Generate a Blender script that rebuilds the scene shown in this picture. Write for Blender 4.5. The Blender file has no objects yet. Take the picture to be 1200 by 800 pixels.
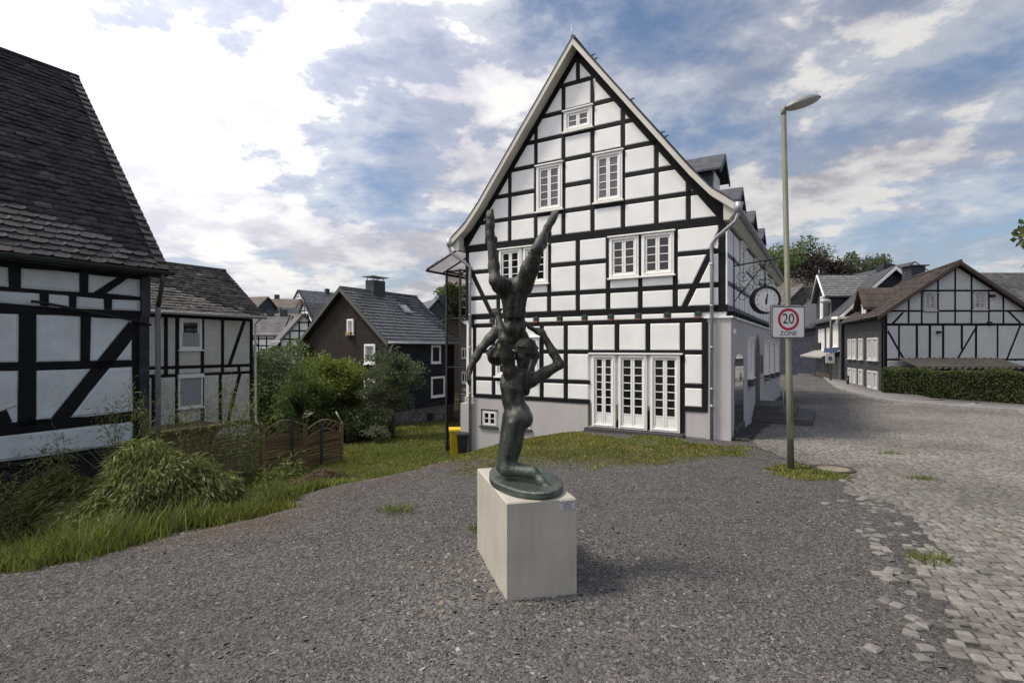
import bpy, math, random
import numpy as np
from mathutils import Vector, Matrix
random.seed(7); RNG = np.random.default_rng(7)
SC = bpy.context.scene; COL = SC.collection
R = math.radians
# ---------------------------------------------------------------- camera
F, EYE, HY = 627.0, 2.1, 408.0
cam = bpy.data.cameras.new('camera'); cam_o = bpy.data.objects.new('camera', cam); COL.objects.link(cam_o)
cam_o.location = (0, 0, EYE); cam_o.rotation_euler = (R(90), 0, 0)
cam.sensor_width = 36; cam.lens = F/1200*36; cam.shift_y = 8/1200
cam.clip_start = .05; cam.clip_end = 3000
SC.camera = cam_o
# ---------------------------------------------------------------- light
SC.view_settings.view_transform = 'Standard'; SC.view_settings.look = 'None'
SC.view_settings.exposure = 0.55; SC.view_settings.gamma = 1; SC.view_settings.use_curve_mapping = False
SUN_AZ, SUN_EL = -95.0, 58.0            # degrees from +Y (forward), negative = left
sd = Vector((math.sin(R(SUN_AZ))*math.cos(R(SUN_EL)), math.cos(R(SUN_AZ))*math.cos(R(SUN_EL)), math.sin(R(SUN_EL))))
sl = bpy.data.lights.new('sun', 'SUN'); sl.energy = 2.5; sl.angle = R(11); sl.color = (1, .91, .77)
so = bpy.data.objects.new('sun', sl); COL.objects.link(so)
so.rotation_euler = (-sd).to_track_quat('-Z', 'Y').to_euler(); so.location = sd*60
W = bpy.data.worlds.new('World'); SC.world = W; W.use_nodes = True
wt = W.node_tree; wt.nodes.clear()
def wn(t, **k):
    n = wt.nodes.new(t)
    for a, b in k.items(): setattr(n, a, b)
    return n
def wl(a, b): wt.links.new(a, b)
def wm(op, a, b=None, c=None):
    n = wn('ShaderNodeMath', operation=op)
    for i, v in enumerate((a, b, c)):
        if v is None: continue
        if isinstance(v, (int, float)): n.inputs[i].default_value = v
        else: wl(v, n.inputs[i])
    return n.outputs[0]
def wramp(v, a, b):
    n = wn('ShaderNodeMapRange', interpolation_type='SMOOTHSTEP'); wl(v, n.inputs[0])
    n.inputs[1].default_value = a; n.inputs[2].default_value = b
    return n.outputs[0]
sky = wn('ShaderNodeTexSky', sky_type='NISHITA'); sky.sun_disc = False
sky.sun_elevation = R(SUN_EL); sky.sun_rotation = R(SUN_AZ)
sky.air_density = 1.0; sky.dust_density = 1.2; sky.ozone_density = 2.0
bg1 = wn('ShaderNodeBackground'); bg1.inputs[1].default_value = .085; wl(sky.outputs[0], bg1.inputs[0])
tc = wn('ShaderNodeTexCoord'); sx = wn('ShaderNodeSeparateXYZ'); wl(tc.outputs['Generated'], sx.inputs[0])
dx, dy, dz = sx.outputs
den = wm('ADD', wm('MAXIMUM', dz, 0), .22)
cb = wn('ShaderNodeCombineXYZ'); wl(wm('DIVIDE', dx, den), cb.inputs[0]); wl(wm('DIVIDE', dy, den), cb.inputs[1]); wl(wm('MULTIPLY', dz, 1.6), cb.inputs[2])
def wnoise(vec, scale, detail, rough, off=(0, 0, 0), dist=0.):
    m = wn('ShaderNodeMapping'); m.inputs[1].default_value = off; wl(vec, m.inputs[0])
    n = wn('ShaderNodeTexNoise'); n.inputs['Scale'].default_value = scale; n.inputs['Detail'].default_value = detail
    n.inputs['Roughness'].default_value = rough; n.inputs['Distortion'].default_value = dist
    wl(m.outputs[0], n.inputs['Vector']); return n.outputs['Fac']
OFF = (6.3, 2.9, 0.4)
n1 = wnoise(cb.outputs[0], 1.55, 12, .60, OFF, .10)
n1s = wnoise(cb.outputs[0], 1.55, 6, .56, (OFF[0]+.10, OFF[1]+.02, OFF[2]-.09), .10)
n2 = wnoise(cb.outputs[0], 5.5, 9, .62, (8.2, 2.2, 1.), .2)
n3 = wnoise(cb.outputs[0], .55, 4, .5, (1.4, 5.2, .3), 0.)
cov = wm('ADD', n1, wm('MULTIPLY', dx, -.15))
cov = wm('ADD', cov, wm('MULTIPLY', wm('SUBTRACT', n2, .5), .22))
cov = wm('ADD', cov, wm('MULTIPLY', wm('SUBTRACT', n3, .5), .25))
cov = wm('ADD', cov, wm('MULTIPLY', wm('SUBTRACT', .30, dz), .16))
mask = wm('MAXIMUM', wramp(cov, .44, .54), wm('MULTIPLY', wramp(cov, .28, .50), .55))
# light in the cloud: brighter on the side of the sun, and near the sun
lit = wramp(wm('ADD', wm('SUBTRACT', n1, n1s), wm('MULTIPLY', wm('SUBTRACT', n2, .5), .12)), -.09, .11)
vm = wn('ShaderNodeVectorMath', operation='DOT_PRODUCT'); wl(tc.outputs['Generated'], vm.inputs[0]); vm.inputs[1].default_value = sd
sdot = wm('MAXIMUM', vm.outputs['Value'], 0)
glow = wm('POWER', sdot, 1.7)
thick = wramp(cov, .54, .80)
base = wm('ADD', .28, wm('MULTIPLY', lit, .24))
base = wm('MULTIPLY', base, wm('SUBTRACT', 1.0, wm('MULTIPLY', thick, .22)))
bright = wm('ADD', base, wm('MULTIPLY', glow, 1.35))
mixc = wn('ShaderNodeMix', data_type='RGBA'); wl(lit, mixc.inputs[0])
mixc.inputs[6].default_value = (.94, .93, 1.04, 1); mixc.inputs[7].default_value = (1., .985, .965, 1)
bg2 = wn('ShaderNodeBackground'); wl(mixc.outputs[2], bg2.inputs[0]); wl(bright, bg2.inputs[1])
ms = wn('ShaderNodeMixShader'); wl(mask, ms.inputs[0]); wl(bg1.outputs[0], ms.inputs[1]); wl(bg2.outputs[0], ms.inputs[2])
wo = wn('ShaderNodeOutputWorld'); wl(ms.outputs[0], wo.inputs[0])
try:
    W.cycles.sampling_method = 'MANUAL'; W.cycles.sample_map_resolution = 512
except Exception: pass
SC.cycles.max_bounces = 6; SC.cycles.diffuse_bounces = 3; SC.cycles.glossy_bounces = 3
SC.cycles.transparent_max_bounces = 8
# ---------------------------------------------------------------- helpers
def lin(c): return tuple(c[:3])+(1,)
MATS = {}
def mat(name, col, rough=.75, var=.2, scale=6., bump=.15, bscale=50., metal=0., col2=None, c2lo=.52, c2hi=.68, rnd=0., attr=False, spec=.3, stretch=(1, 1, 1), brick=None, wave=None, bdist=.01, streak=0., c2scale=None):
    if name in MATS: return MATS[name]
    m = bpy.data.materials.new(name); m.use_nodes = True; t = m.node_tree; N = t.nodes; L = t.links
    b = N['Principled BSDF']; b.inputs['Roughness'].default_value = rough; b.inputs['Metallic'].default_value = metal
    b.inputs['Specular IOR Level'].default_value = spec
    tx = N.new('ShaderNodeTexCoord'); mp = N.new('ShaderNodeMapping'); mp.inputs['Scale'].default_value = stretch; 
    if rnd:
        oi0 = N.new('ShaderNodeObjectInfo'); av = N.new('ShaderNodeVectorMath'); av.operation = 'ADD'; L.new(tx.outputs['Object'], av.inputs[0]); L.new(oi0.outputs['Location'], av.inputs[1]); L.new(av.outputs[0], mp.inputs[0])
    else: L.new(tx.outputs['Object'], mp.inputs[0])
    def noise(sc, det=6, ro=.6):
        n = N.new('ShaderNodeTexNoise'); n.inputs['Scale'].default_value = sc; n.inputs['Detail'].default_value = det; n.inputs['Roughness'].default_value = ro
        L.new(mp.outputs[0], n.inputs['Vector']); return n.outputs['Fac']
    def mr(v, a, b_, c, d):
        n = N.new('ShaderNodeMapRange'); L.new(v, n.inputs[0])
        for i, q in enumerate((a, b_, c, d)): n.inputs[i+1].default_value = q
        return n.outputs[0]
    def mul(c, f):
        n = N.new('ShaderNodeMix'); n.data_type = 'RGBA'; n.blend_type = 'MULTIPLY'; n.inputs[0].default_value = 1
        if isinstance(c, tuple): n.inputs[6].default_value = lin(c)
        else: L.new(c, n.inputs[6])
        L.new(f, n.inputs[7]); return n.outputs[2]
    c = tuple(col)
    if col2 is not None:
        n = N.new('ShaderNodeMix'); n.data_type = 'RGBA'; n.inputs[6].default_value = lin(col); n.inputs[7].default_value = lin(col2)
        L.new(mr(noise(c2scale or scale*.35), c2lo, c2hi, 0, 1), n.inputs[0]); c = n.outputs[2]
    c = mul(c, mr(noise(scale), .3, .7, 1-var, 1+var))
    if streak:
        m2 = N.new('ShaderNodeMapping'); m2.inputs['Scale'].default_value = (9, 9, .7); L.new(tx.outputs['Object'], m2.inputs[0])
        n = N.new('ShaderNodeTexNoise'); n.inputs['Scale'].default_value = 1.6; n.inputs['Detail'].default_value = 5; L.new(m2.outputs[0], n.inputs['Vector'])
        c = mul(c, mr(n.outputs['Fac'], .35, .7, 1+streak*.3, 1-streak))
    if rnd:
        oi = N.new('ShaderNodeObjectInfo'); c = mul(c, mr(oi.outputs['Random'], 0, 1, 1-rnd, 1+rnd))
    if attr:
        a = N.new('ShaderNodeAttribute'); a.attribute_name = 'tint'; c = mul(c, a.outputs['Color'])
    h = None
    if bump: h = noise(bscale, 5, .65)
    if brick:
        bt = N.new('ShaderNodeTexBrick'); w_, h_, mor, dark = brick
        xy = N.new('ShaderNodeSeparateXYZ'); L.new(tx.outputs['Object'], xy.inputs[0]); ad = N.new('ShaderNodeMath'); L.new(xy.outputs[0], ad.inputs[0]); L.new(xy.outputs[1], ad.inputs[1])
        m3 = N.new('ShaderNodeCombineXYZ'); L.new(ad.outputs[0], m3.inputs[0]); L.new(xy.outputs[2], m3.inputs[1])
        L.new(m3.outputs[0], bt.inputs['Vector'])
        bt.inputs['Scale'].default_value = 1; bt.inputs['Brick Width'].default_value = w_; bt.inputs['Row Height'].default_value = h_
        bt.inputs['Mortar Size'].default_value = mor; bt.inputs['Mortar Smooth'].default_value = .3
        bt.inputs['Color1'].default_value = (1-dark, 1-dark, 1-dark, 1); bt.inputs['Color2'].default_value = (1+dark, 1+dark, 1+dark, 1); bt.inputs['Mortar'].default_value = (.45, .45, .45, 1)
        c = mul(c, bt.outputs['Color'])
        f = mr(bt.outputs['Fac'], 0, 1, 1, 0)
        if h is None: h = f
        else:
            n = N.new('ShaderNodeMath'); n.operation = 'MULTIPLY_ADD'; L.new(h, n.inputs[0]); n.inputs[1].default_value = .3; L.new(f, n.inputs[2]); h = n.outputs[0]
    if isinstance(c, tuple): b.inputs['Base Color'].default_value = lin(c)
    else: L.new(c, b.inputs['Base Color'])
    if h is not None:
        bp = N.new('ShaderNodeBump'); bp.inputs['Strength'].default_value = max(bump, .4 if brick else 0); bp.inputs['Distance'].default_value = bdist; L.new(h, bp.inputs['Height']); L.new(bp.outputs[0], b.inputs['Normal'])
    MATS[name] = m; return m

class MB:
    """collects shapes and links them as one mesh object"""
    def __init__(s): s.v = []; s.f = []; s.sm = []
    def add(s, vs, fs, smooth=False):
        o = len(s.v); s.v += [tuple(p) for p in vs]; s.f += [tuple(i+o for i in f) for f in fs]; s.sm += [smooth]*len(fs); return s
    def box(s, c, d, rz=0., M=None):
        cx, cy, cz = c; hx, hy, hz = d[0]/2, d[1]/2, d[2]/2
        ca, sa = math.cos(rz), math.sin(rz); vs = []
        for z in (-hz, hz):
            for x, y in ((-hx, -hy), (hx, -hy), (hx, hy), (-hx, hy)):
                p = Vector((x*ca-y*sa, x*sa+y*ca, z))
                if M is not None: p = M @ p
                vs.append((cx+p[0], cy+p[1], cz+p[2]))
        return s.add(vs, [(0, 3, 2, 1), (4, 5, 6, 7), (0, 1, 5, 4), (1, 2, 6, 5), (2, 3, 7, 6), (3, 0, 4, 7)])
    def tube(s, pts, rad, n=8, cap=True, smooth=True):
        pts = [Vector(p) for p in pts]; rs = rad if isinstance(rad, (list, tuple)) else [rad]*len(pts)
        vs = []; prev = None
        for i, p in enumerate(pts):
            t = (pts[min(i+1, len(pts)-1)]-pts[max(i-1, 0)]).normalized()
            if prev is None: a = t.orthogonal().normalized()
            else: a = (prev-t*prev.dot(t)); a = a.normalized() if a.length > 1e-6 else t.orthogonal().normalized()
            prev = a; b = t.cross(a)
            for k in range(n):
                q = 2*math.pi*k/n; vs.append(p+(a*math.cos(q)+b*math.sin(q))*rs[i])
        fs = [(i*n+k, i*n+(k+1) % n, (i+1)*n+(k+1) % n, (i+1)*n+k) for i in range(len(pts)-1) for k in range(n)]
        s.add(vs, fs, smooth)
        if cap:
            o = len(s.v)-len(vs); m = len(pts)-1
            s.f += [tuple(o+k for k in reversed(range(n))), tuple(o+m*n+k for k in range(n))]; s.sm += [False, False]
        return s
    def prof(s, poly, y0, y1, axis='y'):
        """extrude a polygon (x,z) from y0 to y1"""
        n = len(poly); vs = [(x, y0, z) for x, z in poly]+[(x, y1, z) for x, z in poly]
        if axis == 'x': vs = [(v[1], v[0], v[2]) for v in vs]
        return s.add(vs, [tuple(range(n)), tuple(range(2*n-1, n-1, -1))]+[(i, n+i, n+(i+1) % n, (i+1) % n) for i in range(n)])
    def build(s, name, m, parent=None, loc=None):
        me = bpy.data.meshes.new(name); me.from_pydata(s.v, [], s.f)
        if any(s.sm): me.polygons.foreach_set('use_smooth', s.sm)
        me.materials.append(m); return link(name, me, parent, loc)
def link(name, me, parent=None, loc=None):
    o = bpy.data.objects.new(name, me); COL.objects.link(o)
    if parent is not None: o.parent = parent
    if loc is not None: o.location = loc
    return o
def tag(o, label, cat, group=None):
    o['label'] = label; o['category'] = cat
    if group: o['group'] = group
    return o
def thing(name, label, cat, loc=(0, 0, 0), rz=0., group=None):
    o = bpy.data.objects.new(name, None); COL.objects.link(o); o.location = loc; o.rotation_euler = (0, 0, rz)
    o.empty_display_size = .2
    return tag(o, label, cat, group)
def structure(o): o['kind'] = 'structure'; return o
def stuff(o): o['kind'] = 'stuff'; return o
def np_mesh(name, V, Fq, m, tint=None, parent=None, smooth=False):
    """big mesh from numpy arrays; Fq (n,k) equal-sided faces; tint per vertex (n,3)"""
    me = bpy.data.meshes.new(name); n, k = Fq.shape
    me.vertices.add(len(V)); me.vertices.foreach_set('co', np.ascontiguousarray(V, np.float32).ravel())
    me.loops.add(n*k); me.loops.foreach_set('vertex_index', np.ascontiguousarray(Fq, np.int32).ravel())
    me.polygons.add(n); me.polygons.foreach_set('loop_start', np.arange(0, n*k, k, dtype=np.int32))
    if smooth: me.polygons.foreach_set('use_smooth', np.ones(n, bool))
    if tint is not None:
        a = me.color_attributes.new('tint', 'FLOAT_COLOR', 'POINT')
        c = np.ones((len(V), 4), np.float32); c[:, :3] = tint; a.data.foreach_set('color', c.ravel())
    me.update(calc_edges=True); me.validate()
    me.materials.append(m); return link(name, me, parent)
def text_mesh(name, body, size, M, m, parent, depth=.002, align='CENTER'):
    cu = bpy.data.curves.new(name, 'FONT'); cu.body = body; cu.size = size; cu.align_x = align; cu.align_y = 'CENTER'; cu.extrude = depth; cu.resolution_u = 4
    t = bpy.data.objects.new(name+'_tmp', cu); COL.objects.link(t); bpy.context.view_layer.update()
    me = bpy.data.meshes.new_from_object(t.evaluated_get(bpy.context.evaluated_depsgraph_get()))
    COL.objects.unlink(t); bpy.data.objects.remove(t)
    me.transform(M); me.materials.clear(); me.materials.append(m); return link(name, me, parent)
# ---------------------------------------------------------------- walls, timber frames and windows
class Fac:
    """a wall plane: origin o, horizontal axis a, up axis z, outward normal n"""
    def __init__(s, o, a, n): s.o = Vector(o); s.a = Vector(a).normalized(); s.n = Vector(n).normalized()
    def p(s, a, b, d=0.): return s.o+s.a*a+Vector((0, 0, b))+s.n*d
    def poly(s, mb, pts, d0, d1, bev=0., bd=0.):
        n = len(pts); vs = [s.p(a, b, d0) for a, b in pts]
        if bev:
            ins = inset(pts, bev)
            vs += [s.p(a, b, d1-bd) for a, b in pts]+[s.p(a, b, d1) for a, b in ins]; L = 3
        else: vs += [s.p(a, b, d1) for a, b in pts]; L = 2
        fs = [(k*n+i, k*n+(i+1) % n, (k+1)*n+(i+1) % n, (k+1)*n+i) for k in range(L-1) for i in range(n)]
        fs += [tuple(range((L-1)*n, L*n))]
        mb.add(vs, fs); return mb
    def rect(s, mb, a0, a1, b0, b1, d0, d1, bev=0.): return s.poly(mb, [(a0, b0), (a1, b0), (a1, b1), (a0, b1)], d0, d1, bev, bev*.7)
def inset(p, d):
    n = len(p); ar = sum(p[i][0]*p[(i+1) % n][1]-p[(i+1) % n][0]*p[i][1] for i in range(n)); sg = 1 if ar > 0 else -1
    out = []
    cx = sum(q[0] for q in p)/n; cy = sum(q[1] for q in p)/n
    for i in range(n):
        p0, p1, p2 = p[i-1], p[i], p[(i+1) % n]
        e1 = Vector((p1[0]-p0[0], p1[1]-p0[1])); e2 = Vector((p2[0]-p1[0], p2[1]-p1[1]))
        if e1.length < 1e-6 or e2.length < 1e-6: out.append(p1); continue
        e1.normalize(); e2.normalize(); n1 = Vector((-e1.y, e1.x))*sg; n2 = Vector((-e2.y, e2.x))*sg
        k = n1+n2; q = max(1+n1.dot(n2), .25); v = k/q*d
        mx = .45*math.hypot(cx-p1[0], cy-p1[1])
        if v.length > mx: v = v*(mx/v.length)
        out.append((p1[0]+v.x, p1[1]+v.y))
    return out
def clip(poly, px, py, nx, ny):
    out = []
    for i in range(len(poly)):
        a, b = poly[i], poly[(i+1) % len(poly)]
        da = (a[0]-px)*nx+(a[1]-py)*ny; db = (b[0]-px)*nx+(b[1]-py)*ny
        if da >= 0: out.append(a)
        if da*db < 0:
            t = da/(da-db); out.append((a[0]+(b[0]-a[0])*t, a[1]+(b[1]-a[1])*t))
    return out
def area(p): return abs(sum(p[i][0]*p[(i+1) % len(p)][1]-p[(i+1) % len(p)][0]*p[i][1] for i in range(len(p))))/2
def split_cells(outline, beams):
    cells = [list(outline)]
    for it in range(3):
        for (a0, b0, a1, b1, w) in beams:
            L = math.hypot(a1-a0, b1-b0); tx, ty = (a1-a0)/L, (b1-b0)/L; nx, ny = -ty, tx; new = []
            for c in cells:
                ds = [((p[0]-a0)*nx+(p[1]-b0)*ny) for p in c]
                if max(ds) < -w/2+1e-4 or min(ds) > w/2-1e-4: new.append(c); continue
                ts = []
                for i in range(len(c)):
                    d0, d1 = ds[i], ds[(i+1) % len(c)]
                    if d0*d1 < 0:
                        q = d0/(d0-d1); x = c[i][0]+(c[(i+1) % len(c)][0]-c[i][0])*q; y = c[i][1]+(c[(i+1) % len(c)][1]-c[i][1])*q
                        ts.append((x-a0)*tx+(y-b0)*ty)
                if len(ts) < 2:      # centre line runs outside: trim the cell's edge where the beam lies along it
                    tp = [(p[0]-a0)*tx+(p[1]-b0)*ty for p in c]; lo, hi = min(tp), max(tp)
                    if min(hi, L+w)-max(lo, -w) < .6*(hi-lo): new.append(c); continue
                    q = clip(c, a0+nx*w/2, b0+ny*w/2, nx, ny) if sum(ds) > 0 else clip(c, a0-nx*w/2, b0-ny*w/2, -nx, -ny)
                    if len(q) > 2 and area(q) > .004: new.append(q)
                    continue
                lo, hi = min(ts), max(ts)
                if min(hi, L+w*.6)-max(lo, -w*.6) < .8*(hi-lo): new.append(c); continue
                for sg in (1, -1):
                    q = clip(c, a0+sg*nx*w/2, b0+sg*ny*w/2, sg*nx, sg*ny)
                    if len(q) > 2 and area(q) > .004: new.append(q)
            cells = new
    return cells
def timber(parent, fc, outline, beams, mpanel, mbeam, skip=(), dbeam=.010, dpan=.020, each=True, bev=.022, jit=.006):
    fb = MB(); fp = MB(); rr = random.Random(len(beams)*13+5)
    bs = list(beams); full = list(beams)
    for r in skip:                       # stop the beams at window and door openings
        new = []
        for (a0, b0, a1, b1, w) in bs:
            if abs(b0-b1) < 1e-6 and r[2]+.03 < b0 < r[3]-.03:
                lo, hi = min(a0, a1), max(a0, a1)
                if hi <= r[0] or lo >= r[1]: new.append((a0, b0, a1, b1, w)); continue
                if lo < r[0]-.02: new.append((lo, b0, r[0], b0, w))
                if hi > r[1]+.02: new.append((r[1], b0, hi, b0, w))
            elif abs(a0-a1) < 1e-6 and r[0]+.03 < a0 < r[1]-.03:
                lo, hi = min(b0, b1), max(b0, b1)
                if hi <= r[2] or lo >= r[3]: new.append((a0, b0, a1, b1, w)); continue
                if lo < r[2]-.02: new.append((a0, lo, a0, r[2], w))
                if hi > r[3]+.02: new.append((a0, r[3], a0, hi, w))
            else: new.append((a0, b0, a1, b1, w))
        bs = new
    beams = bs
    for k, (a0, b0, a1, b1, w) in enumerate(beams):
        L = math.hypot(a1-a0, b1-b0); tx, ty = (a1-a0)/L, (b1-b0)/L; nx, ny = -ty, tx
        ns = max(1, int(L/.7)) if each else 1
        up = [(a0+tx*L*i/ns+nx*(w/2+rr.uniform(-jit, jit)), b0+ty*L*i/ns+ny*(w/2+rr.uniform(-jit, jit))) for i in range(ns+1)]
        dn = [(a0+tx*L*i/ns-nx*(w/2+rr.uniform(-jit, jit)), b0+ty*L*i/ns-ny*(w/2+rr.uniform(-jit, jit))) for i in range(ns+1)]
        mb = MB() if each else fb
        fc.poly(mb, up+dn[::-1], -.03, dbeam+(k % 7)*.0011)
        if each: mb.build('timber_beam', mbeam, parent)
    cells = split_cells(outline, full)
    for r in skip:
        new = []
        for c in cells:
            xs = [p[0] for p in c]; ys = [p[1] for p in c]
            if max(xs) <= r[0] or min(xs) >= r[1] or max(ys) <= r[2] or min(ys) >= r[3]: new.append(c); continue
            for (px_, py_, nx, ny) in ((r[0], 0, -1, 0), (r[1], 0, 1, 0), (0, r[2], 0, -1), (0, r[3], 0, 1)):
                q = clip(c, px_, py_, nx, ny)
                if len(q) > 2 and area(q) > .004: new.append(q)
                c = clip(c, px_, py_, -nx, -ny)
                if len(c) < 3: break
        cells = new
    for c in cells:
        xs = [p[0] for p in c]; ys = [p[1] for p in c]
        if min(max(xs)-min(xs), max(ys)-min(ys)) < .05: continue
        c = inset(c, .004)
        mb = MB() if each else fp
        fc.poly(mb, c, -.03, dpan+rr.uniform(-.003, .004), bev, bev*.55)
        if each: mb.build('plaster_panel', mpanel, parent)
    if not each:
        stuff(fb.build('timber_frame', mbeam, parent)); stuff(fp.build('plaster_panels', mpanel, parent))
def window(parent, fc, a0, a1, b0, b1, cols=2, rows=4, mf=None, mg=None, d=.05, fw=.09, sash=.05, bar=.022, sill=True, head=True, leaves=2, name='window', kick=0., mcurt=None, simple=False, deep=.03, sillm=None):
    """frame with casements, glazing bars and panes; lies on the wall plane with its glass set back"""
    mf = mf or M_PAINT; mg = mg or M_GLASS
    fr = MB()
    def ring(mb, x0, x1, y0, y1, w, d0, d1, bev=.006):
        fc.rect(mb, x0, x0+w, y0, y1, d0, d1, bev); fc.rect(mb, x1-w, x1, y0, y1, d0, d1, bev)
        fc.rect(mb, x0+w, x1-w, y0, y0+w, d0, d1-.0015, bev); fc.rect(mb, x0+w, x1-w, y1-w, y1, d0, d1-.0015, bev)
    ring(fr, a0, a1, b0, b1, fw, -.04, d)
    if not simple: ring(fr, a0+fw*.55, a1-fw*.55, b0+fw*.55, b1-fw*.55, fw*.35, -.04, d+.014)
    if sill: fc.rect(fr, a0-.04, a1+.04, b0-.035, b0+.012, -.03, d+.06, .006)
    if head: fc.rect(fr, a0-.04, a1+.04, b1-.008, b1+.035, -.03, d+.05, .006)
    w = fr.build(name, mf, parent)
    x0, x1, y0, y1 = a0+fw, a1-fw, b0+fw, b1-fw
    lw = (x1-x0)/leaves
    for k in range(leaves):
        l0, l1 = x0+k*lw+.003, x0+(k+1)*lw-.003
        sb = MB(); ring(sb, l0, l1, y0, y1, sash, -.02, deep)
        yb = y0+sash+kick
        if kick: fc.rect(sb, l0+sash, l1-sash, y0+sash, yb, -.02, deep-.012, .01); fc.rect(sb, l0+sash, l1-sash, yb-.03, yb, -.02, deep-.004)
        nc = cols//leaves; cw = (l1-l0-2*sash)/nc; rh = (y1-sash-yb)/rows
        for i in range(1, nc): fc.rect(sb, l0+sash+i*cw-bar/2, l0+sash+i*cw+bar/2, yb, y1-sash, -.02, deep-.006)
        for j in range(1, rows): fc.rect(sb, l0+sash, l1-sash, yb+j*rh-bar/2, yb+j*rh+bar/2, -.02, deep-.0075)
        sb.build('casement', mf, w)
        for i in range(nc):
            for j in range(rows):
                pb = MB(); q = random.uniform(-.0025, .0025)
                e = .004
                u0, u1, v0, v1 = l0+sash+i*cw+e, l0+sash+(i+1)*cw-e, yb+j*rh+e, yb+(j+1)*rh-e
                vs = [fc.p(u0, v0, .004+q), fc.p(u1, v0, .004-q), fc.p(u1, v1, .004-q*.3), fc.p(u0, v1, .004+q*1.5)]
                vs += [fc.p(u0, v0, -.01), fc.p(u1, v0, -.01), fc.p(u1, v1, -.01), fc.p(u0, v1, -.01)]
                pb.add(vs, [(0, 1, 2, 3), (0, 4, 5, 1), (1, 5, 6, 2), (2, 6, 7, 3), (3, 7, 4, 0)])
                pb.build('pane', mg, w)
    return w
M_PLASTER = mat('white plaster', (.80, .80, .785), .85, .05, 1.7, .3, 14, bdist=.010, streak=.0, col2=(.74, .735, .71), c2lo=.45, c2hi=.7, c2scale=1.1)
M_PLASTER_OLD = mat('old limewash', (.60, .635, .65), .9, .10, 2.2, .7, 5, bdist=.04, streak=.02, col2=(.50, .52, .52), c2lo=.5, c2hi=.72, c2scale=1.2)
M_PLASTER_DIRTY = mat('weathered white render', (.56, .55, .52), .9, .12, 1.6, .3, 18, streak=.10, col2=(.44, .43, .39), c2lo=.5, c2hi=.75, c2scale=1.)
M_STUCCO = mat('lilac grey render', (.45, .43, .428), .9, .07, .8, .3, 70, streak=.05)
M_BEAM = mat('black tarred oak', (.009, .009, .0105), .65, .5, 5, .6, 22, stretch=(2, 2, 2), rnd=.3, spec=.18, bdist=.006)
M_PAINT = mat('white gloss paint', (.78, .77, .74), .45, .05, 3, .08, 40)
M_CREAM = mat('cream painted boards', (.52, .50, .43), .55, .07, 2, .1, 30, stretch=(.3, 3, 3))
M_GLASS = mat('window glass', (.012, .013, .015), .04, .5, 1.2, .03, 2.0, spec=.6, bdist=.05, rnd=.6)
M_LILAC_REFL = mat('glass with painted lilac reflection', (.085, .07, .09), .06, .4, 1.5, .03, 2., spec=.6, bdist=.05, rnd=.4)  # lilac reflection of the upper panes is put into the base colour
M_CURTAIN = mat('net curtain behind glass', (.24, .245, .25), .12, .6, 3, .0, spec=.6, stretch=(4, 4, .6), rnd=.3)
M_SHUTTER = mat('grey roller blind', (.30, .31, .33), .6, .06, 2, .1, 30)
M_ZINC = mat('zinc pipe', (.34, .355, .38), .42, .15, 4, .08, 40, metal=.55, spec=.5)
M_SLATE = mat('slate roof', (.052, .052, .062), .5, .3, 3, .5, 12, rnd=.25, brick=(.26, .16, .012, .22), spec=.4)
M_IRON = mat('black wrought iron', (.012, .012, .013), .5, .3, 10, .2, 60, spec=.4)
# ---------------------------------------------------------------- terrain
BND = np.array([(-14., 1.5), (-9.5, 3.4), (-5.04, 5.27), (-3.4, 7.15), (-2.75, 8.9), (-1.3, 11.4), (1.5, 15.2), (3.0, 17.6)])
def seg_dist(X, Y, P):
    """signed distance to an open polyline, positive on its left side"""
    best = np.full(X.shape, 1e9); sg = np.zeros(X.shape)
    for (x0, y0), (x1, y1) in zip(P[:-1], P[1:]):
        ex, ey = x1-x0, y1-y0; L2 = ex*ex+ey*ey
        t = np.clip(((X-x0)*ex+(Y-y0)*ey)/L2, 0, 1); d = np.hypot(X-(x0+t*ex), Y-(y0+t*ey))
        s = np.sign(ex*(Y-y0)-ey*(X-x0)); m = d < best-1e-9
        best = np.where(m, d, best); sg = np.where(m, s, sg)
    return best*sg
def sstep(x, a, b):
    t = np.clip((x-a)/(b-a), 0, 1); return t*t*(3-2*t)
def vnoise(X, Y, sc, seed=0):
    """smooth value noise"""
    x, y = X/sc+seed*17.3, Y/sc-seed*9.1; xi, yi = np.floor(x).astype(np.int64), np.floor(y).astype(np.int64); fx, fy = x-xi, y-yi
    h = lambda a, b: (np.sin(a*127.1+b*311.7+seed*74.7)*43758.5453) % 1.0
    ux, uy = fx*fx*(3-2*fx), fy*fy*(3-2*fy)
    return (h(xi, yi)*(1-ux)+h(xi+1, yi)*ux)*(1-uy)+(h(xi, yi+1)*(1-ux)+h(xi+1, yi+1)*ux)*uy
def drop(s): 
    return np.interp(s, [-50, -.15, .6, 4, 10.7, 16, 24, 60], [0, 0, -.13, -1.12, -2.15, -2.45, -2.6, -2.6])
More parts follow.
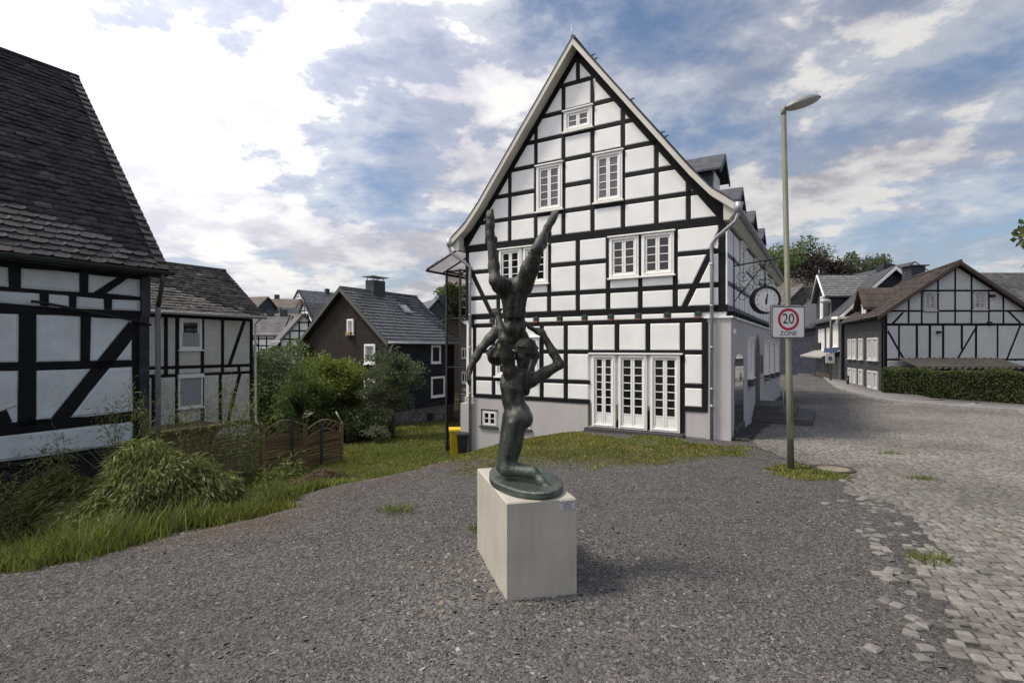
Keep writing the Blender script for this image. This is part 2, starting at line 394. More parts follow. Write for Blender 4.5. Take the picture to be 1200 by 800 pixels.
def ground(X, Y, rough=True):
    X = np.asarray(X, float); Y = np.asarray(Y, float)
    z = -.022*np.minimum(Y, 17)-.002*np.clip(Y-17, 0, 15)
    s = seg_dist(X, Y, BND)
    z = z+drop(s)
    # bank in front of the gable's cellar end
    # far town hill on the left, low rise on the right
    z = z+sstep(Y, 45, 140)*6.5*sstep(-X, -4, 10)+sstep(Y, 70, 170)*12*sstep(X, 12, 40)
    if rough:
        k = sstep(s, -.4, .8); k = k*(1-sstep(Y, 35, 50))
        z = z+k*((vnoise(X, Y, 1.3, 1)-.5)*.16+(vnoise(X, Y, .45, 2)-.5)*.06)
        g = (1-k)*(1-sstep(Y, 12, 18))
        z = z+g*((vnoise(X, Y, 1.7, 3)-.5)*.05+(vnoise(X, Y, .35, 4)-.5)*.02)
    return z
def gz(x, y): return float(ground(np.array([x]), np.array([y]))[0])
# road edges: left edge follows yard, lamp and the side wall of the house; right edge is the kerb
ROAD_L = np.array([(2.2, 1.0), (2.75, 2.6), (3.1, 3.9), (3.9, 5.3), (4.75, 7.0), (5.3, 8.6), (5.75, 9.7), (5.85, 11.2), (5.95, 13.2), (6.6, 14.6), (9.6, 19.6), (14.4, 27.7), (24.6, 45.5), (33, 60), (44, 78)])
ROAD_R = np.array([(60, 2.), (48, 6), (40, 9.5), (32, 13), (26, 16.2), (19.9, 20.4), (18.2, 22.0), (17.35, 24.3), (17.6, 26.3), (20.3, 33.5), (26.2, 45), (31, 53.5), (46, 76)])
def pl_param(P, n):
    d = np.r_[0, np.cumsum(np.hypot(*np.diff(P, axis=0).T))]; t = np.linspace(0, d[-1], n)
    return np.c_[np.interp(t, d, P[:, 0]), np.interp(t, d, P[:, 1])]
def in_poly(X, Y, P):
    ins = np.zeros(X.shape, bool); n = len(P)
    for i in range(n):
        (x0, y0), (x1, y1) = P[i], P[(i+1) % n]
        c = ((y0 > Y) != (y1 > Y)); ins ^= c & (X < (x1-x0)*(Y-y0)/(y1-y0+1e-12)+x0)
    return ins
ROAD_POLY = np.vstack([ROAD_L, ROAD_R[::-1]])
def road_z(X, Y): return ground(X, Y, False)+.004-.002*(np.asarray(Y) < 12)
HC = np.array((5.73, 14.0)); HG = np.array((-.861, .508)); HS = np.array((.508, .861))
def main_uv(X, Y): return (X-HC[0])*HG[0]+(Y-HC[1])*HG[1], (X-HC[0])*HS[0]+(Y-HC[1])*HS[1]
def grass_w(X, Y):
    """how grassy the ground is, 0 gravel .. 1 meadow"""
    s = seg_dist(X, Y, BND)+(vnoise(X, Y, .9, 5)-.5)*.9+(vnoise(X, Y, .3, 6)-.5)*.4
    w = sstep(s, -.05, .55)
    u, v = main_uv(X, Y)                                   # mossy strip before the gable
    q = (-v)+(vnoise(X, Y, 1.0, 7)-.5)*2.0+(vnoise(X, Y, .3, 8)-.5)*.7
    lim = np.clip(4.2+1.7*u, 3.0, 7.2)+(vnoise(X, Y, 1.6, 14)-.5)*2.4
    pat = .45+.75*vnoise(X, Y, .55, 15)*(.5+vnoise(X, Y, 1.9, 16))
    m = sstep(q, .15, .5)*(1-sstep(q, lim*.5, lim))*sstep(u, -.9, -.2)
    w = np.maximum(w, np.clip(m*pat*1.25, 0, .9))
    d = np.hypot((X-5.55)/.75, (Y-10.2)/.8)+(vnoise(X, Y, .3, 9)-.5)*.5
    return np.maximum(w, 1-sstep(d, .7, 1.1))
def axis(lo, hi, dlo, dhi, step, grow=1.18):
    a = list(np.arange(dlo, dhi+1e-6, step)); d = step
    while a[-1] < hi: d *= grow; a.append(a[-1]+d)
    d = step; b = []
    x = dlo
    while x > lo: d *= grow; x -= d; b.append(x)
    return np.array(b[::-1]+a)
gx = axis(-900, 900, -10, 8, .11); gy = axis(-300, 1500, 2.2, 19, .11)
GX, GY = np.meshgrid(gx, gy); GZ = ground(GX, GY)
ins = in_poly(GX, GY, ROAD_POLY); lxg = np.interp(GY, ROAD_L[:, 1], ROAD_L[:, 0])+.55*(1-sstep(GY, 9.2, 11.2)); GZ = np.where(ins & (GX > lxg) & ~(grass_w(GX, GY) > .4), ground(GX, GY, False)-.03, GZ)
nx_, ny_ = len(gx), len(gy); ii = np.arange(nx_*ny_).reshape(ny_, nx_)
FQ = np.stack([ii[:-1, :-1], ii[:-1, 1:], ii[1:, 1:], ii[1:, :-1]], -1).reshape(-1, 4)
gm = bpy.data.materials.new('gravel and soil'); gm.use_nodes = True
def ground_material(m):
    t = m.node_tree; N = t.nodes; L = t.links; b = N['Principled BSDF']; b.inputs['Roughness'].default_value = .9; b.inputs['Specular IOR Level'].default_value = .25
    tx = N.new('ShaderNodeTexCoord')
    def noise(sc, det=8, ro=.65):
        n = N.new('ShaderNodeTexNoise'); n.inputs['Scale'].default_value = sc; n.inputs['Detail'].default_value = det; n.inputs['Roughness'].default_value = ro; L.new(tx.outputs['Object'], n.inputs['Vector']); return n.outputs['Fac']
    def ramp(v, stops):
        n = N.new('ShaderNodeValToRGB'); L.new(v, n.inputs[0]); e = n.color_ramp.elements
        while len(e) < len(stops): e.new(.5)
        for q, (p, c) in zip(e, stops): q.position = p; q.color = lin(c)
        return n.outputs[0]
    vo = N.new('ShaderNodeTexVoronoi'); vo.inputs['Scale'].default_value = 34; L.new(tx.outputs['Object'], vo.inputs['Vector'])
    vo2 = N.new('ShaderNodeTexVoronoi'); vo2.inputs['Scale'].default_value = 90; L.new(tx.outputs['Object'], vo2.inputs['Vector'])
    grav = ramp(noise(2.2), [(.3, (.074, .070, .067)), (.55, (.102, .096, .091)), (.75, (.084, .077, .070))])
    cellc = N.new('ShaderNodeSeparateColor'); L.new(vo.outputs['Color'], cellc.inputs[0])
    mx = N.new('ShaderNodeMix'); mx.data_type = 'RGBA'; mx.blend_type = 'MULTIPLY'; mx.inputs[0].default_value = 1; L.new(grav, mx.inputs[6])
    L.new(ramp(cellc.outputs[0], [(0, (.55, .55, .56)), (.7, (1.1, 1.1, 1.1)), (1, (1.7, 1.66, 1.6))]), mx.inputs[7])
    soil = ramp(noise(7), [(.3, (.035, .042, .018)), (.5, (.06, .062, .026)), (.7, (.085, .072, .035))])
    at = N.new('ShaderNodeAttribute'); at.attribute_name = 'tint'; sp = N.new('ShaderNodeSeparateColor'); L.new(at.outputs['Color'], sp.inputs[0])
    mm = N.new('ShaderNodeMix'); mm.data_type = 'RGBA'; L.new(sp.outputs[0], mm.inputs[0]); L.new(mx.outputs[2], mm.inputs[6]); L.new(soil, mm.inputs[7])
    rs = N.new('ShaderNodeMix'); rs.data_type = 'RGBA'; L.new(sp.outputs[1], rs.inputs[0]); L.new(mm.outputs[2], rs.inputs[6]); rs.inputs[7].default_value = (.095, .070, .048, 1)
    L.new(rs.outputs[2], b.inputs['Base Color'])
    ad = N.new('ShaderNodeMath'); ad.operation = 'ADD'; L.new(vo.outputs['Distance'], ad.inputs[0]); L.new(vo2.outputs['Distance'], ad.inputs[1])
    bp = N.new('ShaderNodeBump'); bp.invert = True; bp.inputs['Strength'].default_value = .9; bp.inputs['Distance'].default_value = .02; L.new(ad.outputs[0], bp.inputs['Height']); L.new(bp.outputs[0], b.inputs['Normal'])
ground_material(gm)
gw = grass_w(GX, GY); sB = seg_dist(GX, GY, BND)
rust = np.clip(np.exp(-((sB+.25)/.45)**2)*(vnoise(GX, GY, .5, 12)*1.5-.3), 0, .75)*(GY < 13)*(GY > 6)
structure(np_mesh('ground', np.stack([GX, GY, GZ], -1).reshape(-1, 3), FQ, gm, np.stack([gw, rust, gw*0], -1).reshape(-1, 3), smooth=True))
# ---------------------------------------------------------------- road sheet
NR = 170; La, Ra = pl_param(ROAD_L, NR), None
# pair each left-edge station with a point on the kerb, then fill rows between them
M_SETT = mat('worn sett bed', (.115, .105, .10), .85, .25, 9, .6, 40, brick=None, bdist=.02)
def sett_far(m):
    t = m.node_tree; N = t.nodes; L = t.links
    b = N['Principled BSDF']; tx = N.new('ShaderNodeTexCoord')
    vo = N.new('ShaderNodeTexVoronoi'); vo.inputs['Scale'].default_value = 8.2; vo.inputs['Randomness'].default_value = .55; L.new(tx.outputs['Object'], vo.inputs['Vector'])
    ve = N.new('ShaderNodeTexVoronoi'); ve.feature = 'DISTANCE_TO_EDGE'; ve.inputs['Scale'].default_value = 8.2; ve.inputs['Randomness'].default_value = .55; L.new(tx.outputs['Object'], ve.inputs['Vector'])
    mr = N.new('ShaderNodeMapRange'); L.new(ve.outputs['Distance'], mr.inputs[0]); mr.inputs[1].default_value = .02; mr.inputs[2].default_value = .12; mr.inputs[3].default_value = .35; mr.inputs[4].default_value = 1
    no = N.new('ShaderNodeTexNoise'); no.inputs['Scale'].default_value = .55; no.inputs['Detail'].default_value = 6; L.new(tx.outputs['Object'], no.inputs['Vector'])
    cr = N.new('ShaderNodeValToRGB'); L.new(no.outputs['Fac'], cr.inputs[0]); e = cr.color_ramp.elements
    e[0].position = .35; e[0].color = (.098, .092, .09, 1); e[1].position = .65; e[1].color = (.150, .139, .125, 1)
    hs = N.new('ShaderNodeSeparateColor'); L.new(vo.outputs['Color'], hs.inputs[0]); m2 = N.new('ShaderNodeMapRange'); L.new(hs.outputs[0], m2.inputs[0]); m2.inputs[3].default_value = .7; m2.inputs[4].default_value = 1.3
    x = N.new('ShaderNodeMath'); x.operation = 'MULTIPLY'; L.new(mr.outputs[0], x.inputs[0]); L.new(m2.outputs[0], x.inputs[1])
    mx = N.new('ShaderNodeMix'); mx.data_type = 'RGBA'; mx.blend_type = 'MULTIPLY'; mx.inputs[0].default_value = 1; L.new(cr.outputs[0], mx.inputs[6]); L.new(x.outputs[0], mx.inputs[7])
    L.new(mx.outputs[2], b.inputs['Base Color'])
    bp = N.new('ShaderNodeBump'); bp.inputs['Strength'].default_value = .8; bp.inputs['Distance'].default_value = .02; L.new(mr.outputs[0], bp.inputs['Height']); L.new(bp.outputs[0], b.inputs['Normal'])
M_SETTFAR = mat('sett paving', (.2, .19, .18), .8, 0, 1, 0); sett_far(M_SETTFAR)
rgx = axis(1.5, 62, 2, 24, .35, 1.2); rgy = axis(.5, 82, 1, 40, .35, 1.1)
RX, RY = np.meshgrid(rgx, rgy)
rin = in_poly(RX, RY, ROAD_POLY)
# rows of constant Y, from the left edge to the kerb: exact edges
ys = np.concatenate([np.arange(1.0, 27.5, .3), np.arange(27.5, 78, 1.0)]); nc = 40
def left_x(y): return np.interp(y, ROAD_L[:, 1], ROAD_L[:, 0])
def right_x(y):
    o = np.argsort(ROAD_R[:, 1]); return np.interp(y, ROAD_R[o, 1], ROAD_R[o, 0])
lx = left_x(ys)+.45*(1-sstep(ys, 9.2, 11.2))+(vnoise(ys*0, ys, .35, 21)-.5)*.18*(ys < 13); rx = right_x(ys)
t = np.linspace(0, 1, nc)**1.4
RXX = lx[:, None]+(rx-lx)[:, None]*t; RYY = np.repeat(ys[:, None], nc, 1)
RZZ = road_z(RXX, RYY)
jj = np.arange(RXX.size).reshape(RXX.shape)
RF = np.stack([jj[:-1, :-1], jj[:-1, 1:], jj[1:, 1:], jj[1:, :-1]], -1).reshape(-1, 4)
road = structure(np_mesh('road', np.stack([RXX, RYY, RZZ], -1).reshape(-1, 3), RF, M_SETTFAR, smooth=True))
# setts: real stones in rows as far as they can be told apart
M_STONE = mat('grey granite setts', (.155, .145, .131), .8, .22, 14, .5, 60, attr=True, bdist=.006)
M_STONE1 = mat('pale granite sett', (.155, .145, .131), .8, .22, 14, .5, 60, rnd=.3, bdist=.006)
def setts():
    P = []; th = math.atan2(.861, .508)
    ca, sa = math.cos(th), math.sin(th); wu, wv = .118, .098
    U = np.arange(-8, 34, wv); rows = []
    for i, u in enumerate(U):
        off = RNG.uniform(0, wu); v = np.arange(-26, 26, wu)+off
        v = v+RNG.normal(0, .008, v.size)
        uu = u+.35*np.sin(v*.42)+.10*np.sin(v*1.3+u*.3)     # rows bow across the road
        rows.append(np.c_[uu*ca+v*sa, uu*sa-v*ca, np.full(v.size, i)])
    A = np.vstack(rows); X, Y = A[:, 0]+4, A[:, 1]+3
    edge = left_x(Y)
    keep = in_poly(X, Y, ROAD_POLY) & (Y > 2.4) & (Y < 24) & (X < Y*1.02+1.0) & (X > edge+.06)
    # broken border towards the gravel
    br = sstep(X-edge+(vnoise(X, Y, .6, 33)-.5)*.7, .0, .5); keep &= (RNG.random(X.size) < .42+.62*br) | (Y > 11.5)
    d = np.hypot((X-5.55)/.9, (Y-10.2)/.95); keep &= d > .95
    mh = np.hypot(X-6.15, Y-10.25) ; keep &= mh > .40
    dist = np.hypot(X, Y)
    keep &= RNG.random(X.size) > .01
    X, Y = X[keep], Y[keep]
    # strays lying in the gravel next to the border
    sx_, sy_ = [], []
    for k in range(50):
        y = RNG.uniform(3.2, 8.2); sx_.append(float(left_x(y))-abs(RNG.normal(0, .22))); sy_.append(y)
    X = np.r_[X, sx_]; Y = np.r_[Y, sy_]
    n = X.size; a = th-math.pi/2+RNG.normal(0, .05, n)+.35*.42*np.cos(((X-4)*sa-(Y-3)*ca)*.42)+.13*np.cos(((X-4)*sa-(Y-3)*ca)*1.3+((X-4)*ca+(Y-3)*sa)*.3)
    a[-50:] = RNG.uniform(0, 3, 50)
    hw = .5*wu*RNG.uniform(.84, 1.0, n); hd = .5*wv*RNG.uniform(.86, .99, n)
    return X, Y, a, hw, hd
SX, SY, SA, SW, SD = setts()
def sett_mesh_arrays(X, Y, a, hw, hd, seed):
    r = np.random.default_rng(seed); n = X.size
    cor = np.array([(-1, -1), (1, -1), (1, 1), (-1, 1)], float)
    V = np.zeros((n, 12, 3)); z = ground(X, Y, False)-.003+r.normal(0, .0035, n)
    for ring, (sc, h) in enumerate(((1.0, -.03), (.95, .010), (.74, .019))):
        for c in range(4):
            jx = r.normal(0, .05, n); jy = r.normal(0, .05, n)
            lx_, ly_ = (cor[c, 0]+jx*(ring < 2))*hw*sc, (cor[c, 1]+jy*(ring < 2))*hd*sc
            V[:, ring*4+c, 0] = X+lx_*np.cos(a)-ly_*np.sin(a); V[:, ring*4+c, 1] = Y+lx_*np.sin(a)+ly_*np.cos(a)
            V[:, ring*4+c, 2] = z+h+r.normal(0, .002, n)*(ring > 0)
    f = [(8, 9, 10, 11)]+[(k*4+c, k*4+(c+1) % 4, (k+1)*4+(c+1) % 4, (k+1)*4+c) for k in (0, 1) for c in range(4)]
    Fc = (np.arange(n)[:, None, None]*12+np.array(f)[None]).reshape(-1, 4)
    return V.reshape(-1, 3), Fc
o_ = np.argsort(np.hypot(SX, SY)+100*((np.abs(SX/SY)) > .98)); first, rest = o_[:290], o_[290:]
Vr, Fr = sett_mesh_arrays(SX[rest], SY[rest], SA[rest], SW[rest], SD[rest], 3)
tn = RNG.uniform(.72, 1.22, (rest.size, 1))*np.array([[1, 1, 1]])+RNG.normal(0, .02, (rest.size, 3)); tn *= (.74+.5*vnoise(SX[rest], SY[rest], 1.6, 31))[:, None]
stuff(np_mesh('paving_setts', Vr, Fr, M_STONE, np.repeat(tn, 12, 0), parent=road))
SV = []
for k in range(10):
    v, f = sett_mesh_arrays(np.zeros(1), np.zeros(1), np.zeros(1), np.array([.5*.118*RNG.uniform(.8, .96)]), np.array([.5*.098*RNG.uniform(.86, .98)]), 50+k)
    me = bpy.data.meshes.new('sett'); me.from_pydata([tuple(p) for p in v], [], [tuple(q) for q in f]); me.materials.append(M_STONE1); SV.append(me)
for k, i in enumerate(first):
    o = link('sett', SV[k % 10], road, (SX[i], SY[i], float(ground(SX[i:i+1], SY[i:i+1], False)[0])+RNG.normal(0, .003))); o.rotation_euler = (0, 0, float(SA[i])+(math.pi if k % 2 else 0))
# pavement with kerb along the far side
kp = ROAD_R[(ROAD_R[:, 1] > 12.5) & (ROAD_R[:, 1] < 70)]; kp = pl_param(kp, 120)
tg = np.gradient(kp, axis=0); tg /= np.hypot(*tg.T)[:, None]; nr = np.c_[tg[:, 1], -tg[:, 0]]
M_PAVE = mat('grey paving slabs', (.20, .19, .185), .85, .2, 4, .3, 30, brick=None)
M_KERB = mat('kerb stone', (.26, .25, .24), .8, .2, 5, .3, 40, rnd=.15)
w_out = np.where(kp[:, 1] < 30, 2.6, 1.6)
rows = []
for off, h in ((.12, .10), (w_out, .11), (w_out+.02, -.15)):
    q = kp+nr*(np.asarray(off)*np.ones(len(kp)))[:, None]; rows.append(np.c_[q, ground(q[:, 0], q[:, 1], False)+h])
PV = np.vstack(rows); n = len(kp)
PF = np.array([(k*n+i, k*n+i+1, (k+1)*n+i+1, (k+1)*n+i) for k in range(2) for i in range(n-1)])
pavement = structure(np_mesh('pavement', PV, PF, M_PAVE))
for i in range(0, n-1):
    a, b = kp[i], kp[i+1]; d = Vector((b[0]-a[0], b[1]-a[1])); c = (a+b)/2+nr[i]*.06
    MB().box((0, 0, 0), (d.length-.012, .12, .22)).build('kerb_stone', M_KERB, pavement, (c[0], c[1], float(ground(c[0:1], c[1:2], False)[0])+.01)).rotation_euler = (0, 0, math.atan2(d.y, d.x))
# far hills that close the horizon
def hills():
    n = 160; a = np.linspace(-1.35, 1.35, n); rows = []
    for r_, hh in ((260, -6), (300, 6), (380, 16), (520, 24), (700, 20)):
        h = hh*(.75+.5*vnoise(a*40, a*0+r_, 9, 41)) if hh > 0 else np.full(n, -8.)
        rows.append(np.c_[np.sin(a)*r_, np.cos(a)*r_, h])
    V = np.vstack(rows); Fh = np.array([(k*n+i, k*n+i+1, (k+1)*n+i+1, (k+1)*n+i) for k in range(4) for i in range(n-1)])
    structure(np_mesh('hills', V, Fh, mat('wooded hills', (.035, .05, .025), .95, .5, .08, .8, .4, bdist=2.), smooth=True))
hills()
# ---------------------------------------------------------------- manhole cover in the setts
mh = thing('manhole_cover', 'round iron manhole cover with tan concrete centre set in the paving setts', 'manhole cover', (6.15, 10.25, gz(6.15, 10.25)))
mb = MB(); ring = 36
def disc(mb, r0, r1, z0, z1, n=36):
    vs = [(r*math.cos(2*math.pi*k/n), r*math.sin(2*math.pi*k/n), z) for r, z in ((r1, z0), (r1, z1), (r0, z1), (r0, z0)) for k in range(n)]
    mb.add(vs, [(i*n+k, i*n+(k+1) % n, (i+1)*n+(k+1) % n, (i+1)*n+k) for i in range(3) for k in range(n)]); return mb
disc(mb, .28, .37, -.05, .036).build('iron_ring', mat('rusted cast iron', (.07, .055, .045), .7, .3, 20, .4, 60, metal=.3), mh)
mb = MB(); n = 36; mb.add([(.278*math.cos(2*math.pi*k/n), .278*math.sin(2*math.pi*k/n), z) for z in (-.04, .032) for k in range(n)], [tuple(range(n, 2*n))]+[(k, (k+1) % n, n+(k+1) % n, n+k) for k in range(n)])
mb.build('concrete_insert', mat('tan concrete', (.21, .175, .13), .85, .2, 20, .4, 70), mh)
# ---------------------------------------------------------------- the big half-timbered house
RZM = math.atan2(-.508, .861)
def main_house():
    H = thing('half_timbered_house', 'tall white half-timbered house with steep gable, dormers and white French doors', 'house', (5.73, 14.0, 0), RZM)
    G = Fac((0, 0, 0), (-1, 0, 0), (0, -1, 0))           # gable: a = metres to the left of the right corner
    Wd, Lh = 8.52, 16.7
    # solid body
    mb = MB()
    body = [(-.13, 2.9), (-.13, 5.55), (-.20, 5.60), (-4.35, 11.02), (-8.45, 5.6), (-8.48, 2.9), (-8.5, .46), (-.6, .46), (-.6, 2.9)]
    mb.prof(body[::-1], .04, Lh); mb.build('wall', M_PLASTER, H)
    mb = MB(); mb.prof([(-.62, -1.2), (0, -1.2), (0, 2.90), (-.62, 2.90)], 0, 4.55); mb.prof([(-.62, -1.2), (-.001, -1.2), (-.001, 2.898), (-.62, 2.898)], 4.55, Lh)
    gfw = mb.build('ground_floor_wall', M_STUCCO, H)
    mb = MB(); mb.box((-2.3, .09, -.62), (3.5, .14, .80)); mb.box((-6.28, .1, -.75), (4.52, .19, 2.42)); mb.box((-1.08-.0, .1, .08), (.94, .18, .76)); mb.box((-8.42, .12, -.8), (.5, .35, 2.05))
    mb.build('plinth', M_STUCCO, H)
    mb = MB(); mb.box((-.31, .3, 2.925), (.72, .7, .05)); mb.box((-.03, Lh/2, 2.926), (.16, Lh-.4, .052)); mb.build('string_course', M_PLASTER, H)
    # --- timber frame, upper gable
    b = []
    tri = [(8.62, 5.44), (.10, 5.44), (.18, 5.55), (4.36, 11.03), (8.54, 5.55)]
    sl = 1.31
    def rake(z): return .10+(z-5.48)/sl
    B = b.append
    B((0.15, 5.62-.0, 4.36, 11.13, .36)); B((8.57, 5.62, 4.36, 11.13, .36))
    B((8.5, 5.47, .15, 5.47, .25))
    for z, w in ((6.30, .13), (7.08, .13), (7.87, .13), (8.63, .13), (9.36, .13), (10.16, .13)):
        r = rake(z); B((8.72-r, z, r, z, w))
    for u, z0, z1 in ((3.86, 5.55, 10.16), (4.81, 5.55, 10.16), (2.92, 5.55, 9.05), (5.77, 5.55, 9.05), (1.95, 5.55, 7.8), (6.73, 5.55, 7.8), (1.08, 5.55, 6.65), (7.62, 5.55, 6.7), (4.33, 10.16, 11.0)):
        B((u, z0, u, z1, .125))
    wins = [(3.86, 4.80, 8.69, 9.33), (2.92, 3.82, 6.38, 7.84), (4.83, 5.75, 6.38, 7.83)]
    timber(H, G, tri, b, M_PLASTER, M_BEAM, skip=wins)
    # --- first floor
    b = []; B = b.append
    B((8.5, 3.16, .08, 3.16, .17)); B((.22, 3.24, .22, 5.36, .18)); B((8.42, 3.24, 8.42, 5.36, .14))
    for z, u0, u1 in ((4.67, 1.42, .3), (4.67, 5.3, 3.37), (4.67, 8.4, 7.17), (3.78, 8.4, .3)): B((u0, z, u1, z, .13))
    for u in (1.43, 3.37, 4.33, 5.30, 7.17): B((u, 3.22, u, 5.36, .135))
    for u in (2.41, 6.25): B((u, 3.22, u, 4.12, .13)); B((u, 4.12, u, 5.36, .10))
    B((.44, 4.78, 1.20, 3.20, .15)); B((8.30, 4.78, 7.42, 3.2, .15))
    timber(H, G, [(8.5, 3.08), (.08, 3.08), (.08, 5.36), (8.5, 5.36)], b, M_PLASTER, M_BEAM, skip=[(2.42, 3.36, 4.13, 5.35), (1.44, 2.40, 4.13, 5.35), (5.3, 7.17, 4.13, 5.34)])
    # --- row of joist ends between the floors
    for k in range(10):
        u = .82+k*.823; mb = MB(); G.rect(mb, u-.075, u+.075, 2.99, 3.09, -.02, .045, .008); G.rect(mb, u-.06, u+.06, 2.905, 2.988, -.02, .03, .006)
        o = mb.build('joist_end', M_GREENB if k else M_GREENB, H); mb = MB(); G.rect(mb, u-.055, u+.055, 2.90, 2.975, .0, .036, .004); mb.build('painted_end', M_REDB, o)
        if k < 9:
            mb = MB(); G.rect(mb, u+.10, u+.725, 2.925, 3.06, -.02, .016, .018); mb.build('plaster_panel', M_PLASTER, H)
    # --- ground floor frame
    b = []; B = b.append
    B((8.25, 2.855, .6, 2.855, .125)); B((8.16, .50, 3.9, .50, .12)); B((1.2, .455, .58, .455, .13)); B((.65, .45, .65, 2.8, .15)); B((8.12, .5, 8.12, 2.8, .13))
    for u, z0, z1 in ((3.92, -.25, 2.8), (3.10, 1.98, 2.8), (2.19, 1.98, 2.8), (1.24, -.22, 2.8), (4.73, .5, 2.8), (5.56, .5, 2.8), (7.35, .5, 2.8), (6.45, 2.45, 2.8), (6.45, .5, 1.15)): B((u, z0, u, z1, .135))
    B((3.09, -.22, 3.09, 1.92, .085)); B((2.165, -.22, 2.165, 1.92, .085))
    B((8.1, 1.99, .65, 1.99, .12)); B((8.1, 1.08, 3.9, 1.08, .12)); B((1.24, 1.08, .65, 1.08, .12))
    dr = [(3.06, 3.86, -.25, 1.94), (2.2, 3.06, -.25, 1.94), (1.3, 2.14, -.25, 1.94)]
    timber(H, G, [(8.2, .44), (.58, .44), (.58, 2.92), (8.2, 2.92)], b, M_PLASTER, M_BEAM, skip=[(1.25, 3.95, -.4, 1.99), (5.62, 7.28, 1.13, 2.45)])
    # doors and windows of the gable
    for (a0, a1) in ((3.14, 3.865), (2.215, 3.045), (1.30, 2.12)):
        window(H, G, a0, a1, -.22, 1.91, 2, 7, d=.055, fw=.085, sash=.055, bar=.024, name='french_door', kick=.30, sill=False, head=False)
    mb = MB(); G.rect(mb, 1.22, 3.96, 1.92, 1.965, -.02, .10, .006); mb.build('door_lintel', M_PAINT, H)
    mb = MB(); mb.box((-2.6, -.10, -.30), (2.85, .34, .12)); mb.build('door_step', mat('dark slate step', (.06, .06, .062), .7, .2, 6, .3, 40), H)
    window(H, G, 3.86, 4.79, 8.69, 9.33, 2, 2, fw=.11, sash=.055, mg=M_LILAC_REFL)
    window(H, G, 2.93, 3.80, 6.39, 7.83, 2, 5, fw=.10, sash=.055, mg=M_LILAC_REFL)
    window(H, G, 4.84, 5.74, 6.38, 7.82, 2, 5, fw=.10, sash=.055, mg=M_LILAC_REFL)
    for a0, a1 in ((2.45, 3.33), (1.46, 2.37), (6.27, 7.13), (5.33, 6.22)): window(H, G, a0, a1, 4.13, 5.33, 2, 4, fw=.10, sash=.055)
    window(H, G, 5.64, 7.26, 1.17, 2.44, 4, 4, fw=.10, sash=.055, leaves=2)
    # an opened casement in the left one of the upper right pair
    G2 = Fac(G.p(3.24, 0, .06), (-.25, -1, 0), (-1, .25, 0))
    # cellar windows
    for a0, a1 in ((7.23, 7.79), (5.95, 6.5)): 
        window(H, Fac((0, 0, 0), (-1, 0, 0), (0, -1, 0)), a0, a1, -.48, .02, 2, 2, d=.02, fw=.05, sash=.035, sill=False, head=False, leaves=2)
        mb = MB(); G.rect(mb, a0-.05, a1+.12, -.55, -.49, -.03, .06); G.rect(mb, a1, a1+.06, -.49, .06, -.03, .024); G.rect(mb, a0-.02, a1+.06, .022, .07, -.03, .03); mb.build('window_sill', M_BEAM2, H)
    # --- roof with bell-cast eaves
    def prof(off=0):
        R_ = [(-4.35, 11.30+off), (-.98, 6.88+off), (-.45, 6.27+off), (.15, 5.80+off)]
        return R_
    def roof_z(x):
        xs = [.42, -.35, -.98, -4.35]; return float(np.interp(-abs(x+4.35)+0, [-9, 0], [0, 0]))
    rt = prof(); lf = [(-8.7-x, z) for x, z in rt[1:]][::1]
    outer = lf[::-1]+rt; inner = [(x, z-.13) for x, z in outer]
    mb = MB(); n = len(outer); y0, y1 = -.36, Lh+.3
    vs = [(x, y, z) for y in (y0, y1) for x, z in outer+inner[::-1]]; m_ = 2*n
    mb.add(vs, [(i, i+1, m_+i+1, m_+i) for i in range(n-1)]+[(n+i, n+i+1, m_+n+i+1, m_+n+i) for i in range(n-1)]+[(i, i+1, 2*n-2-i, 2*n-1-i) for i in range(n-1)])
    roof = mb.build('roof', M_SLATE, H)
    # white verge: soffit boards and barge boards
    for sd_, pts in (('r', rt), ('l', [(-8.7-x, z) for x, z in rt])):
        mb = MB()
        for (x0, z0), (x1, z1) in zip(pts[:-1], pts[1:]):
            for ya, yb, za, zb in ((-.385, -.355, .012, -.19), (-.355, .0, -.135, -.165)):
                vs = [(x, y, z+q) for x, z in ((x0, z0), (x1, z1)) for y in (ya, yb) for q in (za, zb)]
                mb.add(vs, [(0, 1, 3, 2), (4, 6, 7, 5), (0, 2, 6, 4), (1, 5, 7, 3), (2, 3, 7, 6), (0, 4, 5, 1)])
        mb.build('verge_board', M_CREAM2, H)
        mb = MB()
        for (x0, z0), (x1, z1) in zip(pts[:-1], pts[1:]):
            vs = [(x, y, z+q) for x, z in ((x0, z0), (x1, z1)) for y in (-.40, -.30) for q in (.014, .055)]
            mb.add(vs, [(0, 1, 3, 2), (4, 6, 7, 5), (0, 2, 6, 4), (1, 5, 7, 3), (2, 3, 7, 6), (0, 4, 5, 1)])
        mb.build('verge_slate', M_SLATE, H)
    mb = MB(); mb.tube([(-4.35, -.36, 11.35), (-4.35, Lh+.3, 11.35)], .07, 8); mb.build('ridge_capping', M_SLATE, H)
    mb = MB(); mb.tube([(-4.38, -.3, 11.3), (-4.42, -.3, 11.75)], .012, 6); mb.build('lightning_rod', M_ZINC, H)
    for x in (-3.8, -3.7, -2.6, -1.75, -1.65):
        mb = MB(); z = float(np.interp(x, [-4.35, -.98], [11.3, 6.88])); mb.box((x, -.2, z+.09), (.03, .05, .12)); mb.box((x+.04, -.2, z+.15), (.10, .03, .02)); mb.build('snow_guard_hook', M_IRON, H)
